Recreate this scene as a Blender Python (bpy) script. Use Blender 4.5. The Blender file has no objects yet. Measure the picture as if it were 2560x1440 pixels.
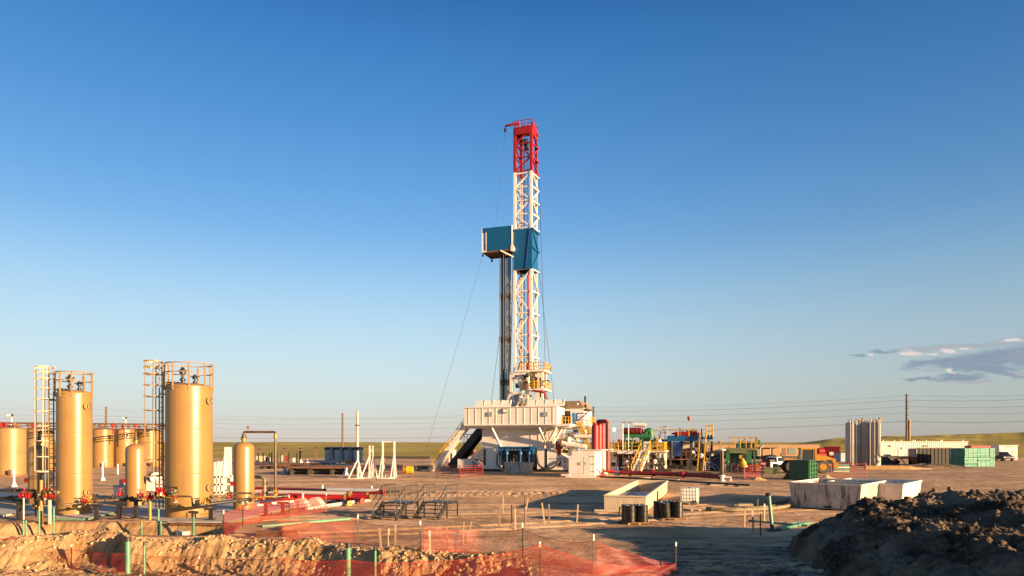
import bpy, bmesh, math, random
import numpy as np
from mathutils import Vector, Matrix
random.seed(7); RNG = np.random.default_rng(7)
S = bpy.context.scene
COL = S.collection
R = math.radians

# ---------------------------------------------------------------- camera
CH, F, CX, HY = 4.4, 1706.7, 1280.0, 1105.0      # eye height, focal length / centre / horizon in photo pixels
cam = bpy.data.cameras.new('camera'); cam.lens = 24; cam.sensor_width = 36
cam.shift_y = (HY - 720) / 2560; cam.clip_start = 0.1; cam.clip_end = 20000
co = bpy.data.objects.new('camera', cam); COL.objects.link(co)
co.location = (0, 0, CH); co.rotation_euler = (R(90), 0, 0); S.camera = co

# ---------------------------------------------------------------- sky, sun, exposure
SUN_AZ, SUN_EL = 57.5, 9.6                        # azimuth to the right of straight behind the camera
sd = Vector((math.sin(R(SUN_AZ)) * math.cos(R(SUN_EL)), -math.cos(R(SUN_AZ)) * math.cos(R(SUN_EL)), math.sin(R(SUN_EL))))
sun = bpy.data.lights.new('sun', 'SUN'); sun.energy = 5.0; sun.angle = R(0.5); sun.color = (1.0, 0.67, 0.36)
so = bpy.data.objects.new('sun', sun); COL.objects.link(so)
so.rotation_euler = (-sd).to_track_quat('-Z', 'Y').to_euler(); so.location = (60, -40, 60)
S.view_settings.view_transform = 'Standard'; S.view_settings.look = 'None'
S.view_settings.gamma = 1; EXPO = 1.75; S.view_settings.exposure = EXPO
S.cycles.max_bounces = 6; S.cycles.transparent_max_bounces = 16
S.cycles.use_denoising = True

def sock(nt, node, i, v):
    if hasattr(v, 'links') or isinstance(v, bpy.types.NodeSocket): nt.links.new(v, node.inputs[i])
    else: node.inputs[i].default_value = v
def math_(nt, op, a, b=0.0, c=0.0, clamp=False):
    n = nt.nodes.new('ShaderNodeMath'); n.operation = op; n.use_clamp = clamp
    for i, v in enumerate((a, b, c)): sock(nt, n, i, v)
    return n.outputs[0]
def mixc(nt, f, a, b, mode='MIX'):
    n = nt.nodes.new('ShaderNodeMix'); n.data_type = 'RGBA'; n.blend_type = mode
    sock(nt, n, 0, f); sock(nt, n, 6, a if not isinstance(a, tuple) else (*a[:3], 1)); sock(nt, n, 7, b if not isinstance(b, tuple) else (*b[:3], 1))
    return n.outputs[2]
def noise(nt, vec, scale, detail=4, rough=.55, dist=0):
    n = nt.nodes.new('ShaderNodeTexNoise'); n.inputs['Scale'].default_value = scale
    n.inputs['Detail'].default_value = detail; n.inputs['Roughness'].default_value = rough; n.inputs['Distortion'].default_value = dist
    if vec is not None: nt.links.new(vec, n.inputs['Vector'])
    return n.outputs['Fac']
def ramp(nt, v, a, b):
    n = nt.nodes.new('ShaderNodeMapRange'); n.interpolation_type = 'SMOOTHSTEP'
    sock(nt, n, 0, v); n.inputs[1].default_value = a; n.inputs[2].default_value = b
    return n.outputs[0]
def scaled(nt, vec, s):
    n = nt.nodes.new('ShaderNodeMapping'); n.inputs['Scale'].default_value = s; nt.links.new(vec, n.inputs['Vector'])
    return n.outputs[0]

W = bpy.data.worlds.new('World'); S.world = W; W.use_nodes = True
nt = W.node_tree; nt.nodes.clear()
sky = nt.nodes.new('ShaderNodeTexSky'); sky.sky_type = 'NISHITA'; sky.sun_disc = False
sky.sun_elevation = R(SUN_EL); sky.sun_rotation = R(180 - SUN_AZ)
sky.altitude = 1400; sky.air_density = 1.0; sky.dust_density = 1.2; sky.ozone_density = 2.0
tc = nt.nodes.new('ShaderNodeTexCoord'); sep = nt.nodes.new('ShaderNodeSeparateXYZ'); nt.links.new(tc.outputs['Generated'], sep.inputs[0])
dx, dy, dz = sep.outputs
dys = math_(nt, 'MAXIMUM', dy, 0.05)
A = math_(nt, 'DIVIDE', dx, dys); B = math_(nt, 'DIVIDE', dz, dys)
cb = nt.nodes.new('ShaderNodeCombineXYZ'); nt.links.new(A, cb.inputs[0]); nt.links.new(B, cb.inputs[1])
wn = nt.nodes.new('ShaderNodeTexNoise'); wn.inputs['Scale'].default_value = 1.0; wn.inputs['Detail'].default_value = 6; wn.inputs['Roughness'].default_value = .62
nt.links.new(scaled(nt, cb.outputs[0], (16, 60, 1)), wn.inputs['Vector'])
wsep = nt.nodes.new('ShaderNodeSeparateColor'); nt.links.new(wn.outputs['Color'], wsep.inputs[0])
Aw = math_(nt, 'ADD', A, math_(nt, 'MULTIPLY', math_(nt, 'SUBTRACT', wsep.outputs[0], .5), .075)); Bw = math_(nt, 'ADD', B, math_(nt, 'MULTIPLY', math_(nt, 'SUBTRACT', wsep.outputs[1], .5), .024))
fine = noise(nt, scaled(nt, cb.outputs[0], (34, 130, 1)), 1.0, 6, .65, .4)
def puff(px, py, rx, ry, tilt=0.0, soft_=1.0):     # a soft patch of cloud around one direction of the sky
    a_ = math_(nt, 'SUBTRACT', Aw, (px - CX) / F); b_ = math_(nt, 'SUBTRACT', math_(nt, 'SUBTRACT', Bw, (HY - py) / F), math_(nt, 'MULTIPLY', a_, tilt))
    d_ = math_(nt, 'ADD', math_(nt, 'POWER', math_(nt, 'ABSOLUTE', math_(nt, 'DIVIDE', a_, rx / F)), 2.0), math_(nt, 'POWER', math_(nt, 'ABSOLUTE', math_(nt, 'DIVIDE', b_, ry / F)), 2.0))
    d_ = math_(nt, 'ADD', d_, math_(nt, 'MULTIPLY', math_(nt, 'SUBTRACT', fine, .5), 1.5))
    return math_(nt, 'SUBTRACT', 1.0, ramp(nt, d_, 1 - 1.05 * soft_, 1.4))
def maxof(l):
    o_ = l[0]
    for x_ in l[1:]: o_ = math_(nt, 'MAXIMUM', o_, x_)
    return o_
dark_ = maxof([puff(2480, 897, 190, 26, .10), puff(2360, 905, 130, 11, .12), puff(2640, 890, 180, 44), puff(2470, 925, 130, 11, -.22), puff(2450, 918, 150, 15, -.06), puff(2405, 944, 75, 11, .05), puff(2310, 946, 45, 5), puff(2210, 875, 45, 6), puff(2155, 888, 28, 5)])
pink_ = maxof([puff(2350, 868, 190, 9, .06), puff(2520, 853, 90, 10, .12), puff(2420, 957, 60, 6), puff(2560, 935, 60, 8), puff(2540, 893, 55, 10)])
wht_ = maxof([puff(2177, 886, 15, 8), puff(2283, 882, 40, 8, -.1), puff(2372, 876, 24, 9), puff(2325, 886, 26, 5), puff(2386, 931, 14, 8), puff(2530, 848, 32, 5, .1), puff(2420, 869, 30, 5)])
front_ = ramp(nt, dy, .05, .2)
cl = math_(nt, 'MULTIPLY', front_, maxof([math_(nt, 'MULTIPLY', dark_, .80), math_(nt, 'MULTIPLY', pink_, .55), math_(nt, 'MULTIPLY', wht_, .85)]))
CK = 1.0
ccol = mixc(nt, pink_, (1.18 * CK, 1.58 * CK, 2.2 * CK), (2.3, 2.1, 2.3)); ccol = mixc(nt, math_(nt, 'MULTIPLY', dark_, .8), ccol, (1.18 * CK, 1.56 * CK, 2.15 * CK)); ccol = mixc(nt, wht_, ccol, (4.6, 4.0, 3.7))
hsv = nt.nodes.new('ShaderNodeHueSaturation'); hsv.inputs['Saturation'].default_value = 1.10
nt.links.new(sky.outputs[0], hsv.inputs['Color'])
# the clear evening air opposite the sun: deep blue overhead fading to a pale dusty band on the horizon
gr = nt.nodes.new('ShaderNodeValToRGB'); gr.color_ramp.interpolation = 'B_SPLINE'; el = gr.color_ramp.elements; SKYK = 1 / (.055 * 2 ** EXPO)
stops = [(0, (210, 200, 193)), (.015, (211, 204, 198)), (.061, (215, 225, 219)), (.119, (208, 231, 239)), (.204, (172, 215, 245)), (.284, (122, 183, 238)), (.382, (92, 156, 222)), (.468, (71, 138, 205)), (.543, (50, 116, 188)), (1, (20, 62, 126))]
for i, (p_, c_) in enumerate(stops):
    e_ = el[i] if i < 2 else el.new(p_); e_.position = p_
    e_.color = (*[(x / 255 / 12.92 if x <= 10 else ((x / 255 + .055) / 1.055) ** 2.4) for x in c_], 1)
nt.links.new(math_(nt, 'MAXIMUM', dz, 0.0), gr.inputs[0])
sidek = math_(nt, 'SUBTRACT', 1.0, math_(nt, 'MULTIPLY', ramp(nt, dx, -.25, .75), .34))
sk = nt.nodes.new('ShaderNodeVectorMath'); sk.operation = 'SCALE'; nt.links.new(gr.outputs[0], sk.inputs[0]); nt.links.new(math_(nt, 'MULTIPLY', sidek, SKYK), sk.inputs['Scale'])
base = mixc(nt, math_(nt, 'MULTIPLY', ramp(nt, dy, -.25, .25), .92), hsv.outputs[0], sk.outputs[0])
skyc = mixc(nt, cl, base, ccol)
bg = nt.nodes.new('ShaderNodeBackground'); bg.inputs['Strength'].default_value = 0.055
nt.links.new(skyc, bg.inputs['Color'])
wo = nt.nodes.new('ShaderNodeOutputWorld'); nt.links.new(bg.outputs[0], wo.inputs[0])

# ---------------------------------------------------------------- materials
def lin(h):
    h = h.lstrip('#'); o = []
    for i in (0, 2, 4):
        c = int(h[i:i + 2], 16) / 255; o.append(c / 12.92 if c <= .04045 else ((c + .055) / 1.055) ** 2.4)
    return tuple(o)
def mat(name, col, rough=.5, metal=0.0, var=.12, scale=2.5, bump=0.0, bscale=30, dirt=None, damt=.5, dth=(.5, .75), dscale=(1.5, 1.5, .5), coat=0.0):
    m = bpy.data.materials.new(name); m.use_nodes = True; t = m.node_tree
    b = t.nodes['Principled BSDF']; c = t.nodes.new('ShaderNodeTexCoord').outputs['Object']
    n = noise(t, c, scale, 4)
    out = mixc(t, ramp(t, n, .3, .7), tuple(x * (1 - var) for x in col), tuple(min(x * (1 + var), .9) for x in col))
    if dirt is not None:
        d = noise(t, scaled(t, c, dscale), 1.7, 6, .65)
        out = mixc(t, math_(t, 'MULTIPLY', ramp(t, d, *dth), damt), out, dirt)
    t.links.new(out, b.inputs['Base Color'])
    rn = math_(t, 'ADD', rough - .06, math_(t, 'MULTIPLY', n, .12)); t.links.new(rn, b.inputs['Roughness'])
    b.inputs['Metallic'].default_value = metal
    if coat: b.inputs['Coat Weight'].default_value = coat
    if bump:
        bn = t.nodes.new('ShaderNodeBump'); bn.inputs['Strength'].default_value = bump; bn.inputs['Distance'].default_value = .02
        t.links.new(noise(t, c, bscale, 5), bn.inputs['Height']); t.links.new(bn.outputs[0], b.inputs['Normal'])
    return m
M = {}
DUST = (.30, .21, .13)
M['tan'] = mat('tan_tank_paint', (.245, .140, .045), .34, 0, .06, .7, .03, 3, (.15, .085, .035), .45, (.54, .78), (1.3, 1.3, .22))
M['tan_flat'] = mat('tan_paint_dull', (.25, .153, .057), .42, 0, .07, .5, 0, 3, DUST, .3)
M['white'] = mat('white_paint', (.63, .565, .51), .45, 0, .05, .6, 0, 3, (.36, .27, .19), .4, (.56, .8), (.7, .7, .22))
M['whitec'] = mat('white_steel', (.64, .575, .51), .4, 0, .06, 1.5, 0, 3, (.40, .30, .2), .35, (.58, .8))
M['cream'] = mat('cream_paint', (.46, .37, .26), .6, 0, .09, 1, .1, 30, (.34, .21, .11), .55, (.5, .75), (1, 1, .5))
M['dirtywhite'] = mat('stained_white_steel', (.40, .365, .32), .6, 0, .2, 1.2, .15, 20, (.09, .06, .04), .9, (.48, .64), (2.2, 2.2, .35))
M['rustw'] = mat('chalky_white_steel', (.58, .53, .46), .6, 0, .12, 1.2, .1, 20, (.26, .13, .06), .7, (.56, .72), (2, 2, .5))
M['red'] = mat('red_paint', (.235, .0035, .005), .5, 0, .12, 1.2)
M['redd'] = mat('dark_red_paint', (.20, .012, .012), .5, 0, .15, 2, 0, 3, DUST, .3)
M['orange_red'] = mat('orange_red_barrier_paint', (.21, .02, .008), .55, 0, .12, 3)
M['yellow'] = mat('yellow_paint', (.44, .25, .006), .45, 0, .08, 2, 0, 3, (.2, .13, .05), .3)
M['ladyellow'] = mat('loader_yellow_paint', (.36, .165, .008), .42, 0, .08, 2, 0, 3, (.2, .14, .08), .35)
M['blue'] = mat('blue_panel_paint', (.001, .068, .185), .45, 0, .06, .5)
M['dblue'] = mat('deep_blue_paint', (.012, .045, .20), .45, 0, .12, 1)
M['pblue'] = mat('bright_blue_pipe_paint', (.008, .085, .235), .45, 0, .1, 2)
M['green'] = mat('green_paint', (.02, .12, .045), .5, 0, .12, 1, 0, 3, (.1, .08, .05), .3)
M['dgreen'] = mat('dark_green_paint', (.014, .07, .035), .5, 0, .15, .8, 0, 3, (.05, .04, .03), .4)
M['sage'] = mat('sage_green_paint', (.13, .14, .07), .6, 0, .1, 1)
M['pvc'] = mat('green_pipe_plastic', (.085, .215, .125), .45, 0, .1, 3, 0, 3, DUST, .3)
M['teal'] = mat('teal_wrap_film', (.022, .17, .125), .62, 0, .25, 2.2, .3, 5)
M['black'] = mat('black_steel', (.022, .020, .018), .45, 0, .3, 2)
M['drum'] = mat('black_drum_paint', (.011, .010, .007), .33, 0, .3, 2, .06, 6, (.12, .09, .05), .25, (.5, .8))
M['dark'] = mat('dark_machinery', (.035, .030, .026), .6, 0, .4, 2, .2, 10)
M['rubber'] = mat('dusty_rubber', (.05, .043, .036), .8, 0, .3, 4, .2, 20)
M['rust'] = mat('rusty_steel', (.14, .065, .035), .7, 0, .3, 2, .2, 18)
M['brownpipe'] = mat('brown_pipe_steel', (.13, .075, .045), .5, 0, .25, .8)
M['oil'] = mat('bronze_brown_pipe_paint', (.075, .045, .022), .4, 0, .25, 2)
M['drillpipe'] = mat('dark_drill_pipe_steel', (.009, .011, .015), .5, 0, .3, .4)
M['galv'] = mat('galvanised_steel', (.42, .40, .36), .42, .5, .12, 3)
M['bluegrey'] = mat('blue_grey_tank_paint', (.30, .32, .35), .5, 0, .12, 1)
M['tanwall'] = mat('tan_siding', (.29, .165, .08), .7, 0, .06, 1)
M['brown'] = mat('brown_door_paint', (.15, .07, .03), .6, 0, .1, 1)
M['roof'] = mat('tan_roof_sheet', (.20, .135, .085), .7, 0, .12, 1)
M['conc'] = mat('concrete', (.42, .37, .31), .85, 0, .12, 1.5, .25, 25, DUST, .5)
M['wood'] = mat('weathered_wood', (.27, .19, .115), .8, 0, .2, 5, .2, 30)
M['ywood'] = mat('yellow_timber', (.24, .14, .045), .8, 0, .15, 2, .2, 20)
M['pole'] = mat('dark_pole_wood', (.12, .07, .045), .85, 0, .2, 3, .2, 20)
M['tote'] = mat('translucent_white_plastic', (.80, .80, .76), .45, 0, .05, 2)
M['hose'] = mat('ribbed_tan_hose', (.20, .155, .095), .7, 0, .25, 3, .3, 8)
M['silo'] = mat('silo_paint', (.42, .37, .335), .5, 0, .08, .8, 0, 3, (.26, .2, .16), .5, (.5, .8), (1, 1, .2))
M['glass'] = mat('dark_glass', (.02, .025, .03), .08, 0, .1, 1)
M['winglass'] = mat('window_glass', (.16, .19, .20), .1, 0, .1, 1)
M['suv'] = mat('dark_brown_car_paint', (.05, .033, .026), .28, .2, .1, 1, coat=.5)
M['truck'] = mat('white_car_paint', (.66, .65, .64), .3, 0, .04, 1, coat=.5)
M['lamp'] = mat('lamp_glass', (.85, .82, .75), .2)
M['cement'] = mat('white_pipe', (.52, .48, .43), .5, 0, .08, 1.5, 0, 3, DUST, .4)
M['pink'] = mat('pale_pink_pipe', (.55, .44, .38), .5, 0, .06, 1.5, 0, 3, DUST, .3)
M['brass'] = mat('yellow_brass', (.30, .17, .03), .4, .3, .15, 3)
M['stake'] = mat('raw_wood_stake', (.30, .21, .125), .8, 0, .15, 6)
M['pinktape'] = mat('pink_tape', (.75, .25, .25), .7)
M['shade_black'] = mat('shade_black_steel', (.010, .008, .007), .8, 0, .4, .8, 0, 3, (.028, .019, .012), .4, (.55, .7))  # near-black; paints in the shade on the roll-off bin's long side
M['steelpost'] = mat('weathered_bronze_steel', (.075, .047, .020), .35, .3, .2, 1.5)
M['tanlight'] = mat('tan_railing_paint', (.27, .18, .09), .45, 0, .08, 2)
M['lampglow'] = bpy.data.materials.new('lit_lamp'); M['lampglow'].use_nodes = True
_b = M['lampglow'].node_tree.nodes['Principled BSDF']; _b.inputs['Emission Color'].default_value = (1, .93, .8, 1); _b.inputs['Emission Strength'].default_value = 3.0

# orange safety netting: real holes, cut by a diamond pattern in the net's own cloth coordinates
M['net'] = bpy.data.materials.new('orange_safety_net'); M['net'].use_nodes = True
t = M['net'].node_tree; b = t.nodes['Principled BSDF']; uvn = t.nodes.new('ShaderNodeUVMap'); sp = t.nodes.new('ShaderNodeSeparateXYZ'); t.links.new(uvn.outputs[0], sp.inputs[0])
u_, v_ = sp.outputs[0], sp.outputs[1]
k = 1 / .13
fa = math_(t, 'FRACT', math_(t, 'MULTIPLY', math_(t, 'ADD', u_, math_(t, 'MULTIPLY', v_, 1.5)), k)); fb = math_(t, 'FRACT', math_(t, 'MULTIPLY', math_(t, 'SUBTRACT', u_, math_(t, 'MULTIPLY', v_, 1.5)), k))
ln = math_(t, 'MAXIMUM', math_(t, 'LESS_THAN', fa, .14), math_(t, 'LESS_THAN', fb, .14))
edge = math_(t, 'MAXIMUM', math_(t, 'LESS_THAN', v_, .03), math_(t, 'GREATER_THAN', v_, 1.08))
ln = math_(t, 'MAXIMUM', ln, edge)
b.inputs['Base Color'].default_value = (.46, .032, .008, 1); b.inputs['Roughness'].default_value = .5
trl = t.nodes.new('ShaderNodeBsdfTranslucent'); trl.inputs['Color'].default_value = (.5, .04, .01, 1)
mx0 = t.nodes.new('ShaderNodeMixShader'); mx0.inputs[0].default_value = .2; t.links.new(b.outputs[0], mx0.inputs[1]); t.links.new(trl.outputs[0], mx0.inputs[2])
tr = t.nodes.new('ShaderNodeBsdfTransparent'); mx = t.nodes.new('ShaderNodeMixShader')
t.links.new(ln, mx.inputs[0]); t.links.new(tr.outputs[0], mx.inputs[1]); t.links.new(mx0.outputs[0], mx.inputs[2])
t.links.new(mx.outputs[0], t.nodes['Material Output'].inputs['Surface'])

# ---------------------------------------------------------------- mesh helpers
def V(*a): return Vector(a)
class MB:
    def __init__(s): s.v = []; s.f = []
    def add(s, vs, fs):
        o = len(s.v); s.v += [tuple(p) for p in vs]; s.f += [tuple(i + o for i in f) for f in fs]; return s
    def box(s, x0, x1, y0, y1, z0, z1):
        return s.add([(x0, y0, z0), (x1, y0, z0), (x1, y1, z0), (x0, y1, z0), (x0, y0, z1), (x1, y0, z1), (x1, y1, z1), (x0, y1, z1)],
                     [(0, 3, 2, 1), (4, 5, 6, 7), (0, 1, 5, 4), (1, 2, 6, 5), (2, 3, 7, 6), (3, 0, 4, 7)])
    def hexa(s, lo, hi):
        return s.add(list(lo) + list(hi), [(0, 3, 2, 1), (4, 5, 6, 7), (0, 1, 5, 4), (1, 2, 6, 5), (2, 3, 7, 6), (3, 0, 4, 7)])
    def bar(s, p, q, w, h=None):
        p, q = Vector(p), Vector(q); h = h or w; d = (q - p)
        if d.length < 1e-6: return s
        d.normalize(); up = V(0, 0, 1) if abs(d.z) < .95 else V(0, 1, 0)
        a = d.cross(up).normalized(); b = a.cross(d).normalized(); a *= w / 2; b *= h / 2
        return s.hexa([p - a - b, p + a - b, p + a + b, p - a + b], [q - a - b, q + a - b, q + a + b, q - a + b])
    def tube(s, pts, r, n=8, r2=None):
        pts = [Vector(p) for p in pts]; m = len(pts); rings = []; prev = None
        for i, p in enumerate(pts):
            d = (pts[min(i + 1, m - 1)] - pts[max(i - 1, 0)]).normalized()
            if prev is None:
                up = V(0, 0, 1) if abs(d.z) < .9 else V(0, 1, 0); a = d.cross(up).normalized()
            else:
                a = (prev - d * prev.dot(d)).normalized()
            prev = a; b = d.cross(a); rr = r if r2 is None else r + (r2 - r) * i / (m - 1)
            rings.append([p + (a * math.cos(2 * math.pi * k / n) + b * math.sin(2 * math.pi * k / n)) * rr for k in range(n)])
        fs = []
        for i in range(m - 1):
            for k in range(n): fs.append((i * n + k, i * n + (k + 1) % n, (i + 1) * n + (k + 1) % n, (i + 1) * n + k))
        fs.append(tuple(range(n - 1, -1, -1))); fs.append(tuple((m - 1) * n + k for k in range(n)))
        return s.add([p for rg in rings for p in rg], fs)
    def cyl(s, p, q, r, r2=None, n=12): return s.tube([p, q], r, n, r2)
    def lathe(s, prof, n=24, o=(0, 0, 0), ax=None):
        q = V(0, 0, 1).rotation_difference(Vector(ax)) if ax else None; o = Vector(o); vs = []
        for r, z in prof:
            for k in range(n):
                p = V(r * math.cos(2 * math.pi * k / n), r * math.sin(2 * math.pi * k / n), z)
                vs.append(o + (q @ p if q else p))
        fs = [(i * n + k, i * n + (k + 1) % n, (i + 1) * n + (k + 1) % n, (i + 1) * n + k) for i in range(len(prof) - 1) for k in range(n)]
        fs.append(tuple(range(n - 1, -1, -1))); fs.append(tuple((len(prof) - 1) * n + k for k in range(n)))
        return s.add(vs, fs)
    def prism(s, poly, y0, y1):                    # poly in (x, z), extruded along y
        n = len(poly)
        return s.add([(x, y0, z) for x, z in poly] + [(x, y1, z) for x, z in poly],
                     [tuple(range(n)), tuple(range(2 * n - 1, n - 1, -1))] + [(i, i + n, (i + 1) % n + n, (i + 1) % n) for i in range(n)])
    def build(s, name, m, parent=None, loc=None, rz=0, smooth=True, label=None):
        me = bpy.data.meshes.new(name); me.from_pydata(s.v, [], s.f)
        bm = bmesh.new(); bm.from_mesh(me); bmesh.ops.recalc_face_normals(bm, faces=bm.faces); bm.to_mesh(me); bm.free()
        if smooth:
            me.shade_smooth(); me.set_sharp_from_angle(angle=R(38))
        me.materials.append(M[m] if isinstance(m, str) else m)
        o = bpy.data.objects.new(name, me); COL.objects.link(o)
        if parent: o.parent = parent
        if loc: o.location = loc
        if rz: o.rotation_euler = (0, 0, rz)
        if label: o['label'] = label
        return o
def each(name, m, parent, builders, **kw):              # one object per piece
    out = []
    for fn in builders: mb = MB(); fn(mb); out.append(mb.build(name, m, parent, **kw))
    return out
def arc(c, a, b, r, a0, a1, n=6):                  # points of an arc in the plane spanned by a, b
    c, a, b = Vector(c), Vector(a), Vector(b)
    return [c + a * r * math.cos(a0 + (a1 - a0) * i / n) + b * r * math.sin(a0 + (a1 - a0) * i / n) for i in range(n + 1)]
def soft(pts, r=.25):                              # round the corners of a polyline
    P = [Vector(p) for p in pts]; out = [P[0]]
    for i in range(1, len(P) - 1):
        d0 = (P[i - 1] - P[i]); d1 = (P[i + 1] - P[i]); k = min(r, d0.length * .45, d1.length * .45)
        a = P[i] + d0.normalized() * k; b = P[i] + d1.normalized() * k
        for j in range(5):
            tt = j / 4; out.append(a * (1 - tt) ** 2 + P[i] * 2 * tt * (1 - tt) + b * tt ** 2)
    out.append(P[-1]); return out
def tag(o, label=None, cat=None, group=None, kind=None):
    if label: o['label'] = label
    if cat: o['category'] = cat
    if group: o['group'] = group
    if kind: o['kind'] = kind
    return o
def thing(name, label, cat, loc=(0, 0, 0), rz=0, group=None):
    o = bpy.data.objects.new(name, None); COL.objects.link(o); o.location = loc; o.rotation_euler = (0, 0, rz); o.empty_display_size = .3
    return tag(o, label, cat, group)
def dup(o, loc=None, rz=None, label=None, parent=None):
    c = o.copy(); COL.objects.link(c)
    if parent: c.parent = parent
    if loc is not None: c.location = loc
    if rz is not None: c.rotation_euler = (0, 0, rz)
    if label: c['label'] = label
    for ch in list(o.children): dup(ch, parent=c)
    return c

# ---------------------------------------------------------------- photo measurements -> ground positions
def gy(py, z=0.0): return (CH - z) * F / (py - HY)                 # distance of a point at height z seen at row py
def gx(px, Y): return (px - CX) * Y / F
def gz(py, Y): return CH - (py - HY) * Y / F
def at(px, py, z=0.0): Y = gy(py, z); return Vector((gx(px, Y), Y, z))
def pt(px, py, Y): return Vector((gx(px, Y), Y, gz(py, Y)))
T = R(18)                                          # the whole site is turned this much against the view
class Fr:                                          # a yawed frame on the ground: u to the right (and nearer), v away
    def __init__(s, px, Y, th=T): s.X, s.Y, s.th = gx(px, Y), Y, th; s.c, s.s = math.cos(th), math.sin(th)
    def u(s, px, v=0): k = (px - CX) / F; return (k * (s.Y + v * s.c) - s.X - v * s.s) / (s.c + k * s.s)
    def v(s, px, u=0): k = (px - CX) / F; return (s.X + u * s.c - k * (s.Y - u * s.s)) / (k * s.c - s.s)
    def z(s, py, u=0, v=0): return CH - (py - HY) * (s.Y - u * s.s + v * s.c) / F
    def w(s, u, v, z): return Vector((s.X + u * s.c + v * s.s, s.Y - u * s.s + v * s.c, z))
    def root(s, name, label, cat, group=None): return thing(name, label, cat, (s.X, s.Y, 0), -s.th, group)
def rails(mb, pts, h=1.05, r=.028, step=1.3, mid=True, n=6):       # posts, top rail and mid rail along a path
    pts = [Vector(p) for p in pts]
    for a, b in zip(pts[:-1], pts[1:]):
        L = (b - a).length; m = max(1, round(L / step))
        for i in range(m + 1):
            p = a.lerp(b, i / m); mb.cyl(p, p + V(0, 0, h), r, n=n)
        mb.cyl(a + V(0, 0, h), b + V(0, 0, h), r * 1.1, n=n)
        if mid: mb.cyl(a + V(0, 0, h * .52), b + V(0, 0, h * .52), r, n=n)
# ================================================================ terrain
def hash2(ix, iy, seed):
    h = (ix.astype(np.int64) * 374761393 + iy.astype(np.int64) * 668265263 + seed * 1274126177) & 0xffffffff
    h = ((h ^ (h >> 13)) * 1274126177) & 0xffffffff
    return ((h ^ (h >> 16)) & 0xffff) / 65535.0
def vnoise(x, y, seed=0):
    ix, iy = np.floor(x), np.floor(y); fx, fy = x - ix, y - iy
    fx = fx * fx * fx * (fx * (fx * 6 - 15) + 10); fy = fy * fy * fy * (fy * (fy * 6 - 15) + 10)
    a, b_ = hash2(ix, iy, seed), hash2(ix + 1, iy, seed); c, d = hash2(ix, iy + 1, seed), hash2(ix + 1, iy + 1, seed)
    return (a + (b_ - a) * fx) * (1 - fy) + (c + (d - c) * fx) * fy
def fbm(x, y, seed=0, octv=4, gain=.5):
    s, a, t_ = 0, 1, 0
    for o in range(octv):
        s = s + a * (vnoise(x, y, seed + o * 17) - .5); t_ += a; x, y = x * 2.03 + 5.1, y * 2.03 + 9.7; a *= gain
    return s / t_ * 2
def lumps(x, y, seed=0, octv=3):                   # rounded clods: cell bumps with creases between
    s, a = 0, 1
    for o in range(octv):
        ix, iy = np.floor(x), np.floor(y); best = np.full(np.shape(x), 9.0)
        for ox in (-1, 0, 1):
            for oy in (-1, 0, 1):
                px_ = ix + ox + .15 + .7 * hash2(ix + ox, iy + oy, seed + o * 31); py_ = iy + oy + .15 + .7 * hash2(ix + ox, iy + oy, seed + o * 31 + 7)
                best = np.minimum(best, (x - px_) ** 2 + (y - py_) ** 2)
        s = s + a * np.maximum(0, 1 - best * 1.5); x, y = x * 2.1 + 3.3, y * 2.1 + 1.7; a *= .5
    return s
def part_(fn, mask, X, Y, *a):                     # evaluate only where it matters
    out = np.zeros(np.shape(X)); m = mask > .004
    if np.any(m): out[m] = fn(X[m], Y[m], *a)
    return out
def sst(a, b_, x): t_ = np.clip((x - a) / (b_ - a), 0, 1); return t_ * t_ * (3 - 2 * t_)

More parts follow.
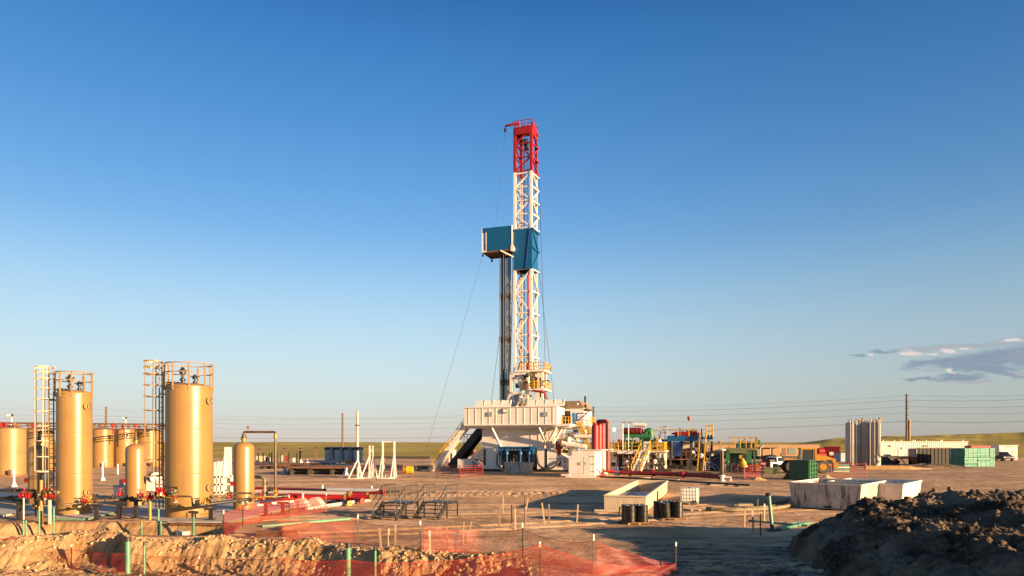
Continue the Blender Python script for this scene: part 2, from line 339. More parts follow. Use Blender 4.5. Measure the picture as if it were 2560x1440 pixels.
PXB = [-900, 0, 100, 165, 185, 300, 325, 420, 560, 760, 960, 1200, 1340, 1480, 3500]
YB = [30.5, 30.0, 30.2, 30.4, 32.3, 32.2, 29.9, 29.7, 29.4, 28.6, 26.3, 25.2, 24.2, 24.0, 24.0]
def ground_h(X, Y):
    px = CX + F * X / np.maximum(Y, 1)
    h = .012 * fbm(X * .8, Y * .8, 3, 3) + .05 * fbm(X * .06, Y * .06, 5, 2)
    near = 1 - sst(60, 130, Y)
    h = h + near * (.028 * fbm(X * 1.7, Y * 1.7, 11, 4, .6))
    # churned strip across the yard
    ch = np.exp(-((Y - 58 - 2.5 * fbm(X * .12, Y * 0, 21, 2)) / 2.2) ** 2) * sst(-14, -4, X) * (1 - sst(8, 14, X))
    h = h + ch * (.16 * part_(lumps, ch, X * 1.6, Y * 1.6, 8, 2) - .06)
    # wheel ruts crossing the yard
    for a_, b_, c_, w_ in ((62, .10, 2.5, .11), (70, -.16, 3.5, .07), (78, .05, 2, .09), (48, .22, 1.5, .13), (54, -.08, 2.2, .10), (42, .3, 1.0, .2), (88, .02, 3, .06), (36, .42, .8, .15)):
        d_ = Y - (a_ + b_ * X + c_ * np.sin(X * w_ + a_))
        for o_ in (-.95, .95): h = h - .045 * np.exp(-((d_ - o_) / .24) ** 2) * near + .03 * np.exp(-((d_ - o_ - .42) / .2) ** 2) * near
    # pit in the left foreground with a rough bank on its far side
    yb = np.interp(px, PXB, YB) + .55 * fbm(X * .5, Y * .1, 31, 3)
    fade = 1 - sst(1240, 1390, px)
    face = sst(-.1, 1.7, yb - Y)
    depth = np.interp(px, [0, 700, 960, 1300], [1.12, 1.1, .95, .6]) * fade
    nearrise = 1 - sst(22.2, 25.2, Y + .6 * fbm(X * .4, Y * .4, 12, 2))
    bank = -depth * face * (1 - .62 * nearrise)
    crest = np.exp(-((Y - yb - .5) / .8) ** 2) * fade * (.07 + .22 * fbm(X * .7, Y * .7, 41, 2))
    rough = fade * np.exp(-((yb - Y - .7) / 1.0) ** 2)
    h = h + bank + np.maximum(crest, 0) + rough * (.115 * part_(lumps, rough, X * 2.9, Y * 2.9, 51, 4) + .24 * fbm(X * .7, Y * .7, 52, 3) - .07) + fade * face * .075 * part_(lumps, fade * face, X * 4.2, Y * 4.2, 77, 3)
    m2 = fade * np.exp(-((Y - yb - .4) / .8) ** 2); h = h + m2 * .07 * part_(lumps, m2, X * 3.3, Y * 3.3, 58, 2)
    # trench behind the hump, in front of the tanks
    tf = 1 - sst(500, 590, px)
    y0 = np.interp(px, [-900, 0, 250, 340, 560], [31.6, 31.8, 34.9, 32.9, 32.4]) + .25 * fbm(X * .6, Y * 0, 61, 2)
    y1 = np.interp(px, [-900, 0, 150, 330, 560], [36.4, 36.6, 37.4, 36.9, 36.6]) + .25 * fbm(X * .7, Y * 0, 62, 2)
    tr_ = sst(0, .4, Y - y0) * (1 - sst(-.9, .15, Y - y1)) * tf
    h = h - 1.0 * tr_ + (m3 := tf * np.exp(-((Y - y1 + .4) / .5) ** 2)) * (.12 * part_(lumps, m3, X * 2.4, Y * 2.4, 71, 2) - .05)
    # hump between trench and pit
    h = h - tf * np.exp(-((Y - y0) / 1.0) ** 2) * .10 * (1 - tr_)
    # low clods at the foot of the right-hand pile
    m = np.exp(-(((X - 9.0) / 3.2) ** 2 + ((Y - 22.6) / 2.2) ** 2))
    h = h + m * (.16 * part_(lumps, m, X * 1.9, Y * 1.9, 81, 3))
    # prairie: rolling ground and hills
    far = sst(240, 700, Y)
    az = X / np.maximum(Y, 1)
    h = h + far * (3.2 * fbm(X / 260, Y / 260, 91, 3) - 1.0)
    hill = sst(.40, .50, az) * (14 + 15 * sst(.5, .82, az) + 4.5 * fbm(az * 16, Y / 900, 93, 3))
    h = h + hill * sst(600, 1500, Y) * (1 - .3 * sst(1700, 3200, Y))
    hl = (1 - sst(-.36, -.06, az)) * 3.4
    h = h + hl * sst(450, 1200, Y)
    return h
NC = 980
ys = np.concatenate([np.arange(13.5, 22, .11), np.arange(22, 39, .055), 39 * (1.0042 ** np.arange(0, 420)), ])
ys = np.concatenate([ys[ys < 220], np.geomspace(220, 9000, 110)])
azs = np.concatenate([np.linspace(-2.6, -.86, 60), np.linspace(-.85, .85, NC), np.linspace(.86, 2.6, 60)])
def grid_mesh(name, X, Y, Z, m, attrs=None):
    nr, nc = X.shape; me = bpy.data.meshes.new(name)
    me.vertices.add(nr * nc); me.vertices.foreach_set('co', np.stack([X, Y, Z], -1).astype(np.float32).ravel())
    i = np.arange(nr * nc).reshape(nr, nc); q = np.stack([i[:-1, :-1], i[:-1, 1:], i[1:, 1:], i[1:, :-1]], -1).reshape(-1, 4)
    me.loops.add(q.size); me.loops.foreach_set('vertex_index', q.ravel().astype(np.int32))
    me.polygons.add(len(q)); me.polygons.foreach_set('loop_start', (np.arange(len(q)) * 4).astype(np.int32))
    me.update(calc_edges=True)
    me.polygons.foreach_set('use_smooth', np.ones(len(q), bool))
    for k_, a_ in (attrs or {}).items():
        at_ = me.attributes.new(k_, 'FLOAT', 'POINT'); at_.data.foreach_set('value', a_.astype(np.float32).ravel())
    me.materials.append(m); o = bpy.data.objects.new(name, me); COL.objects.link(o); return o
gYY = np.repeat(ys[:, None], len(azs), 1); gXX = gYY * azs[None, :]
gZZ = ground_h(gXX, gYY)
pxg = CX + F * gXX / gYY
edgeY = np.interp(pxg, [-3000, 600, 1100, 1700, 2600, 5000], [185, 190, 178, 215, 190, 190]) + 14 * fbm(gXX * .03, gYY * .03, 101, 3)
grass = sst(-6, 8, gYY - edgeY)
pxq = np.interp(pxg, PXB, YB)
dug = (1 - sst(1240, 1400, pxg)) * np.maximum(sst(-.9, .1, pxq - gYY) * (1 - sst(4.5, 6.5, pxq - gYY)), sst(31.3, 32.2, gYY) * (1 - sst(36.8, 37.6, gYY)) * (1 - sst(500, 600, pxg)))
mud = sst(1.0, 7, gXX + 3 * fbm(gXX * .25, gYY * .25, 111, 3)) * (1 - sst(26, 34, gYY + 3 * fbm(gXX * .2, gYY * .3, 112, 3)))  # wet mud, spread wider so its dark colour also carries the pile's shade
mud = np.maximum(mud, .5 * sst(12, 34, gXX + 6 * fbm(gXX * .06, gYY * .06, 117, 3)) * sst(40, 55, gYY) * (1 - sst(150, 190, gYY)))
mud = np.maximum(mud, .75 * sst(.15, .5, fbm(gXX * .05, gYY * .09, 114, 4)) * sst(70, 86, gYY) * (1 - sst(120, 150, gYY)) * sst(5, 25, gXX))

gm = bpy.data.materials.new('dirt_and_prairie'); gm.use_nodes = True; t = gm.node_tree; b = t.nodes['Principled BSDF']
P = t.nodes.new('ShaderNodeTexCoord').outputs['Object']
def attr(t, n): a_ = t.nodes.new('ShaderNodeAttribute'); a_.attribute_name = n; return a_.outputs['Fac']
na = noise(t, P, .22, 5); nb = noise(t, scaled(t, P, (1, 2.6, 1)), .9, 6, .65); nc = noise(t, P, 9, 4, .7)
d1 = mixc(t, ramp(t, na, .34, .66), (.43, .25, .12), (.66, .42, .235))
d2 = mixc(t, math_(t, 'MULTIPLY', ramp(t, nb, .48, .68), .7), d1, (.24, .14, .075))
d3 = mixc(t, math_(t, 'MULTIPLY', ramp(t, nc, .55, .75), .35), d2, (.58, .44, .31))
trk = noise(t, scaled(t, P, (.05, .5, 1)), 1.0, 5, .6)
d3 = mixc(t, math_(t, 'MULTIPLY', ramp(t, trk, .52, .64), .55), d3, (.22, .13, .07))
dugc = mixc(t, ramp(t, noise(t, P, 1.1, 6, .65), .35, .68), (.24, .135, .058), (.42, .27, .14))
d3 = mixc(t, math_(t, 'MULTIPLY', attr(t, 'dug'), ramp(t, noise(t, P, .7, 5, .6), .25, .5)), d3, dugc)
mud_shade = mixc(t, ramp(t, noise(t, P, 1.6, 6, .65), .35, .7), (.028, .024, .02), (.20, .17, .14))  # mud tone, dark enough to paint in the foreground shade too
d4 = mixc(t, math_(t, 'MULTIPLY', attr(t, 'mud'), ramp(t, noise(t, scaled(t, P, (1, 1.8, 1)), .8, 6, .7), .36, .62)), d3, mud_shade)
g1 = mixc(t, ramp(t, noise(t, scaled(t, P, (1, .35, 1)), .018, 6, .6), .35, .68), (.27, .20, .026), (.46, .34, .065))
g2 = mixc(t, math_(t, 'MULTIPLY', ramp(t, noise(t, P, .6, 4), .5, .8), .5), g1, (.20, .165, .03))
out = mixc(t, attr(t, 'grass'), d4, g2)
t.links.new(out, b.inputs['Base Color']); b.inputs['Roughness'].default_value = .95; b.inputs['Specular IOR Level'].default_value = .15
bn = t.nodes.new('ShaderNodeBump'); bn.inputs['Strength'].default_value = .6; bn.inputs['Distance'].default_value = .045
t.links.new(noise(t, P, 7, 6, .65), bn.inputs['Height']); t.links.new(bn.outputs[0], b.inputs['Normal'])
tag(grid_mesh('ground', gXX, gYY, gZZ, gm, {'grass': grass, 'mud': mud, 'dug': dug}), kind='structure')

def gh(x, y): return float(ground_h(np.array([float(x)]), np.array([float(y)]))[0])
def drop(px, py):                                   # the point of the modelled ground seen at a photo pixel
    lo, hi = 14.0, 400.0; Y = gy(py)
    best = Y
    for _ in range(25):
        Y = gy(py, gh(gx(px, Y), Y)); best = Y
    return Vector((gx(px, best), best, gh(gx(px, best), best)))

# ---------------------------------------------------------------- dark dirt pile, right foreground
px_ = np.linspace(8.6, 34, 560); py_ = np.linspace(6.0, 31.5, 560)
PX, PY = np.meshgrid(px_, py_)
crest_y = 27.2 + .7 * fbm(PX * .25, PY * 0, 201, 2)
left = np.interp(PY, [6, 14, 20, 24, 27, 31], [10.5, 10.0, 9.9, 10.3, 11.0, 12.8]) + .5 * fbm(PY * .7, PX * 0, 202, 2)
sidep = np.interp(PX - left, [0, .35, .9, 1.9, 3, 30], [0, .55, .8, 1.22, 1.98, 2.05])
backp = 1 - sst(0, 2.6, PY - crest_y)
frontp = np.interp(crest_y - PY, [-9, 0, 2.2, 5, 8, 13], [1, 1, .74, .72, .74, .80])
hp = sidep * backp * frontp
hp = hp + (hp > .05) * (.42 * fbm(PX * .42, PY * .42, 203, 4) * sst(0, 1.2, hp))
ridge = .45 * np.exp(-((PX - 17.5 - (27 - PY) * .12) / 1.2) ** 2) * np.exp(-((PY - 22.5) / 3.2) ** 2) + .5 * np.exp(-(((PX - 20.5) / 1.3) ** 2)) * np.exp(-((PY - 19.5) / 3.5) ** 2)
hp = hp + ridge * sst(0, .6, hp)
cl_ = lumps(PX * 1.15 + .4 * fbm(PX, PY, 9, 2), PY * 1.15, 204, 4)
hp = hp + sst(.05, .6, hp) * (.26 * cl_ - .14) + sst(.02, .2, hp) * .05 * lumps(PX * 6, PY * 6, 205, 2)
hp = np.where(hp < .04, -.5, hp)
dm = bpy.data.materials.new('dark_clay_clods'); dm.use_nodes = True; t = dm.node_tree; b = t.nodes['Principled BSDF']
P = t.nodes.new('ShaderNodeTexCoord').outputs['Object']
dd = mixc(t, ramp(t, noise(t, P, .55, 5, .6), .36, .66), (.026, .020, .015), (.17, .125, .085))
dd = mixc(t, math_(t, 'MULTIPLY', ramp(t, noise(t, P, 5, 5, .7), .5, .72), .5), dd, (.22, .17, .12))
t.links.new(dd, b.inputs['Base Color']); b.inputs['Roughness'].default_value = .95; b.inputs['Specular IOR Level'].default_value = .1
bn = t.nodes.new('ShaderNodeBump'); bn.inputs['Strength'].default_value = .8; bn.inputs['Distance'].default_value = .05
t.links.new(noise(t, P, 11, 6, .7), bn.inputs['Height']); t.links.new(bn.outputs[0], b.inputs['Normal'])
pile = grid_mesh('dirt_pile', PX, PY, hp, dm)
tag(pile, 'big heap of dark clods of clay in the right foreground', 'dirt pile')
# loose clods lying on the pile and along the bank
def clod_mesh(seed):
    rr = random.Random(seed); bm = bmesh.new(); bmesh.ops.create_icosphere(bm, subdivisions=1, radius=1)
    ph = [rr.uniform(0, 6) for _ in range(6)]
    for v in bm.verts:
        c = v.co; k_ = 1 + .18 * math.sin(3 * c.x + ph[0]) + .16 * math.sin(4 * c.y + ph[1]) + .14 * math.sin(5 * c.z + ph[2]) + rr.uniform(-.22, .22)
        v.co = V(c.x * k_, c.y * k_ * .85, c.z * k_ * .7)
    vs = [v.co.copy() for v in bm.verts]; fs = [[v.index for v in f.verts] for f in bm.faces]; bm.free(); return vs, fs
CLODS = [clod_mesh(i) for i in range(6)]
def scatter(name, pts, m, parent=None):
    CV = [np.array([tuple(v) for v in c[0]]) for c in CLODS]; CF = np.array(CLODS[0][1]); nv = len(CV[0]); vs = []; fs = []
    for k_, (x, y, z, r) in enumerate(pts):
        q = np.array(Matrix.Rotation(random.uniform(0, 6.28), 3, V(random.uniform(-1, 1), random.uniform(-1, 1), 1).normalized()))
        vs.append(CV[random.randrange(6)] @ q.T * r + (x, y, z)); fs.append(CF + k_ * nv)
    vs = np.concatenate(vs); fs = np.concatenate(fs); me = bpy.data.meshes.new(name)
    me.vertices.add(len(vs)); me.vertices.foreach_set('co', vs.astype(np.float32).ravel()); me.loops.add(fs.size); me.loops.foreach_set('vertex_index', fs.astype(np.int32).ravel())
    me.polygons.add(len(fs)); me.polygons.foreach_set('loop_start', (np.arange(len(fs)) * 3).astype(np.int32)); me.update(calc_edges=True); me.materials.append(m)
    ob = bpy.data.objects.new(name, me); COL.objects.link(ob)
    if parent: ob.parent = parent
    return ob
def pile_h(x, y):
    i = int(np.clip((x - px_[0]) / (px_[1] - px_[0]), 0, len(px_) - 1)); j = int(np.clip((y - py_[0]) / (py_[1] - py_[0]), 0, len(py_) - 1)); return hp[j, i]
pts_ = []
while len(pts_) < 8000:
    x, y = random.uniform(9.5, 27), random.uniform(15, 29); h_ = pile_h(x, y)
    if h_ < .12: continue
    r_ = min(.13, .024 * random.paretovariate(1.8)); pts_.append((x, y, h_ + r_ * .15, r_))
tag(scatter('clods', pts_, dm, pile), kind='stuff')
pts_ = []
while len(pts_) < 4600:
    px0 = random.uniform(-60, 1330); yb_ = np.interp(px0, PXB, YB); y = yb_ - random.gauss(.6, .9); x = gx(px0, y)
    r_ = min(.09, .015 * random.paretovariate(1.9)); pts_.append((x, y, 0, r_))
hz_ = ground_h(np.array([p[0] for p in pts_]), np.array([p[1] for p in pts_])); pts_ = [(p[0], p[1], h_ + p[3] * .1, p[3]) for p, h_ in zip(pts_, hz_)]
dg = mat('dug_soil', (.37, .24, .12), .95, 0, .3, 1.2)
tag(scatter('bank_clods', pts_, dg), kind='stuff', cat='clods', label='pale loose clods lying along the dug bank in the left foreground')
pts_ = []
for _ in range(0):
    x, y = random.gauss(9.4, 1.9), random.gauss(22.3, 1.4); r_ = min(.16, .03 * random.paretovariate(1.7)); pts_.append((x, y, 0, r_))
for _ in range(1300):
    x, y = random.uniform(-16, 28), random.uniform(29, 80); r_ = min(.08, .018 * random.paretovariate(1.9))
    if _ % 3 == 0: x, y = random.uniform(-8, 10), random.gauss(58, 1.8); pts_.append((x, y, 0, r_))
hz_ = ground_h(np.array([p[0] for p in pts_]), np.array([p[1] for p in pts_])); pts_ = [(p[0], p[1], h_, p[3]) for p, h_ in zip(pts_, hz_)]
tag(scatter('yard_clods', pts_, mat('dry_yard_soil', (.30, .185, .10), .95, 0, .4, 1.5)), kind='stuff', cat='clods', label='small loose clods strewn over the open dirt yard')
# ================================================================ the drilling rig
G = Fr(1300, 100)
u, v, z = G.u, G.v, G.z
rig = G.root('drilling_rig', 'tall oil drilling rig with red, white and blue mast on a white substructure', 'drilling rig')
ZD = 6.62                                           # underside of the drill floor
ul, ur = u(1207), u(1369.5); zb = z(1120, u(1290), 0)
# substructure: two box bases, back wall, upper housing
mb = MB(); r0, r1 = u(1247), u(1343)
mb.box(ul, r0, 0, 9, .45, zb); mb.box(r1, ur, 0, 9, .45, zb); mb.box(r0, r1, 6.5, 9, .45, zb); mb.box(r0, r1, .3, 6.5, zb - .35, zb)
sub = mb.build('substructure_base', 'white', rig)
each('dark_slot', 'black', sub, [lambda mb, x=x: mb.box(x - .17, x + .17, -.03, .2, .5, zb - .15) for x in (ul + .3, ur - .25)])
mb = MB(); mb.box(ul - 5.2, ur + 3.2, -.25, .55, 0, .4); mb.box(ul - 5.2, ur + 3.2, 8, 8.8, 0, .4)
for i in range(9): mb.box(ul - 5 + i * 2.2, ul - 4.6 + i * 2.2, .55, 8, .05, .35)
mb.build('skid_beam', 'dark', rig)
each('skid_trim', 'white', sub, [lambda mb: mb.box(ul, r0 + .6, -.22, -.01, .42, .95), lambda mb: mb.box(ur + .1, ur + 2.9, -.22, -.01, .42, .75)])
mb = MB(); zu = ZD - .12
mb.box(u(1205, .15), u(1357, .15), .15, 8.8, zb, zu); housing = mb.build('substructure_wall', 'white', rig)
each('wall_seam', 'white', housing, [lambda mb, px=px: mb.box(u(px) - .05, u(px) + .05, .09, .2, zb + .05, zu) for px in (1250, 1327, 1346)])
each('column', 'white', rig, [lambda mb, x=u(px, .6): mb.box(x - .18, x + .18, .4, .8, zb - .05, ZD) for px in (1355, 1369, 1377, 1384)])
each('column', 'white', rig, [lambda mb, x=u(px, 5): mb.box(x - .18, x + .18, 4.8, 5.2, .5, ZD) for px in (1362, 1380)])
for (pa, ya, va, pb_, yb_, vb) in ((1229, 1069, -1.8, 1252, 1117, .1), (1347, 1069, -1.8, 1367, 1113, .1), (1391, 1069, -1.8, 1368, 1112, .1), (1404, 1070, 0.5, 1386, 1104, .9)):
    mb = MB(); a_ = V(u(pa, va), va, z(ya, u(pa, va), va)); b_ = V(u(pb_, vb), vb, z(yb_, u(pb_, vb), vb)); mb.bar(a_, b_, .28); mb.build('brace', 'white', rig)
# sloped right wing and open left wing
mb = MB(); w0 = ur; w1 = u(1422)
mb.prism([(w0, .45), (w1, .45), (w1, z(1148, w1)), (w1 - .35, z(1143, w1)), (w0, zb)], .05, 3.4); wing = mb.build('wing_box', 'white', rig)
mb = MB(); mb.box(w0 + .1, w1 - .2, .0, .05, z(1147, w1) - .06, z(1147, w1) + .02)
for yy in (1154, 1168): mb.cyl((w1 - .55, .06, z(yy, w1)), (w1 - .55, -.02, z(yy, w1)), .13)
mb.box(u(1394), u(1402), -.03, .1, z(1164, u(1398)), z(1151, u(1398)))
mb.build('port', 'black', wing)
mb = MB(); x0 = ul; x1 = u(1170)
for vv in (.3, 3.0):
    mb.bar((x0, vv, zb - .2), (x1, vv, z(1146, x1)), .3); mb.bar((x0, vv, 2.0), (x1 + .3, vv, 2.0), .26); mb.bar((x1 + .5, vv, 1.9), (x0, vv, .6), .26); mb.bar((x0, vv, 2.2), (x1 + 1.6, vv, 2.7), .2)
mb.box(x1 - 1.9, x1 + .5, .5, 3, .2, z(1148, x1)); mb.build('outrigger_frame', 'white', rig)
# bright blue manifold in the opening, with hoses
mb = MB()
for px in (1250, 1267, 1301, 1323, 1333):
    x = u(px, -.2); mb.cyl((x, -.2, .75), (x, -.2, 3.2), .13, n=8); mb.lathe([(.14, 0), (.30, .05), (.30, .25), (.14, .55)], 10, (x, -.2, 2.55)); mb.box(x - .1, x + .1, -.15, .4, 3.1, 3.6)
mb.cyl((u(1247, -.1), -.1, 3.62), (u(1337, -.1), -.1, 3.62), .12, n=8); mb.cyl((u(1247, -.1), .2, 3.4), (u(1337, -.1), .2, 3.4), .10, n=8)
mb.box(u(1331, -.2) - .3, u(1331, -.2) + .3, -.5, .3, 3.1, 3.75)
for i in range(12): x = u(1248, -.1) + i * (u(1337, -.1) - u(1248, -.1)) / 11; mb.cyl((x, -.1, 3.15), (x, -.1, 3.6), .05, n=6)
man = mb.build('manifold', 'pblue', rig)
mb = MB(); mb.tube(soft([(u(1337, -.3), -.3, 2.9), (u(1342, -.4), -.4, 2.6), (u(1346, -.5), -.5, 1.1), (u(1360, -.5), -.5, .5), (u(1378, -.5), -.5, .55), (u(1392, -.3), -.3, 1.2), (u(1398, -.1), -.1, 1.7)], 1.0), .16, 8)
mb.tube(soft([(u(1243, -.3), -.3, 2.6), (u(1242, -.3), -.3, 1.0), (u(1250, -.3), -.3, .7)], .4), .1, 8)
for px in (1258, 1262, 1276, 1284, 1292, 1312, 1318): mb.cyl((u(px, 1), 1, .5), (u(px, 1), 1, 3.2), .14, n=8)
mb.build('hose', 'dark', man)
# drill floor
mb = MB(); fl0, fl1 = u(1163, -2), u(1424, -2)
mb.box(fl0, fl1, -2, 10.5, ZD, ZD + .35); mb.bar((fl0, -1.2, ZD - .12), (fl1, -1.2, ZD - .12), .25); mb.bar((fl0, 9.5, ZD - .12), (fl1, 9.5, ZD - .12), .25)
mb.box(u(1380, 2), u(1420, 2), 2, 9, ZD - 1.9, ZD - 1.5); mb.box(u(1376, 1), u(1413, 1), 1, 1.3, ZD - .9, ZD - .4)
mb.build('drill_floor', 'whitec', rig)
# front windwall with ribs, end walls, lamps
mb = MB(); wt = z(1018.5, u(1280, -2), -2); wb = ZD + .3; e1 = u(1391, -2)
mb.box(fl0, e1, -2.12, -2.0, wb, wt); mb.box(e1, e1 + .12, -2.12, v(1409, e1), wb, wt); mb.box(fl0 - .12, fl0, -2.12, 10, wb, wt); mb.box(fl0, u(1290, 10), 9.9, 10.02, wb, wt)
ww = mb.build('windwall', 'white', rig)
n = 13
for i in range(n):
    mb = MB(); x = fl0 + (e1 - fl0) * (i + .55) / n; mb.box(x - .05, x + .05, -2.165, -2.12, wb + .02, wt + .02); mb.build('rib', 'whitec', ww)
mb = MB(); mb.box(fl0 - .14, e1 + .14, -2.26, -1.96, wt, wt + .1); mb.box(fl0 - .14, e1 + .14, -2.26, -1.9, wb - .12, wb + .02); mb.build('wall_cap', 'whitec', ww)
for px in (1225, 1364):
    mb = MB(); x = u(px, -2.2); mb.box(x - .36, x + .36, -2.26, -2.12, z(1040.5, x, -2.2), z(1030, x, -2.2)); mb.build('louvre', 'galv', ww)
x = u(1262.3, -2.2); mb = MB(); zc = z(1027, x, -2.2); mb.box(x - .34, x + .34, -2.3, -2.13, zc - .33, zc + .33); fl = mb.build('floodlight', 'sage', ww)
mb = MB(); mb.box(x - .22, x + .22, -2.36, -2.305, zc - .2, zc + .2); mb.build('lens', 'lamp', fl)
# tilted panels over the windwall, a gap where the mast stands
for k, (pa, pb_) in enumerate(((1187, 1210), (1209, 1231), (1230, 1253), (1252, 1275), (1318, 1340.5), (1340, 1363), (1362, 1386), (1385, 1409))):
    va, vb = -1.9, -1.25; mb = MB(); za = wt + .08; zt = z(1001.5 - 3 * k / 7, u(pa, va), va)
    a0, a1 = u(pa, va), u(pb_, va) - .1
    mb.hexa([(a0, va, za), (a1, va, za), (a1, va + .1, za), (a0, va + .1, za)], [(a0, vb, zt), (a1, vb, zt), (a1, vb + .1, zt), (a0, vb + .1, zt)])
    mb.hexa([(a1, va, za), (a1 + .09, va, za), (a1 + .09, va + .3, za), (a1, va + .3, za)], [(a1, vb - .06, zt + .05), (a1 + .09, vb - .06, zt + .05), (a1 + .09, vb + .24, zt + .05), (a1, vb + .24, zt + .05)])
    mb.build('roof_panel', 'white', rig)
# driller's cabin behind the right end, with a tan roof slope
mb = MB(); vd = 3.0; c0, c1 = u(1402, vd), u(1459, vd); zr = z(1021, c0, vd)
mb.box(c0, c1, vd, 9, ZD + .3, zr); cab_ = mb.build('doghouse', 'white', rig)
mb = MB(); zt = z(1003, c0, vd)
mb.prism([(c0 - .1, zr), (c1 + .1, zr), (c1 - .55, zt), (c0 - .1, zt)], vd - .12, 9.1); mb.build('roof', 'roof', cab_)
mb = MB(); mb.box(c0 + .3, c0 + 1.5, vd - .05, vd + .05, ZD + .4, zr - .4); mb.build('door', 'dark', cab_)
mb = MB(); x = u(1446, vd); mb.tube([(c0 + .5, vd - .2, zr + .25), (x, vd - .9, z(1010, x, vd))], .05); mb.lathe([(.1, 0), (.22, .1), (.22, .2), (.05, .3)], 10, (x, vd - .9, z(1011.5, x, vd) - .1)); mb.build('lamp_arm', 'galv', cab_)
mb = MB(); mb.box(c1 - .2, u(1470, vd), vd, 7, zr - .35, zr - .12); mb.cyl((u(1463, 4), 4, zr - .2), (u(1463, 4), 4, z(1003, u(1463, 4), 4)), .08); mb.box(u(1461, 4), u(1465, 4), 3.8, 4.1, zr + .9, zr + 1.8); mb.box(u(1459, 4), u(1466, 4), 3.7, 4.2, zr + .0, zr + .5)
mb.build('roof_gear', 'dark', cab_)
# right-hand balcony
mb = MB(); b0, b1 = e1 + .2, u(1476, 1.2)
mb.box(fl1, b1, .9, 4.5, ZD + .02, ZD + .3); mb.box(u(1468, 2), u(1478, 2), 2, 4, ZD + .05, ZD + .3); bal = mb.build('balcony', 'whitec', rig)
mb = MB(); rails(mb, [(b0 + .2, v(1410, e1) * 0 - .2, ZD + .35), (fl1 - .1, -.2, ZD + .35)], 1.05, .05, .45)
rails(mb, [(u(1441, .95), .95, ZD + .3), (b1, .95, ZD + .3), (b1, 4.4, ZD + .3)], 1.1, .045, .8)
mb.box(u(1443, .9), u(1455, .9), .86, .9, ZD + .1, ZD + .5)
mb.build('railing', 'yellow', bal)
mb = MB(); x = u(1430, .2); mb.box(x, x + .06, .2, 2.9, z(1064, x), z(1031, x)); mb.build('blue_screen', 'blue', rig)
mb = MB(); x = u(1428.5, .1); mb.box(x - .12, x - .02, .1, .3, z(1070, x), z(1029, x)); mb.build('screen_post', 'whitec', rig)
mb = MB(); xa, xb = u(1442, .6), u(1468, .6); za, zb2 = z(1033, xa), z(1052, xa); mb.bar((xa, .6, za), (xb, .6, za), .14); mb.bar((xa, .6, za), (xa, .6, zb2), .14); mb.bar((xa, .6, zb2), (xb, .6, za), .14); mb.build('swing_bracket', 'dblue', rig)
mb = MB()
for i in range(14):
    t_ = i / 13; mb.box(u(1447, 1.5) + t_ * 1.5, u(1447, 1.5) + t_ * 1.5 + 1.0, 1.3, 2.2, ZD - t_ * 3.0 - .05, ZD - t_ * 3.0)
xs, ze = u(1447, 1.5), ZD - 3.1
for dx_ in (0, 1.0): mb.bar((xs + dx_, 1.3, ZD + .1), (xs + dx_ + 1.55, 1.3, ze), .12, .22)
st = mb.build('side_stairs', 'galv', rig)
mb = MB()
for dx_ in (0, 1.15):
    a_, b_ = V(xs + dx_, 1.25, ZD + 1.1), V(xs + dx_ + 1.55, 1.25, ze + 1.1); mb.cyl(a_, b_, .055, n=6); mb.cyl(a_ - V(0, 0, .5), b_ - V(0, 0, .5), .05, n=6); mb.bar(a_ - V(0, 0, 1.1), b_ - V(0, 0, 1.1), .07, .26)
    for i in range(6): p = a_.lerp(b_, i / 5); mb.cyl(p, p - V(0, 0, 1.0), .045, n=6)
mb.build('stair_railing', 'yellow', st)
# flow line and pipework under the balcony
mb = MB(); p0, p1 = V(u(1404, -.6), -.6, z(1108, u(1404, -.6))), V(u(1466, -.6), -.6, z(1119, u(1466, -.6)))
mb.cyl(p0, p1, .42, n=12); mb.cyl(p0.lerp(p1, .28), p0.lerp(p1, .28) + V(0, 0, 1.0), .3, n=10); mb.box(p0.lerp(p1, .2).x, p0.lerp(p1, .9).x, -1, -.2, p1.z + .2, p1.z + .5)
mb.cyl((u(1436, 1), 1, z(1091, u(1436, 1))), (u(1480, 1), 1, z(1091, u(1480, 1))), .28, n=10)
for px in (1432, 1450): mb.cyl((u(px, -.4), -.4, .4), (u(px, -.4), -.4, 3.4), .2, n=8)
fp = mb.build('flow_pipe', 'whitec', rig)
mb = MB(); mb.lathe([(.3, 0), (.62, .05), (.62, .25), (.3, .3)], 12, p0 - V(.15, 0, -.03), (1, 0, 0)); mb.build('pipe_flange', 'rust', fp)
mb = MB(); x = u(1398, .3); mb.lathe([(.3, 0), (.3, 1.0), (.2, 1.1), (.2, 1.5), (.32, 1.6), (.1, 1.8)], 12, (x, .3, 2.5)); mb.build('relief_valve', 'red', rig)
for i in range(18):
    mb = MB(); px = random.uniform(1372, 1425); vv = random.uniform(2, 7); x = u(px, vv); h_ = random.uniform(.6, 1.6); mb.box(x, x + random.uniform(.3, 1), vv, vv + .8, (b_ := random.uniform(.6, 4.0)), b_ + h_); mb.build('equipment', 'dark', rig)
for i in range(16):
    mb = MB(); px = random.uniform(1374, 1432); vv = random.uniform(.8, 4); x = u(px, vv); b_ = random.uniform(2.4, 5.6); mb.bar((x, vv, b_), (x + random.uniform(-1.2, 1.2), vv, b_ + random.uniform(-.8, .8)), .16); mb.build('steelwork', 'cream', rig)

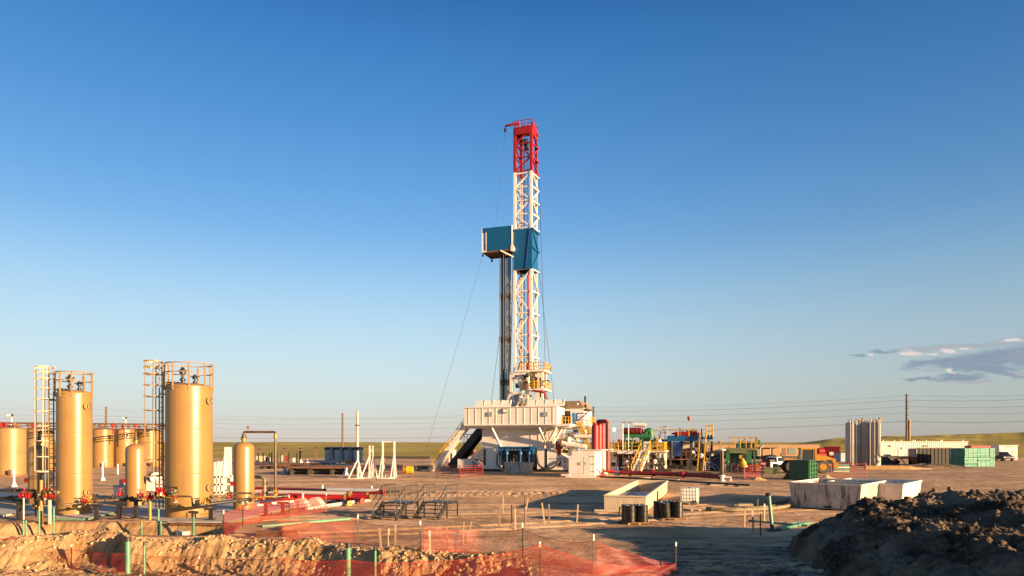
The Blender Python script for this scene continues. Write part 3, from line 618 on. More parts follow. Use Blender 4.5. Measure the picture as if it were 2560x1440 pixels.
# ---------------------------------------------------------------- mast
VM = 3.6                                            # front plane of the mast
mz = lambda py: z(py, u(1328, VM), VM)
m0, m1 = u(1287.3, VM), u(1328, VM); MD = 2.75; m2 = VM + MD
ZT, ZR, ZW0, ZW1, ZF = mz(300), mz(427), mz(572), mz(672), mz(925)
def lattice(name, za, zb_, n, m, flip=0, lw=.36):
    root = None
    for (x, y, w_) in ((m0, VM, lw), (m1, VM, lw), (m0 + .15, m2, lw * .9), (m1, m2, lw * .9)):
        mb = MB(); mb.box(x - w_ / 2, x + w_ / 2, y - w_ / 2, y + w_ / 2, za, zb_); o = mb.build('mast_section' if root is None else 'leg', m, root or rig); root = root or o
    mb = MB(); hs = [za + .2 + (zb_ - za - .4) * i / n for i in range(n + 1)]
    for i, h_ in enumerate(hs):
        mb.bar((m0, VM, h_), (m1, VM, h_), .17); mb.bar((m1, VM, h_), (m1 + .42, m2, h_), .19); mb.bar((m0, VM, h_), (m0 + .15, m2, h_), .15)
        mb.bar((m1 + .42, m2, h_), (m1, m2, h_), .15)
        if i < n:
            g_ = hs[i + 1]; a_, b_ = (h_, g_) if (i + flip) % 2 else (g_, h_)
            mb.bar((m0, VM, a_), (m1, VM, b_), .19); mb.bar((m1 + .1, VM, b_), (m1 + .3, m2, a_), .19); mb.bar((m0, VM, a_), (m0 + .15, m2, b_), .15)
    mb.build('bracing', m, root); return root
sec_w = lattice('mast', ZF - 1.5, ZW1 + .25, 5, 'whitec', 1)
sec_u = lattice('mast', ZW1 * 0 + mz(570), ZR, 4, 'whitec', 0)
sec_r = lattice('mast', ZR, mz(318), 3, 'red', 1, .42)
sec_w['label'] = 'white lower section of the mast'; sec_u['label'] = 'white upper section of the mast'; sec_r['label'] = 'red top section of the mast'
# blue cladding round the mast
mb = MB(); mb.box(m0 - .28, m1 + .1, VM - .32, VM - .22, ZW1, ZW0); mb.box(m1 + .1, m1 + .2, VM - .32, m2 + .25, ZW1, ZW0); mb.box(m0 - .2, m1 + .1, m2 + .12, m2 + .22, ZW1, ZW0); mb.box(m0 - .3, m0 - .2, VM - .2, m2 + .1, ZW1, ZW0)
cl_ = mb.build('mast_cladding', 'blue', rig)
mb = MB(); a_ = V(m1 + .24, VM - .2, ZW0 - .1); c_ = V(m1 + .34, m2 + .3, (ZW0 + ZW1) / 2 + .2)
mb.bar(a_, V(m1 + .34, m2 + .2, c_.z), .16); mb.bar(V(m1 + .34, m2 + .2, c_.z), V(m1 + .24, VM - .2, ZW1 + .2), .16); mb.bar(V(m1 + .3, VM - .3, ZW0), V(m1 + .36, m2 + .5, ZW0), .22); mb.bar(V(m1 + .3, VM - .3, c_.z), V(m1 + .36, m2 + .5, c_.z), .2)
mb.build('cladding_brace', 'blue', cl_)
mb = MB(); mb.bar((u(1314, VM - .4), VM - .38, ZW1 + .1), (u(1324, VM - .4), VM - .38, ZW0), .1); mb.build('cladding_strip', 'dblue', cl_)
# crown: water table box, sheaves, railing, small boom
mb = MB(); mb.box(m0 + .1, m1 - .1, VM - .25, VM + .1, mz(333), mz(318)); mb.box(m0 - .2, m1 + .2, VM - .22, m2 + .2, mz(317), mz(315)); mb.box(m1 - .1, m1 + .25, VM + .1, m2, mz(335), mz(305)); mb.box(m0 - .2, m0 + .05, VM, m2, mz(335), mz(317)); cr = mb.build('crown', 'red', rig)
mb = MB(); rails(mb, [(m0 - .2, VM - .2, mz(316)), (m1 + .2, VM - .2, mz(316)), (m1 + .2, m2, mz(316)), (m0 - .2, m2, mz(316)), (m0 - .2, VM - .2, mz(316))], 1.05, .05, .9); mb.build('crown_railing', 'red', cr)
mb = MB(); mb.cyl((m0 + .4, VM + .6, mz(317)), (m0 + .4, VM + .6, mz(296)), .11, n=8); e_ = V(u(1262, VM), VM + .2, mz(304)); mb.bar((m0 + .4, VM + .6, mz(297)), e_, .16, .3); mb.bar((m0 + .4, VM + .6, mz(303)), V((m0 + .4 + e_.x) / 2, VM + .4, mz(301)), .1)
boom = mb.build('crown_boom', 'red', cr)
mb = MB(); mb.box(e_.x - .16, e_.x + .16, e_.y - .15, e_.y + .15, mz(318), mz(310)); mb.cyl(e_, e_ - V(0, 0, .5), .05); mb.build('hook_block', 'dark', boom)
for k in range(3):
    mb = MB(); x = m0 + .9 + k * .45; mb.lathe([(.1, -.1), (.62, -.1), (.55, 0), (.62, .1), (.1, .1)], 16, (x, (VM + m2) / 2, mz(309)), (1, 0, .1)); mb.build('sheave', 'redd', cr)
mb = MB(); mb.lathe([(.1, -.3), (.5, -.3), (.5, .3), (.1, .3)], 14, ((m0 + m1) / 2, (VM + m2) / 2, mz(343)), (1, 0, 0)); mb.box((m0 + m1) / 2 - .3, (m0 + m1) / 2 + .3, m2 - 1.2, m2 - .6, mz(360), mz(345)); mb.build('travelling_block', 'dark', rig)
mb = MB()
for k in range(8): x = u(1306 + k * 2.3, VM + 1.4); mb.cyl((x, VM + 1.2 + (k % 3) * .2, ZF + 1), (x, VM + 1.2 + (k % 3) * .2, mz(340)), .022, n=5)
mb.build('drill_line', 'black', rig)
mb = MB(); x = u(1308, m2 - .4); 
for dx_ in (-.22, .22): mb.cyl((x + dx_, m2 - .45, ZF), (x + dx_, m2 - .45, mz(345)), .035, n=5)
for i in range(110): h_ = ZF + i * (mz(345) - ZF) / 110; mb.cyl((x - .22, m2 - .45, h_), (x + .22, m2 - .45, h_), .025, n=4)
mb.build('mast_ladder', 'black', rig)
mb = MB(); x = u(1320.5, VM + .7); mb.cyl((x, VM + .7, mz(960)), (x, VM + .7, ZW1 + .2), .13, n=8); mb.box(x - .3, x + .35, VM + .6, VM + 1.5, mz(925), mz(900)); sp_ = mb.build('standpipe', 'red', rig)
mb = MB(); mb.box(x + .12, x + .5, VM + 1.2, VM + 1.7, mz(930), ZW1); mb.build('guide_rail', 'rust', rig)
# mast foot: platforms, A-frame, railings, yellow tank
mb = MB(); a0, a1 = u(1274, 2.6), u(1322, 2.6); zA = mz(933); zB = mz(985)
for yy in (2.6, 7.6):
    mb.box(a0, a0 + .5, yy, yy + .45, zB, zA); mb.box(a1 - .55, a1, yy, yy + .45, ZD + .3, zA); mb.box(a0 + 1.55, a0 + 1.8, yy, yy + .3, zB, zA)
    mb.box(a0, a1, yy, yy + .45, zA - .3, zA + .1); mb.box(a0, a0 + 1.8, yy, yy + .4, zB - .1, zB + .3); mb.bar((a0 + .4, yy + .2, zA - .3), (a0 + 1.7, yy + .2, mz(965)), .42)
    mb.bar((a0 + .1, yy + .2, zB), (a0 - 1.4, yy + .2, ZD + .5), .4); mb.bar((a0 + 1.9, yy + .2, zB), (a0 - .4, yy + .2, ZD + .5), .5); mb.bar((a0 + .3, yy + .2, zB), (a0 + 1.9, yy + .2, ZD + .3), .3)
mb.box(a0, a0 + .45, 3.05, 7.6, zA - .3, zA + .1); mb.box(a1 - .5, a1, 3.05, 7.6, zA - .3, zA + .1)
mb.prism([(a0 - .6, ZD + .35), (a0 + 1.9, ZD + .35), (a0 + 1.6, zB), (a0 + .1, zB)], 3.3, 4.2)
ft = mb.build('mast_base_frame', 'whitec', rig)
mb = MB(); q0, q1 = u(1290, 2.4), u(1348, 3.0); zP = mz(925)
mb.box(a1, q1 + .9, 2.5, 6.8, zP - .35, zP - .1); mb.box(a0 + .8, a1, 2.45, 2.6, zP - .35, zP - .1)
zQ = mz(975); mb.box(a1, q1 + .9, 2.5, 6.8, zQ - .15, zQ + .1); zS = mz(946)
for xx in (a1 + 1.2, q1 + .3): mb.box(xx, xx + .3, 3, 3.3, ZD + .3, zP - .35)
for i in range(7): xx = a1 + .1 + i * .36; mb.bar((xx, 3.6, zQ), (xx + random.uniform(-.2, .3), 3.8, zP - .4), random.uniform(.12, .3))
mb.box(a1 + .2, q1 + .5, 4.5, 5.5, zQ + .2, zP - .5)
plat = mb.build('mast_platform', 'whitec', rig)
mb = MB(); rails(mb, [(q0, 2.5, zP - .1), (a1 + .1, 2.5, zP - .1), (q1 + .9, 2.5, zP - .1), (q1 + .9, 6.8, zP - .1), (a1, 6.8, zP - .1)], 1.1, .055, .75)
mb.build('platform_railing', 'yellow', plat)
mb = MB(); rails(mb, [(a1 + .1, 2.5, zQ + .1), (q1 + .9, 2.5, zQ + .1), (q1 + .9, 6.8, zQ + .1)], 1.05, .055, .8)
mb.build('platform_railing', 'yellow', plat)
mb = MB(); mb.box(a0 + .9, a0 + 1.5, 5.2, 5.5, mz(972), mz(967)); mb.build('yellow_box', 'yellow', rig)
mb = MB(); mb.box(u(1329, 2.8), u(1343, 2.8), 2.62, 3.4, mz(971), mz(953)); mb.build('yellow_tank', 'yellow', rig)
mb = MB(); mb.tube(soft([(u(1333, 2.4), 2.3, mz(977)), (u(1336, 2.4), 2.3, mz(979)), (u(1362, 2.4), 2.3, mz(983)), (u(1364, 2.4), 2.3, mz(999))], .4), .16, 8); mb.build('red_hose', 'red', rig)
mb = MB()
for i in range(14): px = random.uniform(1326, 1362); x = u(px, 3); mb.box(x, x + random.uniform(.15, .5), 3.4, 4.4, (b_ := random.uniform(ZD + .4, zQ - .8)), b_ + random.uniform(.4, 1.2))
for i in range(6): x = u(1306 + i * 2, 2.4); mb.box(x - .1, x + .08, 2.35, 2.6, mz(random.uniform(965, 980)), mz(random.uniform(945, 960)))
mb.build('mast_base_gear', 'brownpipe', rig); mb = MB()
mb.tube(soft([(u(1304, 2.3), 2.3, mz(985)), (u(1297, 2.2), 2.2, mz(1000)), (u(1303, 2.1), 2.1, mz(1016))], .8), .08); mb.build('hose_loop', 'brownpipe', rig)
mb = MB(); mb.tube(soft([(u(1312, 2.3), 2.3, mz(982)), (u(1318, 2.2), 2.2, mz(992)), (u(1308, 2.1), 2.1, mz(1016))], .8), .07)
mb.build('hose_loop', 'brownpipe', rig)
mb = MB(); x = u(1302, 2.2)
for dx_ in (-.22, .22): mb.cyl((x + dx_, 2.2, ZD + 1.6), (x + dx_ + .1, 2.2, mz(985)), .035, n=5)
for i in range(9): h_ = ZD + 1.7 + i * .3; mb.cyl((x - .22, 2.2, h_), (x + .25, 2.2, h_), .03, n=5)
mb.build('access_ladder', 'galv', rig)
mb = MB(); mb.box(u(1305, VM), u(1315, VM), VM + .3, VM + .7, mz(893), mz(886)); mb.build('mast_cabinet', 'whitec', rig)
# racking board
vb0 = 2.6; k0, k1 = u(1206, vb0), u(1278.5, vb0); zk0, zk1 = z(622.5, k1, vb0), z(563.5, k1, vb0)
mb = MB(); ksl = u(1216, vb0)
mb.box(ksl, k1, vb0, vb0 + .1, zk0, zk1); mb.box(k0, ksl, vb0, vb0 + .1, zk1 - .7, zk1); mb.box(k0, k1, vb0 + 3.6, vb0 + 3.7, zk0, zk1); mb.box(k0 - .1, k0, vb0 + 1.2, vb0 + 3.7, zk0, zk1); rb = mb.build('racking_board', 'blue', rig)
mb = MB(); mb.box(k1, k1 + .12, vb0 - .05, vb0 + .15, zk0 - .2, zk1 + .05); mb.box(ksl - .1, ksl, vb0 - .05, vb0 + .1, zk0, zk1 - .7); mb.cyl((k0 + .15, vb0 + .4, zk0), (k0 + .15, vb0 + .4, zk1 - .6), .06); mb.box(k0 - .12, k0, vb0, vb0 + .12, zk0, zk1); mb.box(k0 - .1, ksl, vb0 - .05, vb0 + .2, zk0 - .15, zk0 + .1)
mb.bar((u(1252, vb0), vb0 - .05, zk0 - .1), (u(1282, vb0), vb0 + .3, z(641, k1, vb0)), .2); mb.bar((k1, vb0, zk0 + .1), (m0, VM, zk0 + .1), .35); mb.box(k1 - .1, k1 + .3, vb0 - .1, vb0 + .5, zk0 - .3, zk0 + .5); mb.build('board_frame', 'whitec', rb)
mb = MB()
for i in range(14): x = k0 + (k1 - k0) * (i + .5) / 14; mb.box(x - .05, x + .05, vb0 + .1, vb0 + 3.6, zk0 - .12, zk0 + .06)
mb.box(k0, k1, vb0 - .02, vb0 + .08, zk0 - .2, zk0 - .02); mb.box(k0, k1, vb0 + 3.62, vb0 + 3.72, zk0 - .2, zk0); mb.box(k0, k0 + .1, vb0, vb0 + 3.6, zk0 - .2, zk0); mb.box(k0, k1, vb0 + 1.6, vb0 + 1.75, zk0 - .2, zk0)
mb.box(k0 + .25, k0 + .8, vb0 + .9, vb0 + 1.4, zk0, zk0 + 1.9); mb.build('finger_grating', 'brownpipe', rb)
mb = MB(); mb.box(k1 + .15, m0 - .3, vb0 + .6, vb0 + 1.2, zk0 + .2, zk1 - .8); mb.build('board_gear', 'galv', rb)
for (xx, yy) in ((k0 + .05, vb0 + .1), (k0 + .3, vb0 + 3.5)):
    mb = MB(); mb.lathe([(.03, -.1), (.2, -.1), (.2, .1), (.03, .1)], 12, (xx, yy, zk0 - .55), (1, 0, 0)); mb.box(xx - .06, xx + .06, yy - .05, yy + .05, zk0 - .5, zk0 - .1); mb.build('pulley', 'dark', rb)
# stands of drill pipe racked under the board
zp0 = ZD + .38; zp1 = zk0 - .2
proto = None
for i in range(10):
    px = (1250.3, 1253.6, 1256.4, 1258.6, 1261.2, 1264.2, 1267.2, 1270.4, 1273.3, 1276.2)[i]; vv = vb0 + (.5 + (i * 7 % 5) * .62); x = u(px, vv); w0 = G.w(x, vv, 0)
    if proto is None:
        mb = MB(); mb.cyl((0, 0, zp0), (0, 0, zp1 + .9), .08, n=8); proto = mb.build('drill_pipe', 'drillpipe', None)
        tag(proto, 'dark stand of drill pipe racked upright under the blue board', 'drill pipe', 'drill pipe stands racked beside the mast')
        each('tool_joint', 'dark', proto, [lambda mb, c_=zp0 + (zp1 - zp0) * h_: mb.cyl((0, 0, c_ - .45), (0, 0, c_ + .45), .095, n=8) for h_ in (.25, .5, .75)]); o = proto
    else: o = dup(proto)
    o.location = w0
# stairs and pipe ramp at the left end
sr = G.root('rig_stairs', 'long white outside staircase with yellow handrails rising to the rig floor', 'stairs')
a_ = V(fl0 - .1, -1.2, ZD + .35); b_ = V(u(1080, -1.2), -1.2, .1)
mb = MB()
for dy_ in (0, 1.3): mb.bar(a_ + V(0, dy_, 0), b_ + V(0, dy_, 0), .14, .62)
n = 26
for i in range(n): p = a_.lerp(b_, (i + .5) / n); mb.box(p.x - .14, p.x + .14, p.y, p.y + 1.3, p.z - .03, p.z + .03)
mb.box(b_.x - .7, b_.x + .4, b_.y - .2, b_.y + 1.5, .0, .14); mb.box(a_.x - 1.0, a_.x, a_.y, a_.y + 1.3, a_.z - .1, a_.z)
mb.build('stringer', 'whitec', sr)
mb = MB()
for dy_ in (-.05, 1.35):
    p, q = a_ + V(0, dy_, .3), b_ + V(0, dy_, .3)
    for h_ in (1.0, .5): mb.cyl(p + V(0, 0, h_), q + V(0, 0, h_), .05, n=6)
    for i in range(9): c_ = p.lerp(q, i / 8); mb.cyl(c_, c_ + V(0, 0, 1.0), .05, n=6)
    mb.cyl(p + V(.1, 0, 1), p + V(1.0, 0, 1), .05, n=6)
mb.build('handrail', 'yellow', sr)
rp = G.root('pipe_ramp', 'black sloping pipe ramp leaning against the left end of the rig floor', 'ramp')
mb = MB(); a_ = V(u(1206, 4), 4, ZD + .2); b_ = V(u(1125, 4), 4, .5)
mb.hexa([b_ + V(0, 0, -.55), b_ + V(.5, 0, -.55), b_ + V(.5, 2.6, -.55), b_ + V(0, 2.6, -.55)][0:4], [b_ + V(0, 0, .55), b_ + V(.3, 0, .55), b_ + V(.3, 2.6, .55), b_ + V(0, 2.6, .55)])
d_ = (a_ - b_); 
for dy_ in (0, 2.4): mb.bar(b_ + V(0, dy_, 0), a_ + V(0, dy_, 0), .3, 1.0)
mb.hexa([b_ + V(0, .1, -.2), b_ + V(0, 2.4, -.2), b_ + V(0, 2.4, .2), b_ + V(0, .1, .2)], [a_ + V(0, .1, -.2), a_ + V(0, 2.4, -.2), a_ + V(0, 2.4, .2), a_ + V(0, .1, .2)])
mb.build('ramp_body', 'black', rp)
mb = MB(); q = b_.lerp(a_, .5)
for i in range(4): x = u(1160 + i * 8, 6.6); mb.cyl((x, 6.6, .2), (x, 6.6, z(1086, x, 6.6)), .06, n=6)
mb.cyl((u(1158, 6.6), 6.6, z(1086, u(1158, 6.6), 6.6)), (u(1184, 6.6), 6.6, z(1086, u(1158, 6.6), 6.6)), .06, n=6); mb.bar((u(1158, 6.6), 6.6, z(1086, u(1158, 6.6), 6.6)), (u(1166, 6.6), 6.6, z(1097, u(1158, 6.6), 6.6)), .06)
mb.build('ramp_railing', 'black', rp)
# guy wires and hanging lines
def wire(name, a, b, label, r=.02, sag=0, m='black', cat='guy wire', group='guy wires of the rig'):
    pts = [Vector(a).lerp(Vector(b), i / 12) - V(0, 0, sag * 4 * (i / 12) * (1 - i / 12)) for i in range(13)]
    mb = MB(); mb.tube(pts, r, 4); return tag(mb.build(name, m), label, cat, group)
wire('guy_wire', G.w(k0, vb0 + .2, zk0 - .3), Vector((gx(1047, 96), 96, 0)), 'long thin guy wire from the racking board down to the dirt at the left', .019, .5)
wire('guy_wire', G.w(e_.x, e_.y, mz(318)), G.w(u(1237, vb0 + 1), vb0 + 1, zk1 - .5), 'thin slack line hanging from the red boom to the racking board', .02, .2)
wire('guy_wire', G.w(m1 + .5, m2, mz(430)), G.w(u(1368, 3), 3, ZD + .3), 'thin cable hanging down the right side of the mast from the red section', .035, .3)
wire('guy_wire', G.w(m1 + .4, m2, mz(660)), G.w(u(1392, 4), 4, ZD + .5), 'thin cable spreading outward right from the blue cladding to the rig floor', .03, 0)
wire('guy_wire', G.w(u(1249, 2), 2, mz(840)), G.w(u(1226, 2), 2, wt), 'short thin cable slanting beside the racked drill pipe down to the windwall', .03, 0)
wire('guy_wire', G.w(u(1283, 2.4), 2.4, zk0 - 1.5), G.w(u(1276, 2.4), 2.4, mz(930)), 'dark hose hanging between the racked pipe and the mast', .07, 0)
# ================================================================ left: tanks, vessels, piping
def tall_tank(px, ybase, w_px, ytop, yrail, cage, cage_y, name_label, ladder_px):
    Yf = gy(ybase); r = w_px / 2 / F * Yf * 1.03 * math.cos(math.atan((px - CX) / F)); Yc = Yf + r; x = gx(px, Yc); h = gz(ytop, Yf)
    o = thing('process_tank', name_label, 'tank', (x, Yc, 0))
    mb = MB(); mb.lathe([(r, 0), (r, h * .322), (r, h * .33), (r - .006, h * .333), (r, h * .336), (r, h * .344), (r, h * .652), (r, h * .66), (r - .006, h * .663), (r, h * .666), (r, h * .674), (r, h - .2), (r, h - .14), (r * .985, h - .06), (r * .9, h + .02), (r * .5, h + .12), (.02, h + .15)], 64)
    sh = mb.build('shell', 'tan', o)
    mb = MB(); mb.lathe([(r + .005, h - .16), (r + .05, h - .15), (r + .05, h - .10), (r + .005, h - .09)], 64); mb.build('top_rim', 'tan_flat', sh)
    mb = MB(); mb.box(-r * .11, -r * .11 + .02, -r * .999 - .003, -r * .97, h * .35, h - .2); mb.build('seam', 'tan_flat', sh)
    # railing ring
    mb = MB(); hr = gz(yrail, Yc) - h; nn = 9; rr = r + .02
    ring = [V(rr * math.cos(2 * math.pi * i / 40), rr * math.sin(2 * math.pi * i / 40), h + hr) for i in range(41)]
    mb.tube(ring, .035, 6); mb.tube([p - V(0, 0, hr * .42) for p in ring], .03, 6)
    for i in range(nn): a_ = 2 * math.pi * (i + .35) / nn; mb.box(rr * math.cos(a_) - .04, rr * math.cos(a_) + .04, rr * math.sin(a_) - .03, rr * math.sin(a_) + .03, h - .3, h + hr)
    mb.build('top_railing', 'tanlight', o)
    # vent valves on the roof
    for (ax, ay, hh, rr_) in ((-.35, .1, 1.1, .095), (.12, .3, .7, .075), (-.55, -.3, .22, .2)):
        mb = MB(); mb.lathe([(rr_, h), (rr_, h + hh * .25), (rr_ * 1.7, h + hh * .28), (rr_ * 1.7, h + hh * .38), (rr_ * .8, h + hh * .42), (rr_ * .8, h + hh * .6), (rr_ * 1.9, h + hh * .64), (rr_ * 1.9, h + hh * .8), (rr_ * .6, h + hh)], 12, (ax * r, ay * r, 0)); mb.box(ax * r - .28, ax * r + .28, ay * r - .03, ay * r + .03, h + hh * .78, h + hh * .84); mb.build('vent_valve', 'black', o)
    # hatches near the right edge, round covers on short necks
    for hy in (h - .9 * h / 7.7, gz(ybase - (78 if w_px > 100 else 58), Yf)):
        a_ = R(-76 if w_px > 100 else -70); n_ = V(math.sin(-a_), -math.cos(a_), 0); c_ = n_ * r + V(0, 0, hy)
        mb = MB(); mb.lathe([(.17, -.1), (.17, .08), (.215, .09), (.215, .13), (.02, .15)], 16, c_, n_); hc = mb.build('hatch', 'tan_flat', o)
        mb = MB(); mb.bar(c_ + n_ * .16 + V(0, 0, -.13), c_ + n_ * .16 + V(0, 0, .13), .03); mb.tube(arc(c_ + n_ * .14, V(-n_.y, n_.x, 0), V(0, 0, 1), .2, -1.2, 1.2), .018, 5); mb.build('handle', 'black', hc)
    # square skirt opening with round port at the foot
    a_ = R(-73 if w_px > 100 else -68); n_ = V(math.sin(-a_), -math.cos(a_), 0); mb = MB(); mb.lathe([(.20, -.05), (.20, .02), (.02, .025)], 16, n_ * r + V(0, 0, .62), n_); mb.build('port', 'black', o)
    mb = MB(); mb.lathe([(.2, -.02), (.26, -.02), (.26, .05), (.2, .05)], 16, n_ * r + V(0, 0, .62), n_); mb.build('port_ring', 'tan_flat', o)
    # ladder with safety cage on the left side
    lx = gx(ladder_px, Yc) - x; cz0, cz1 = gz(cage_y[1], Yc), gz(cage_y[0], Yc); cw = (cage[1] - cage[0]) / F * Yc
    mb = MB()
    for dy_ in (-.22, .22): mb.box(lx - .03, lx + .03, dy_ - .025, dy_ + .025, .5, cz1)
    kx = .12; mb.box(lx - .2, lx - .16, -.28, -.23, .5, cz1 * .99)
    for i in range(int((cz1 - .6) / .3)): mb.cyl((lx, -.22, .7 + i * .3), (lx, .22, .7 + i * .3), .018, n=5)
    for i in range(4): hz = h - .5 - i * (h - 2.2) / 3; mb.box(lx, -r + .02 if lx < -r else 0, -.3, -.24, hz - .04, hz + .04)
    la = mb.build('ladder', 'tanlight', o)
    nh = 10; cr_ = cw / 2; ccx = gx((cage[0] + cage[1]) / 2, Yc) - x
    for i in range(nh):
        hz = cz0 + (cz1 - cz0) * (0, .14, .29, .43, .57, .69, .79, .885, .945, 1)[i]; hz = min(hz, cz1 - .04)
        mb = MB(); pts = arc((ccx, 0, hz), V(1, 0, 0), V(0, 1, 0), cr_, R(35), R(325), 16)
        for p, q in zip(pts[:-1], pts[1:]): mb.bar(p, q, .02, .08 if i in (0, nh - 1, nh - 2, nh - 3) else .05)
        mb.bar(pts[0], V(lx, .22, hz), .02, .07); mb.bar(pts[-1], V(lx, -.22, hz), .02, .07); mb.build('cage_hoop', 'tanlight' if w_px > 100 else 'cream', la)
    for i in range(5):
        a_ = R(65 + i * 57.5); p = V(ccx + cr_ * math.cos(a_), cr_ * math.sin(a_), 0); mb = MB(); mb.box(p.x - .02, p.x + .02, p.y - .02, p.y + .02, cz0, cz1); mb.build('cage_bar', 'tanlight' if w_px > 100 else 'cream', la)
    mb = MB(); mb.cyl((-r - .1, .25, .3), (-r - .1, .25, h + .25), .13, n=12); mb.build('overflow_pipe', 'tan_flat' if w_px > 100 else 'black', o)
    return o, r, h
bigt, BR, BH = tall_tank(473, 1300, 120, 960, 911, (362, 407), (902, 1190), 'tallest tan process tank with railed top and caged ladder', 403)
smt, SR_, SH_ = tall_tank(186, 1291, 92, 978, 932, (90, 133), (916, 1178), 'tall narrower tan process tank with caged ladder, left of the tallest one', 128)
mb = MB(); mb.tube(arc((0, 0, 1.86), V(1, 0, 0), V(0, 1, 0), BR + .04, R(215), R(262), 8), .03, 6)
p_ = V(0, 0, 1.86); a0_ = R(262); e0 = V((BR + .04) * math.cos(a0_), (BR + .04) * math.sin(a0_), 1.86); mb.tube([e0, e0 + V(.15, -.05, 0), e0 + V(.15, -.05, -.4)], .03, 6); mb.build('sight_pipe', 'oil', bigt)

def vessel(px, ybase, w_px, ytop, label, neck=True):
    Yf = gy(ybase); r = w_px / 2 / F * Yf * 1.02 * math.cos(math.atan((px - CX) / F)); Yc = Yf + r; x = gx(px, Yc); h = gz(ytop, Yc)
    o = thing('pressure_vessel', label, 'pressure vessel', (x, Yc, 0))
    mb = MB(); prof = [(r, 0), (r, h - .42)] + [(r * math.cos(a_), h - .42 + .42 * math.sin(a_)) for a_ in (R(20), R(38), R(55), R(70), R(82))] + [(.02, h)]
    mb.lathe(prof, 40); mb.build('shell', 'tan', o)
    mb = MB(); mb.lathe([(.13, h - .05), (.13, h + .12), (.2, h + .13), (.2, h + .2), (.1, h + .22)], 14); mb.build('neck', 'brass', o)
    mb = MB(); mb.lathe([(.19, h + .2), (.19, h + .27), (.14, h + .30), (.09, h + .52)], 12); mb.build('reducer', 'oil', o)
    n_ = V(math.sin(R(28)), -math.cos(R(28)), 0); mb = MB(); mb.lathe([(.17, -.04), (.17, .02), (.02, .025)], 16, n_ * r + V(0, 0, .45), n_); mb.build('port', 'black', o)
    n_ = V(-math.sin(R(52)), -math.cos(R(52)), 0); c_ = n_ * (r + .06) + V(0, 0, 1.75); mb = MB(); mb.box(c_.x - .12, c_.x + .12, c_.y - .08, c_.y + .08, c_.z - .15, c_.z + .13); mb.build('gauge_box', 'red', o)
    return o, x, Yc, r, h
v1 = vessel(609.5, 1278, 53, 1104, 'small tan pressure vessel with a high brown pipe bent over to the right')
v2 = vessel(339.5, 1267, 53, 1109, 'small tan pressure vessel standing behind the caged ladder of the tallest tank')
v3 = vessel(97, 1264, 55, 1113, 'small tan pressure vessel standing behind the caged ladder of the narrower tank')
# gooseneck pipes over the vessels
o, x, Yc, r, h = v1; mb = MB(); zt = gz(1080, Yc); xe = gx(690, Yc) - x
mb.tube(soft([(0, 0, h + .45), (0, 0, zt), (xe, -.1, zt), (xe, -.1, .9)], .12), .075, 10); gn = mb.build('overhead_pipe', 'oil', o)
mb = MB(); mb.lathe([(.12, -.12), (.12, .12)], 12, (xe, -.1, gz(1091, Yc))); mb.build('pipe_coupling', 'brass', gn)
mb = MB(); mb.lathe([(.02, 0), (.02, .18), (.09, .2), (.09, .3), (.03, .33)], 8, (gx(620, Yc) - x, 0, zt + .05)); mb.build('gauge', 'redd', gn)
mb = MB(); mb.lathe([(.1, 0), (.16, .1), (.16, .25), (.1, .35)], 12, (xe, -.1, .75)); mb.build('pipe_coupling', 'brass', gn)
for (o, x, Yc, r, h), pe in ((v2, 395), (v3, 128)):
    mb = MB(); zt = h + .95; xe = gx(pe, Yc) - x; mb.tube(soft([(0, 0, h + .45), (0, 0, zt), (xe, 0, zt), (xe, .3, zt - .1)], .1), .07, 10); mb.build('overhead_pipe', 'oil', o)
# instrument drum on the vessel side (dark round end)
for (o, x, Yc, r, h), pd in ((v2, 386), (v3, 119)):
    mb = MB(); c_ = V(gx(pd, Yc) - x, -.05, 1.95); mb.lathe([(.02, -.32), (.34, -.32), (.36, -.28), (.36, .28), (.34, .32), (.02, .32)], 20, c_, (.75, -.66, 0)); dr = mb.build('heater_end', 'dark', o)
    mb = MB(); mb.lathe([(.36, .24), (.4, .26), (.4, .34), (.36, .36)], 20, c_, (.75, -.66, 0)); mb.build('ring', 'galv', dr)

# concrete pads under the tanks
for (pts, label) in (([(300, 1287), (420, 1309), (566, 1309), (770, 1262), (700, 1244), (380, 1252)], 'grey concrete pad under the tallest tank and its neighbour'),
                     ([(40, 1283), (140, 1297), (215, 1301), (285, 1284), (300, 1270), (60, 1262)], 'grey concrete pad under the narrower tall tank'),
                     ([(-120, 1282), (-20, 1296), (38, 1287), (50, 1275), (-40, 1268)], 'low concrete block at the left edge of the tank yard')):
    P_ = [at(*p) for p in pts]; mb = MB(); n = len(P_)
    mb.add([(p.x, p.y, -.1) for p in P_] + [(p.x, p.y, .10) for p in P_], [tuple(range(n - 1, -1, -1)), tuple(range(n, 2 * n))] + [(i, (i + 1) % n, (i + 1) % n + n, i + n) for i in range(n)])
    tag(mb.build('concrete_pad', 'conc', smooth=False), label, 'concrete pad')
for pts, label in (([(568, 1311), (770, 1265)], 'green plastic pipe along the front edge of the larger concrete pad'), ([(138, 1302), (205, 1303), (280, 1287), (420, 1281)], 'green plastic pipe along the edge of the smaller concrete pad')):
    mb = MB(); mb.tube([at(*p) + V(0, 0, .08) for p in pts], .05, 8); tag(mb.build('conduit_pipe', 'pvc'), label, 'pipe')
mb = MB(); p, q = at(420, 1311), at(566, 1312); mb.hexa([p + V(0, 0, -.05), q + V(0, 0, -.05), q + V(0, .4, -.05), p + V(0, .4, -.05)], [p + V(0, 0, .06), q + V(0, 0, .06), q + V(0, .4, .06), p + V(0, .4, .06)]); tag(mb.build('edge_plank', 'rust'), 'dark plank lying in front of the tallest tank', 'plank')

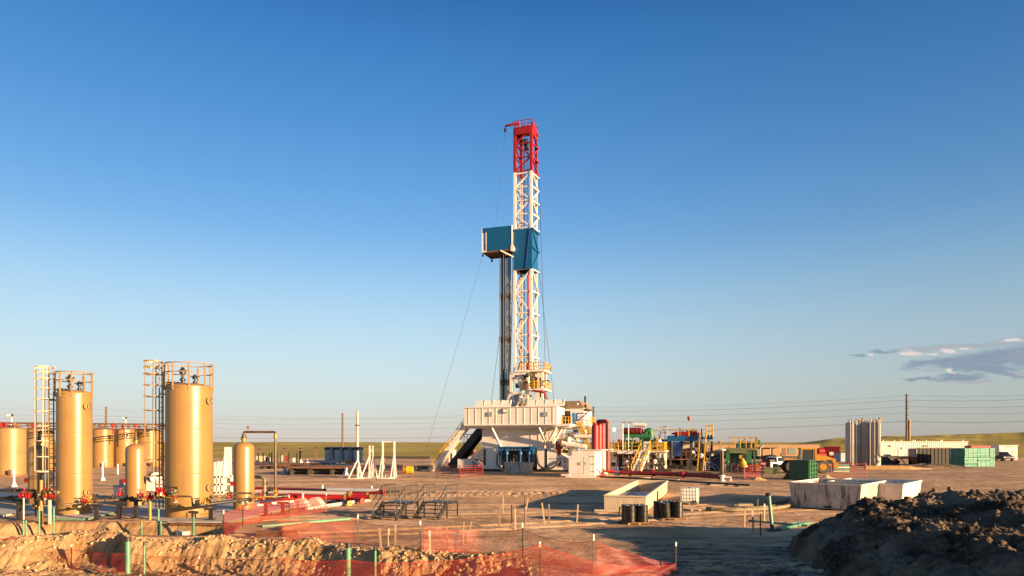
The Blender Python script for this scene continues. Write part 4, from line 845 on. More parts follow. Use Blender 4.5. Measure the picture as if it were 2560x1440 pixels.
# round tan stock tanks in the background
for (px, yb, w_px, yt, label) in ((27, 1192, 80, 1073, 'broad tan stock tank at the far left, partly outside the view'), (100, 1181, 70, 1073, 'tan stock tank half hidden by the narrower process tank'), (257, 1170, 55, 1073, 'tan stock tank with a bright stripe of sun, right of the narrower process tank'), (313, 1169, 55, 1075, 'tan stock tank second to the right of the narrower process tank'), (373, 1168, 62, 1076, 'tan stock tank behind the caged ladder of the tallest tank')):
    Yf = gy(yb); r = w_px / 2 / F * (Yf + 2) * math.cos(math.atan((px - CX) / F)); Yc = Yf + r; h = gz(yt, Yf); o = thing('stock_tank', label, 'tank', (gx(px, Yc), Yc, 0), 0, 'round tan stock tanks in the background')
    mb = MB(); mb.lathe([(r, 0), (r, h * .5), (r - .02, h * .503), (r, h * .506), (r, h), (r + .08, h + .02), (r + .08, h + .1), (r * .6, h + .3), (.02, h + .4)], 40); mb.build('shell', 'tan_flat' if px < 120 else 'tan', o)
    for k in range(3): a_ = -.8 + k * .8; mb = MB(); mb.lathe([(.12, h), (.12, h + .45), (.26, h + .5), (.26, h + .75), (.12, h + .9)], 8, (a_ * r * .8, -r * .5, 0)); mb.build('roof_valve', 'rust' if k != 1 else 'redd', o)
    mb = MB(); mb.cyl((r * .5, -r * .85, .4), (r * .8, -r * 1.2, .4), .12, n=8); mb.box(r * .7, r * .9, -r * 1.25, -r * 1.15, .2, .9); mb.build('outlet_valve', 'rust', o)
    mb = MB(); mb.lathe([(r + .5, 0), (r + .5, .25), (r + .25, .25), (r + .25, 0)], 40); mb.build('base_ring', 'brown', o)
mb = MB(); Z1 = lambda py, Y: gz(py, Y); A_, B_ = V(gx(-60, 84), 84, gz(1057, 84)), V(gx(425, 116), 116, gz(1061, 116))
for dz_, r_ in ((0, .12), (-.35, .08), (-.72, .10)): mb.cyl(A_ + V(0, 0, dz_), B_ + V(0, 0, dz_ * 1.1), r_, n=8)
hd = thing('header_pipes', 'long dark pipes running across the tops of the background stock tanks', 'pipework'); mb.build('pipe', 'oil', hd)
for i in range(15):
    p = A_.lerp(B_, (i + .5) / 15); mb = MB(); mb.cyl(p + V(0, 0, -1.5), p + V(0, 0, .2), .09, n=6); mb.lathe([(.1, -.55), (.28, -.45), (.28, -.1), (.1, 0)], 8, p); mb.build('valve', 'red' if i % 2 else 'rust', hd)
for (px, yt, yb, Y, label) in ((26, 1037, 1073, 92, 'small floodlight on a white pole above the leftmost stock tank'), (311, 1044, 1073, 116, 'small floodlight on a white pole above the stock tanks right of the narrower tank')):
    o = thing('light_pole', label, 'lamp', (gx(px + 3, Y), Y, 0)); mb = MB(); mb.cyl((0, 0, 4), (0, 0, gz(yt, Y)), .07, n=8); mb.build('pole', 'whitec', o)
    mb = MB(); zt = gz(yt, Y); mb.box(-.55, .1, -.2, .2, zt - .25, zt + .1); mb.build('lamp_head', 'dark', o); mb = MB(); mb.box(-.5, 0, -.24, -.2, zt - .2, zt + .05); mb.build('lens', 'lamp', o)
for px, Y, yt in ((237, 116, 1054), (312, 118, 1055)):
    pass
# white marker posts with concrete feet
for (px, yb, yt, foot, label) in ((35, 1217, 1173, True, 'white marker post on a concrete foot at the far left'), (256.5, 1201, 1155, True, 'white marker post on a concrete foot just right of the narrower tall tank'), (294.5, 1186, 1160, False, 'short plain white stub post without foot between the vessels')):
    p = at(px, yb); o = thing('marker_post', label, 'post', p, 0, 'white marker posts in the tank yard'); mb = MB(); h_ = gz(yt, p.y); mb.cyl((0, 0, 0), (0, 0, h_), .1, n=10); mb.build('post', 'whitec', o)
    if foot: mb = MB(); mb.lathe([(.34, 0), (.32, .05), (.17, .38), (.12, .42)], 4, (0.02, 0, 0)); mb.build('foot', 'cement', o, smooth=False)
# grey-white bins behind the vessels
for (px0, px1, yb, yt, label) in ((284, 316, 1248, 1217, 'low white bin with dark lid, left of the small middle vessel'), (366, 402, 1228, 1204, 'low white bin behind the ladder of the tallest tank'), (-10, 84, 1246, 1226, 'long low white trough behind the piping at the far left')):
    p, q = at(px0, yb), at(px1, yb); h_ = gz(yt, p.y); o = thing('storage_bin', label, 'bin', p); w_ = q.x - p.x; mb = MB(); mb.box(0, w_, 0, 1.2, 0, h_); mb.build('bin_body', 'white', o); mb = MB(); mb.box(-.05, w_ + .05, -.05, 1.25, h_ + .002, h_ + .12); mb.build('lid', 'bluegrey', o)
    if px0 == 284: mb = MB(); mb.box(.2, .55, .4, .6, h_ + .12, h_ + .55); mb.build('filler_neck', 'bluegrey', o)

# ---------------------------------------------------------------- flowlines with valves
def valve(parent, p, s=1.0, m='red', wheel=True):
    s *= .66
    mb = MB(); mb.lathe([(.05, -.2), (.17, -.2), (.17, -.15), (.1, -.12), (.15, 0), (.1, .12), (.17, .15), (.17, .2), (.05, .2)], 12, p, (1, .2, .02))
    mb.v = [tuple(Vector(p) + (Vector(q) - Vector(p)) * s) for q in mb.v]
    mb.cyl(Vector(p) + V(0, 0, .08 * s), Vector(p) + V(0, 0, .28 * s), .07 * s, n=8)
    if wheel: mb.cyl(Vector(p) + V(0, 0, .26 * s), Vector(p) + V(0, 0, .42 * s), .03 * s, n=6); mb.lathe([(.12, -.015), (.15, -.02), (.15, .02), (.12, .015)], 12, Vector(p) + V(0, 0, .40 * s)); mb.v = mb.v
    return mb.build('valve', m, parent)
def flange(parent, p, ax=(1, 0, 0), r=.14, m='oil'):
    mb = MB(); mb.lathe([(.02, -.05), (r, -.05), (r, .05), (.02, .05)], 12, p, ax); return mb.build('flange', m, parent)
def support(parent, p, m='black'):
    mb = MB(); mb.box(p.x - .09, p.x + .09, p.y - .09, p.y + .09, .1, p.z - .08); mb.box(p.x - .32, p.x + .32, p.y - .1, p.y + .1, p.z - .18, p.z - .06); mb.box(p.x - .22, p.x + .22, p.y - .2, p.y + .2, .10, .14); return mb.build('support', m, parent)
FL = 'flowlines with valves in front of the tanks'
def line(label, pts, r, m, valves=(), flanges=(), supports=(), rs=.15):
    P_ = [pt(*p) for p in pts]; o = thing('flow_line', label, 'pipework', (0, 0, 0), 0, FL); mb = MB(); mb.tube(soft(P_, rs), r, 10); mb.build('pipe', m, o)
    for a_ in valves: valve(o, pt(*a_[:3]), *a_[3:])
    for a_ in flanges: flange(o, pt(*a_[:3]), (1, 0, 0), r * 1.9)
    for a_ in supports: support(o, pt(*a_))
    return o
l1 = line('black pipe at the far left that bends down beside the narrower tank', [(-40, 1226, 37.5), (86, 1226, 37.5), (88, 1230, 37.5), (92, 1292, 37.5)], .075, 'black', [(15, 1226, 37.5, .8, 'black', False), (24, 1226, 37.5, .9, 'black', False)], [(40, 1226, 37.5)], [(47, 1245, 38)])
l2 = line('dark pipe with big red valve at the far left', [(-40, 1246, 38.5), (30, 1244, 38), (62, 1238, 37.5), (90, 1238, 37.5)], .07, 'black', [(58, 1238, 37.2, 1.3, 'red', False), (60, 1231, 37.1, .8, 'redd'), (72, 1241, 37.2, 1.1, 'red', False)], [(30, 1244, 38), (24, 1245, 38), (80, 1238, 37.4)])
l3 = line('brown pipe with small mixed valves crossing the foot of the narrower tank', [(92, 1249, 36.9), (150, 1246, 36.9), (153, 1264, 36.7), (220, 1254, 37.6), (300, 1249, 38.5), (400, 1240, 39.4)], .06, 'oil',
          [(116, 1240, 36.8, 1.1, 'redd', False), (131, 1240, 36.8, 1.0, 'red', False), (192, 1254, 37.1, .7, 'black'), (212, 1252, 37.3, .9, 'red'), (225, 1252, 37.5, .7, 'brass'), (236, 1246, 37.8, .9, 'dark'), (300, 1236, 38.4, 1.2, 'redd'), (318, 1246, 38.6, .9, 'black', False), (281, 1243, 38.3, .9, 'black', False)], [(240, 1252, 37.8), (265, 1250, 38.1), (330, 1245, 38.7)], [(241, 1258, 37.8), (298, 1248, 38.5), (340, 1246, 38.8)])
l4 = line('brown pipework with red valves crossing the foot of the tallest tank', [(368, 1248, 37.4), (440, 1241, 37.2), (480, 1241, 37.2), (481, 1262, 37.2)], .05, 'oil',
          [(375, 1243, 37.3, 1.2, 'red'), (404, 1231, 37.0, 1.5, 'red', False), (398, 1222, 37.0, .9, 'red'), (416, 1236, 37.1, .9, 'red', False), (350, 1238, 37.6, 1.1, 'redd')], [(425, 1240, 37.2), (440, 1241, 37.2)])
l5 = line('thick dark pipe running right from the tallest tank toward the smaller vessel', [(481, 1263, 37.0), (500, 1263, 37.0), (640, 1246, 39.5), (720, 1240, 40.6)], .095, 'black',
          [(493, 1256, 37.0, .8, 'dark'), (513, 1258, 37.2, 1.2, 'brass', False), (500, 1258, 37.1, .7, 'brass'), (547, 1250, 37.8, .8, 'brass'), (572, 1242, 38.4, 1.2, 'red', False), (565, 1240, 38.3, .8, 'sage', False), (583, 1243, 38.6, .8, 'dark', False), (651, 1246, 39.4, 1.2, 'red'), (641, 1248, 39.3, .8, 'brass', False), (659, 1247, 39.5, .7, 'brass', False)], [(600, 1251, 38.7), (625, 1248, 39.2)], [(527, 1267, 37.9), (664, 1252, 40), (707, 1252, 40.8)], .1)
l6 = line('brown pipe bent over between the tallest tank and the small vessel', [(566, 1233, 38.8), (629, 1233, 39.0), (631, 1237, 39.0), (632, 1252, 39.0)], .06, 'oil', [(628, 1243, 38.9, .7, 'brass', False)], [(575, 1233, 38.8)])
l7 = line('bent greenish pipe with flanges standing right of the small vessel', [(661, 1248, 39.9), (662, 1199, 39.9), (655, 1193, 40), (640, 1192, 40.5)], .1, 'sage', [(662, 1208, 39.9, 1.1, 'oil', False), (662, 1232, 39.9, 1.2, 'oil', False), (676, 1224, 40, 1.1, 'black', False)], [], [], .12)
l8 = line('yellow rod-like gas pipe at knee height right of the small vessel', [(632, 1243, 38.9), (655, 1243, 39.1), (690, 1240, 39.5), (693, 1232, 39.6)], .03, 'brass', [(690, 1228, 39.6, 1.0, 'brass', False), (677, 1242, 39.4, .6, 'orange_red', False)])
# small gear clusters hung on the ladders' feet
for (cx_, cy_, Y_, n_, label, wpx) in ((120, 1235, 36.9, 22, 'cluster of small brass and steel fittings at the foot of the narrower tank', 46), (412, 1236, 37.0, 26, 'cluster of small brass and red fittings at the foot of the tallest tank', 54), (96, 1262, 37.2, 8, 'small orange and white fittings at the bend of the black pipe', 24)):
    o = thing('valve_manifold', label, 'pipework', pt(cx_, cy_, Y_), 0, FL)
    for i in range(n_):
        c_ = V(random.uniform(-.5, .5) * wpx / F * Y_, random.uniform(-.15, .15), random.gauss(0, .16)); mb = MB()
        if i % 3: mb.lathe([(.02, -.12), (.06, -.1), (.06, .02), (.09, .03), (.09, .09), (.03, .12)], 8, c_, (random.uniform(-1, 1), -.3, random.uniform(-.6, .8)))
        else: mb.cyl(c_, c_ + V(random.uniform(-.5, .5), 0, random.uniform(-.1, .1)), .03, n=6)
        mb.build('fitting', ['brass', 'galv', 'red', 'oil', 'black', 'brass', 'sage'][i % 7], o)
    mb = MB(); mb.lathe([(.02, -.2), (.1, -.2), (.12, -.1), (.12, .15), (.05, .2)], 10, V(.35, -.1, .12), (1, -.2, 0)); mb.build('meter', 'dark', o)

# vertical green conduits
def conduit(px, yt, yb, w_px, Y, label, cap='black', lean=0):
    p = pt(px, yb, Y); h_ = gz(yt, Y) - p.z; o = thing('conduit_pipe', label, 'pipe', p, 0, 'green plastic pipes standing upright'); r = w_px / 2 / F * Y
    mb = MB(); mb.cyl((0, 0, -.2), (lean, 0, h_), r, n=14); mb.build('pipe', 'pvc', o)
    if cap: mb = MB(); mb.cyl((lean, 0, h_ - .1), (lean, 0, h_ + .06), r * 1.1, n=14); mb.build('cap', cap, o)
for a_ in ((58.5, 1302, 1332, 4.2, 36.2, 'thin green pipe in the trench at the far left, left one of two touching', None), (65, 1301, 1333, 4.2, 36.3, 'thin green pipe in the trench at the far left, right one of two touching', None), (98, 1268, 1329, 4.2, 36.2, 'green pipe in the trench in front of the leftmost small vessel', 'brass'), (134.5, 1270, 1327, 4.6, 36.2, 'green pipe in the trench under the ladder of the narrower tank', None),
           (354, 1305, 1346, 5, 34.9, 'short green pipe in the trench left of the paired pipes, brass tap on top', 'brass'), (396.5, 1272, 1346, 4.5, 34.9, 'dark side of the paired green pipes in the trench under the big ladder', None), (402, 1302, 1346, 4.6, 34.8, 'shorter of the paired green pipes in the trench under the big ladder', None), (484, 1288, 1334, 6, 35.2, 'green pipe in the trench in front of the tallest tank', 'oil'),
           (319.5, 1347, 1421, 12.5, 26.9, 'thick green pipe with dark cap on the lit bank, left of the foreground', 'black'), (360.5, 1357, 1424, 5, 26.8, 'thin green pipe with dark cap beside the thick one on the lit bank', 'black'), (870.5, 1362, 1452, 13, 23.4, 'thick green pipe with dark cap standing in the orange net, centre foreground', 'black'), (938, 1370, 1452, 6.5, 23.6, 'thin green pipe with dark cap next to the thick one in the orange net', 'black'), (2393, 1248, 1275, 7, 31.5, 'green pipe stub with dark cap behind the dark dirt pile', 'black')): conduit(*a_)
c_ = at(1232, 1325) * 0
for (px, yt, yb, Y, m_, label) in ((124, 1235, 1310, 37.0, 'cream', 'tan round post below the ladder of the narrower tank'), (103, 1200, 1312, 37.0, 'tan_flat', 'tan pipe running down beside the leftmost small vessel'), (59, 1245, 1300, 36.7, 'galv', 'thin pale standpipe under the big red valve'), (375, 1248, 1300, 37.0, 'brass', 'yellow standpipe left of the tallest tank')):
    p = pt(px, yb, Y); mb = MB(); mb.cyl((0, 0, 0), (0, 0, gz(yt, Y) - p.z), .09 if m_ != 'galv' else .045, n=10); tag(mb.build('stand_pipe', m_, None, p), label, 'pipe')
# shallow round well covers on the hump
for (px, py, label) in ((92, 1346, 'round white concrete cover on the bank at the far left'), (458, 1357, 'round white concrete cover on the bank left of centre')):
    p = drop(px, py); o = thing('well_cover', label, 'well cover', p - V(0, 0, .05), 0, 'round white covers on the bank'); mb = MB(); mb.lathe([(.36, 0), (.36, .2), (.33, .22), (.02, .23)], 24); mb.build('cover', 'cement', o)
    each('bolt', 'galv', o, [lambda mb, a_=a_: mb.cyl((.25 * math.cos(a_), .25 * math.sin(a_), .2), (.25 * math.cos(a_), .25 * math.sin(a_), .34), .012, n=5) for a_ in (0, 1.6, 3.1, 4.7)])
# ================================================================ middle left: pipes, stands, racks
# white steel skid standing between the tank and the small vessel
p0 = at(538, 1236); o = thing('white_skid', 'white steel skid frame stood between the tallest tank and the small vessel', 'steel skid', p0, 0); Y = p0.y
Q = lambda px, py: V(gx(px, Y) - p0.x, 0, gz(py, Y))
mb = MB()
for a_, b_ in (((538, 1240), (538, 1155)), ((547, 1240), (547, 1155)), ((556, 1240), (556, 1190)), ((579, 1240), (579, 1188)), ((535, 1193), (580, 1190)), ((535, 1212), (580, 1210)), ((535, 1232), (580, 1230))): mb.bar(Q(*a_), Q(*b_), .17)
mb.build('frame', 'whitec', o)
mb = MB()
for (xa, ya, xb, yb) in ((535, 1196, 580, 1208), (535, 1215, 580, 1224)): a_, b_ = Q(xa, ya), Q(xb, yb); mb.box(a_.x, b_.x, .15, .35, b_.z, a_.z)
mb.build('rail_board', 'whitec', o)
mb = MB(); a_, b_, c_, d_ = Q(550, 1195), Q(572, 1195), Q(566, 1118), Q(550, 1118); mb.hexa([a_ + V(0, .5, 0), b_ + V(0, .5, 0), b_ + V(0, .62, 0), a_ + V(0, .62, 0)], [d_ + V(0, .9, 0), c_ + V(0, .9, 0), c_ + V(0, 1.02, 0), d_ + V(0, 1.02, 0)]); mb.build('tilted_panel', 'whitec', o)
mb = MB()
for px in (536, 544, 552): a_, b_ = Q(px, 1205), Q(px + 4, 1154); mb.bar(a_ + V(0, .4, 0), b_ + V(0, .6, 0), .17)
mb.build('slat', 'whitec', o)
mb = MB()
for px in (540, 555, 570): a_, b_ = Q(px, 1238), Q(px + 6, 1212); mb.bar(a_ + V(0, .1, 0), b_ + V(0, .1, 0), .12)
mb.build('brace', 'whitec', o)

# pile of red and white pipes in the yard
def gp(label, px0, y0, px1, y1, r, m, zc, end=None, name='pipe', grp='pipes laid out on the yard behind the net'):
    a_, b_ = at(px0, y0, zc), at(px1, y1, zc); mb = MB(); d_ = (b_ - a_); L = d_.length
    o = thing('steel_pipe', label, 'pipe', a_, math.atan2(d_.y, d_.x), grp); mb.cyl((0, 0, 0), (L, 0, 0), r, n=14); mb.build('tube', m, o)
    if end: mb = MB(); mb.lathe([(r * .55, -.06), (r * 1.35, -.06), (r * 1.35, .06), (r * .55, .06)], 14, (L, 0, 0), (1, 0, 0)); mb.build('flange', end, o)
    if end: mb = MB(); mb.lathe([(.01, .055), (r * .5, .062)], 12, (L, 0, 0), (1, 0, 0)); mb.build('bore', 'black', o)
    return o
gp('thick white pipe lying on top of the red pipes', 640, 1229, 875, 1235, .16, 'pink', .62, 'brass')
gp('long red pipe at the back of the pipe pile, reaching furthest right', 640, 1222, 960, 1231, .17, 'red', .52, 'redd')
gp('red pipe in the middle of the pile ending in a brass ring', 720, 1238, 918, 1237, .15, 'red', .45, 'brass')
gp('red pipe at the front of the pile, the nearer one', 660, 1244, 862, 1243, .17, 'red', .42, 'brass')
gp('red pipe second from the front ending in a bright brass ring', 690, 1240, 927, 1243, .16, 'red', .40, 'brass')
gp('short red pipe under the front ones with its end turned to the viewer', 850, 1246, 905, 1252, .15, 'red', .22, 'red')
gp('short pipe with a rusty ring end below the pile', 840, 1248, 874, 1258, .14, 'rust', .18, 'brass')
gp('dark drill collar lying behind the red pipes', 690, 1225, 830, 1225, .1, 'drillpipe', .62)
gp('grey jointed pipe resting behind the red pipes on the right', 818, 1224, 945, 1226, .15, 'bluegrey', .66)
gp('thin dark pipe sticking out right behind the black steps', 930, 1229, 1000, 1229, .07, 'dark', .5)
gp('low white pipe lying across the ground to the right of the cones', 765, 1272, 925, 1249, .12, 'cement', .12)
gp('low white pipe lying along the pad behind the cones', 640, 1264, 790, 1248, .13, 'cement', .13)
for px, yt, yb in ((806, 1212, 1226), (929, 1215, 1228), (757, 1233, 1260)):
    p = at(px, yb); mb = MB(); mb.cyl((0, 0, 0), (0, 0, gz(yt, p.y)), .075, n=10); tag(mb.build('white_stub', 'whitec', None, p), {806: 'short white post behind the grey jointed pipe, left one', 929: 'short white post behind the right end of the red pipes', 757: 'white post standing up in front of the red pipes'}[px], 'post')
for px, yb, yt, w_, label in ((747, 1273, 1247, 58, 'larger pale concrete saddle in front of the red pipes'), (783, 1262, 1244, 46, 'smaller pale concrete saddle behind the larger one'), (845, 1256, 1248, 66, 'low flat white concrete saddle under the red pipes')):
    p = at(px, yb); h_ = gz(yt, p.y); w2 = w_ / 2 / F * p.y; mb = MB(); mb.prism([(-w2, 0), (w2, 0), (w2 * .72, h_ * .4), (w2 * .4, h_ * .85), (w2 * .12, h_), (-w2 * .12, h_), (-w2 * .4, h_ * .85), (-w2 * .72, h_ * .4)], 0, .6); tag(mb.build('pipe_saddle', 'pink', None, p, -.3), label, 'concrete saddle')

# black steel step units
def steps(px, py, label):
    p = at(px, py); o = thing('metal_steps', label, 'steps', p, R(18), 'black steel step units on the yard')
    W_, n = 1.5, 4
    mb = MB()
    for x in (0, W_): mb.bar((x, 0, .06), (x, 1.1, .86), .07, .24); mb.box(x - .035, x + .035, 1.1, 2.5, .78, .9)
    for i in range(n): mb.box(.02, W_ - .02, i * .28, i * .28 + .25, .2 * i + .12, .2 * i + .15)
    mb.box(.02, W_ - .02, 1.1, 2.5, .84, .9)
    for x in (0, W_):
        mb.box(x - .03, x + .03, 1.1, 1.16, 0, .8); mb.box(x - .03, x + .03, 2.44, 2.5, 0, .8); mb.box(x - .03, x + .03, -.03, .05, 0, .3)
    mb.box(.03, W_ - .03, 2.45, 2.49, .3, .34); fr = mb.build('step_frame', 'black', o)
    for x in (0, W_):
        mb = MB(); a_, b_, c_ = V(x, 0, 1.05), V(x, 1.1, 1.88), V(x, 2.47, 1.88); r_ = .028
        for h_ in (0, -.45): mb.cyl(a_ + V(0, 0, h_), b_ + V(0, 0, h_), r_, n=6); mb.cyl(b_ + V(0, 0, h_), c_ + V(0, 0, h_), r_, n=6)
        mb.cyl(V(x, 0, .1), a_, r_, n=6); mb.cyl(V(x, .5, .45), a_.lerp(b_, .45), r_, n=6); mb.cyl(V(x, 1.1, .8), b_, r_, n=6); mb.cyl(V(x, 1.8, .85), V(x, 1.8, 1.88), r_, n=6); mb.cyl(V(x, 2.47, .85), c_, r_, n=6); mb.build('handrail', 'black', o)
    return o
s1 = steps(932, 1299, 'black steel steps with handrails, the left one of the pair on the yard')
s2 = dup(s1, at(1036, 1298), None, 'black steel steps with handrails, the right one of the pair on the yard')
s1.rotation_euler = (0, 0, R(-22)); s2.rotation_euler = (0, 0, R(-22))

# green pipe and rusty beams lying behind the net
mb = MB(); a_, b_ = at(655, 1316, .07), at(875, 1297, .07); mb.cyl(a_, b_, .085, n=12); tag(mb.build('fallen_pipe', 'pvc'), 'pale green pipe lying flat behind the orange net', 'pipe')
for (xa, ya, xb, yb, label) in ((640, 1341, 744, 1341, 'rusty steel beam lying flat in front of the green pipe'), (705, 1330, 772, 1318, 'rusty steel beam lying slanted behind the flat one')):
    a_, b_ = at(xa, ya), at(xb, yb); mb = MB()
    d_ = (b_ - a_).normalized(); n_ = V(-d_.y, d_.x, 0)
    mb.bar(a_ + V(0, 0, .12), b_ + V(0, 0, .12), .03, .22); mb.bar(a_ + V(0, 0, .25), b_ + V(0, 0, .25), .2, .03); mb.bar(a_ + V(0, 0, .015), b_ + V(0, 0, .015), .2, .03); tag(mb.build('steel_beam', 'rust'), label, 'steel beam')

# white A-shaped pipe stands
for k, (px, yb, yt, two, label) in enumerate(((891, 1197, 1127, 0, 'single pointed white pipe stand, leftmost of the three'), (925, 1196, 1114, 1, 'white pipe stand with two close masts, middle one of the three'), (968, 1197, 1103, 2, 'tallest white pipe stand with two spread masts, rightmost of the three'))):
    p = at(px, yb); Y = p.y; h_ = gz(yt, Y); o = thing('pipe_stand', label, 'pipe stand', p, -T * .5, 'white steel pipe stands'); g_ = {0: 0, 1: .22, 2: .72}[two]; sp = {0: .85, 1: 1.0, 2: .95}[two]
    for s_ in ((0,) if not two else (-1, 1)):
        mb = MB(); x = s_ * g_; mb.box(x - .085, x + .085, .4, .57, .1, h_); mb.build('mast', 'whitec', o)
        for (bx, by) in ((-sp, -.3), (sp, -.3), (0, 1.3)) if not s_ else ((s_ * sp, -.3), (x - s_ * .18, -.3), (x, 1.3)): mb = MB(); mb.bar((x, .5, h_ * .70), (bx, by, .1), .10); mb.build('leg', 'whitec', o)
    mb = MB(); mb.box(-sp - .1, sp + .1, -.4, -.2, 0, .12); mb.box(-.15, .15, -.2, 1.7, 0, .12); mb.build('foot_beam', 'whitec', o)
    if two == 2: mb = MB(); mb.bar((-.75, .5, h_ - .08), (.75, .5, h_ - .08), .1); mb.build('cross_bar', 'whitec', o)
    if two == 1: mb = MB(); mb.box(-.1, .1, .42, .6, h_ - .7, h_ - .5); mb.build('cross_bar', 'whitec', o)

# pipe racks, tank group on a trailer, low things at the back of the yard
def bracked(px0, px1, yb, yt, n, label, m='brownpipe', r=.12):
    a_, b_ = at(px0, yb), at(px1, yb); h_ = gz(yt, a_.y); L = (b_ - a_).length; o = thing('pipe_rack', label, 'pipe rack', a_, -T * .3, 'racks of long pipes at the back of the yard')
    each('rack_beam', 'dark', o, [lambda mb, x=x: mb.box(x - .15, x + .15, -.5, n * r * 2 + .5, 0, h_ - .05) for x in (.6, L * .35, L * .68, L - .6)])
    for i in range(n): mb = MB(); x0 = random.uniform(-.7, .3); mb.cyl((x0, r + i * r * 2, h_ + r), (L + random.uniform(-.3, .7), r + i * r * 2, h_ + r), r, n=8); mb.build('tube', m if i % 4 else 'rust', o)
    mb = MB(); mb.box(0, L, 1.2, n * r * 2 - .5, .05, h_ - .06); mb.build('inner_frame', 'black', o)
bracked(716, 890, 1186, 1172, 26, 'wide rack of brown pipes behind the white pipe stands', 'brownpipe', .14)
bracked(690, 800, 1168, 1162, 10, 'low rack of dark pipes behind the wide brown rack', 'dark', .12)
bracked(640, 705, 1172, 1166, 8, 'low rack of rusty pipes seen right of the small vessel', 'rust', .12)
p = at(795, 1164); o = thing('tank_trailer', 'row of four blue-grey round tanks on a trailer frame', 'tank trailer', p, -T * .9); Y = p.y
SX = (890 - 800) / F * Y / 4 * 1.16
for i in range(4):
    x = .9 + (i + .5) * SX; mb = MB(); h0, h1 = gz(1150, Y), gz(1121, Y); mb.lathe([(SX * .47, h0), (SX * .47, h0 + (h1 - h0) * .5), (SX * .49, h0 + (h1 - h0) * .52), (SX * .47, h0 + (h1 - h0) * .55), (SX * .47, h1), (SX * .5, h1 + .02), (SX * .5, h1 + .18), (SX * .3, h1 + .3)], 20, (x, SX * .5, 0)); tk = mb.build('tank', 'bluegrey', o)
    mb = MB(); mb.lathe([(SX * .5, h1 - .25), (SX * .515, h1 - .25), (SX * .515, h1 + .2), (SX * .5, h1 + .2)], 20, (x, SX * .5, 0)); mb.build('dark_band', 'dark', tk)
    mb = MB(); xx = x + SX * .5; 
    for dx_ in (-.18, .18): mb.box(xx + dx_ - .05, xx + dx_ + .05, -.1, 0, h0, h1 + .2)
    for k in range(7): mb.box(xx - .18, xx + .18, -.08, -.03, h0 + k * .4, h0 + k * .4 + .06)
    mb.build('ladder', 'bluegrey', tk)
mb = MB(); h0 = gz(1150, Y); mb.box(-.8, .9 + 4 * SX, 0, SX, h0 - .5, h0 - .05); mb.box(-3.2, -.8, .4, SX - .4, h0 - .35, h0 - .1); mb.build('trailer_frame', 'bluegrey', o)
for x in (.8, 2.0, 3.2): mb = MB(); mb.lathe([(.05, -.14), (.48, -.14), (.48, .14), (.05, .14)], 16, (x, .2, .48), (0, 1, 0)); mb.build('wheel', 'rubber', o)
for x in (4.2, 5.6, 8): mb = MB(); mb.box(x, x + .35, .1, .4, 0, h0 - .5); mb.build('support_leg', 'bluegrey', o)
mb = MB(); mb.box(6.2, 7.2, -.6, .1, .1, 1.1); mb.build('yellow_box', 'ladyellow', o)
# low posts with T-shaped heads
for (px, yb, yt, label) in ((648, 1153, 1122, 'dark T-headed post just right of the small vessel'), (711, 1157, 1121, 'dark T-headed post, second from the small vessel'), (751, 1155, 1120, 'dark T-headed post between the small vessel and the tank trailer'), (789, 1156, 1119, 'dark T-headed post close to the tank trailer')):
    p = at(px, yb); h_ = gz(yt, p.y); mb = MB(); mb.box(-.2, .2, -.15, .15, 0, h_); mb.box(-.75, .75, -.15, .15, h_ - .16, h_ + .12); tag(mb.build('T_post'.lower(), 'pole', None, p), label, 'post', 'dark T-headed posts')
for i, px in enumerate((646, 658, 673, 679, 692, 702, 722, 742)):
    p = at(px, 1158); mb = MB(); mb.box(-.09, .09, -.09, .09, 0, gz(1131 + (i % 3), p.y)); tag(mb.build('stake_post', 'black', None, p), 'thin dark post in the row behind the pipe racks', 'post', 'row of thin dark posts behind the pipe racks')
for (px0, px1, yb, yt, m, label) in ((712, 720, 1156, 1140, 'orange_red', 'small orange sign board by the T-headed posts'), (700, 712, 1156, 1139, 'cream', 'cream board left of the orange sign board'), (640, 668, 1156, 1141, 'cream', 'low cream bin at the back right of the small vessel'), (664, 674, 1156, 1143, 'bluegrey', 'grey box next to the low cream bin'), (732, 738, 1158, 1146, 'whitec', 'small white box behind the pipe racks')):
    a_, b_ = at(px0, yb), at(px1, yb); w_ = b_.x - a_.x; h_ = gz(yt, a_.y); o = thing('yard_box' if m != 'orange_red' else 'sign_board', label, 'box' if m != 'orange_red' else 'sign', a_); mb = MB(); mb.box(0, w_, 0, w_ * .6 if m != 'orange_red' else .1, .2, h_); mb.build('body', m, o)
    each('leg', 'dark', o, [lambda mb, x=x: mb.box(x, x + .15, .02, .17, 0, .2) for x in (.05, w_ - .2)]); mb = MB(); mb.box(-.05, w_ + .05, -.04, .12, h_ + .002, h_ + .1); mb.build('rim', m, o)
for px, yb, label in ((712, 1184, 'grey cone-shaped concrete foot left of the brown pipe rack'), (866, 1187, 'white cone-shaped concrete foot at the right end of the brown pipe rack'), (752, 1157, 'small white cone-shaped foot, left of two far behind the racks'), (768, 1157, 'small white cone-shaped foot, right of two far behind the racks')):
    p = at(px, yb); s_ = (1.0 if yb > 1170 else .8); mb = MB(); mb.lathe([(.55 * s_, 0), (.5 * s_, .1), (.15 * s_, .85 * s_), (.1 * s_, .95 * s_)], 4); tag(mb.build('concrete_cone', 'cement', None, p, smooth=False), label, 'concrete foot')
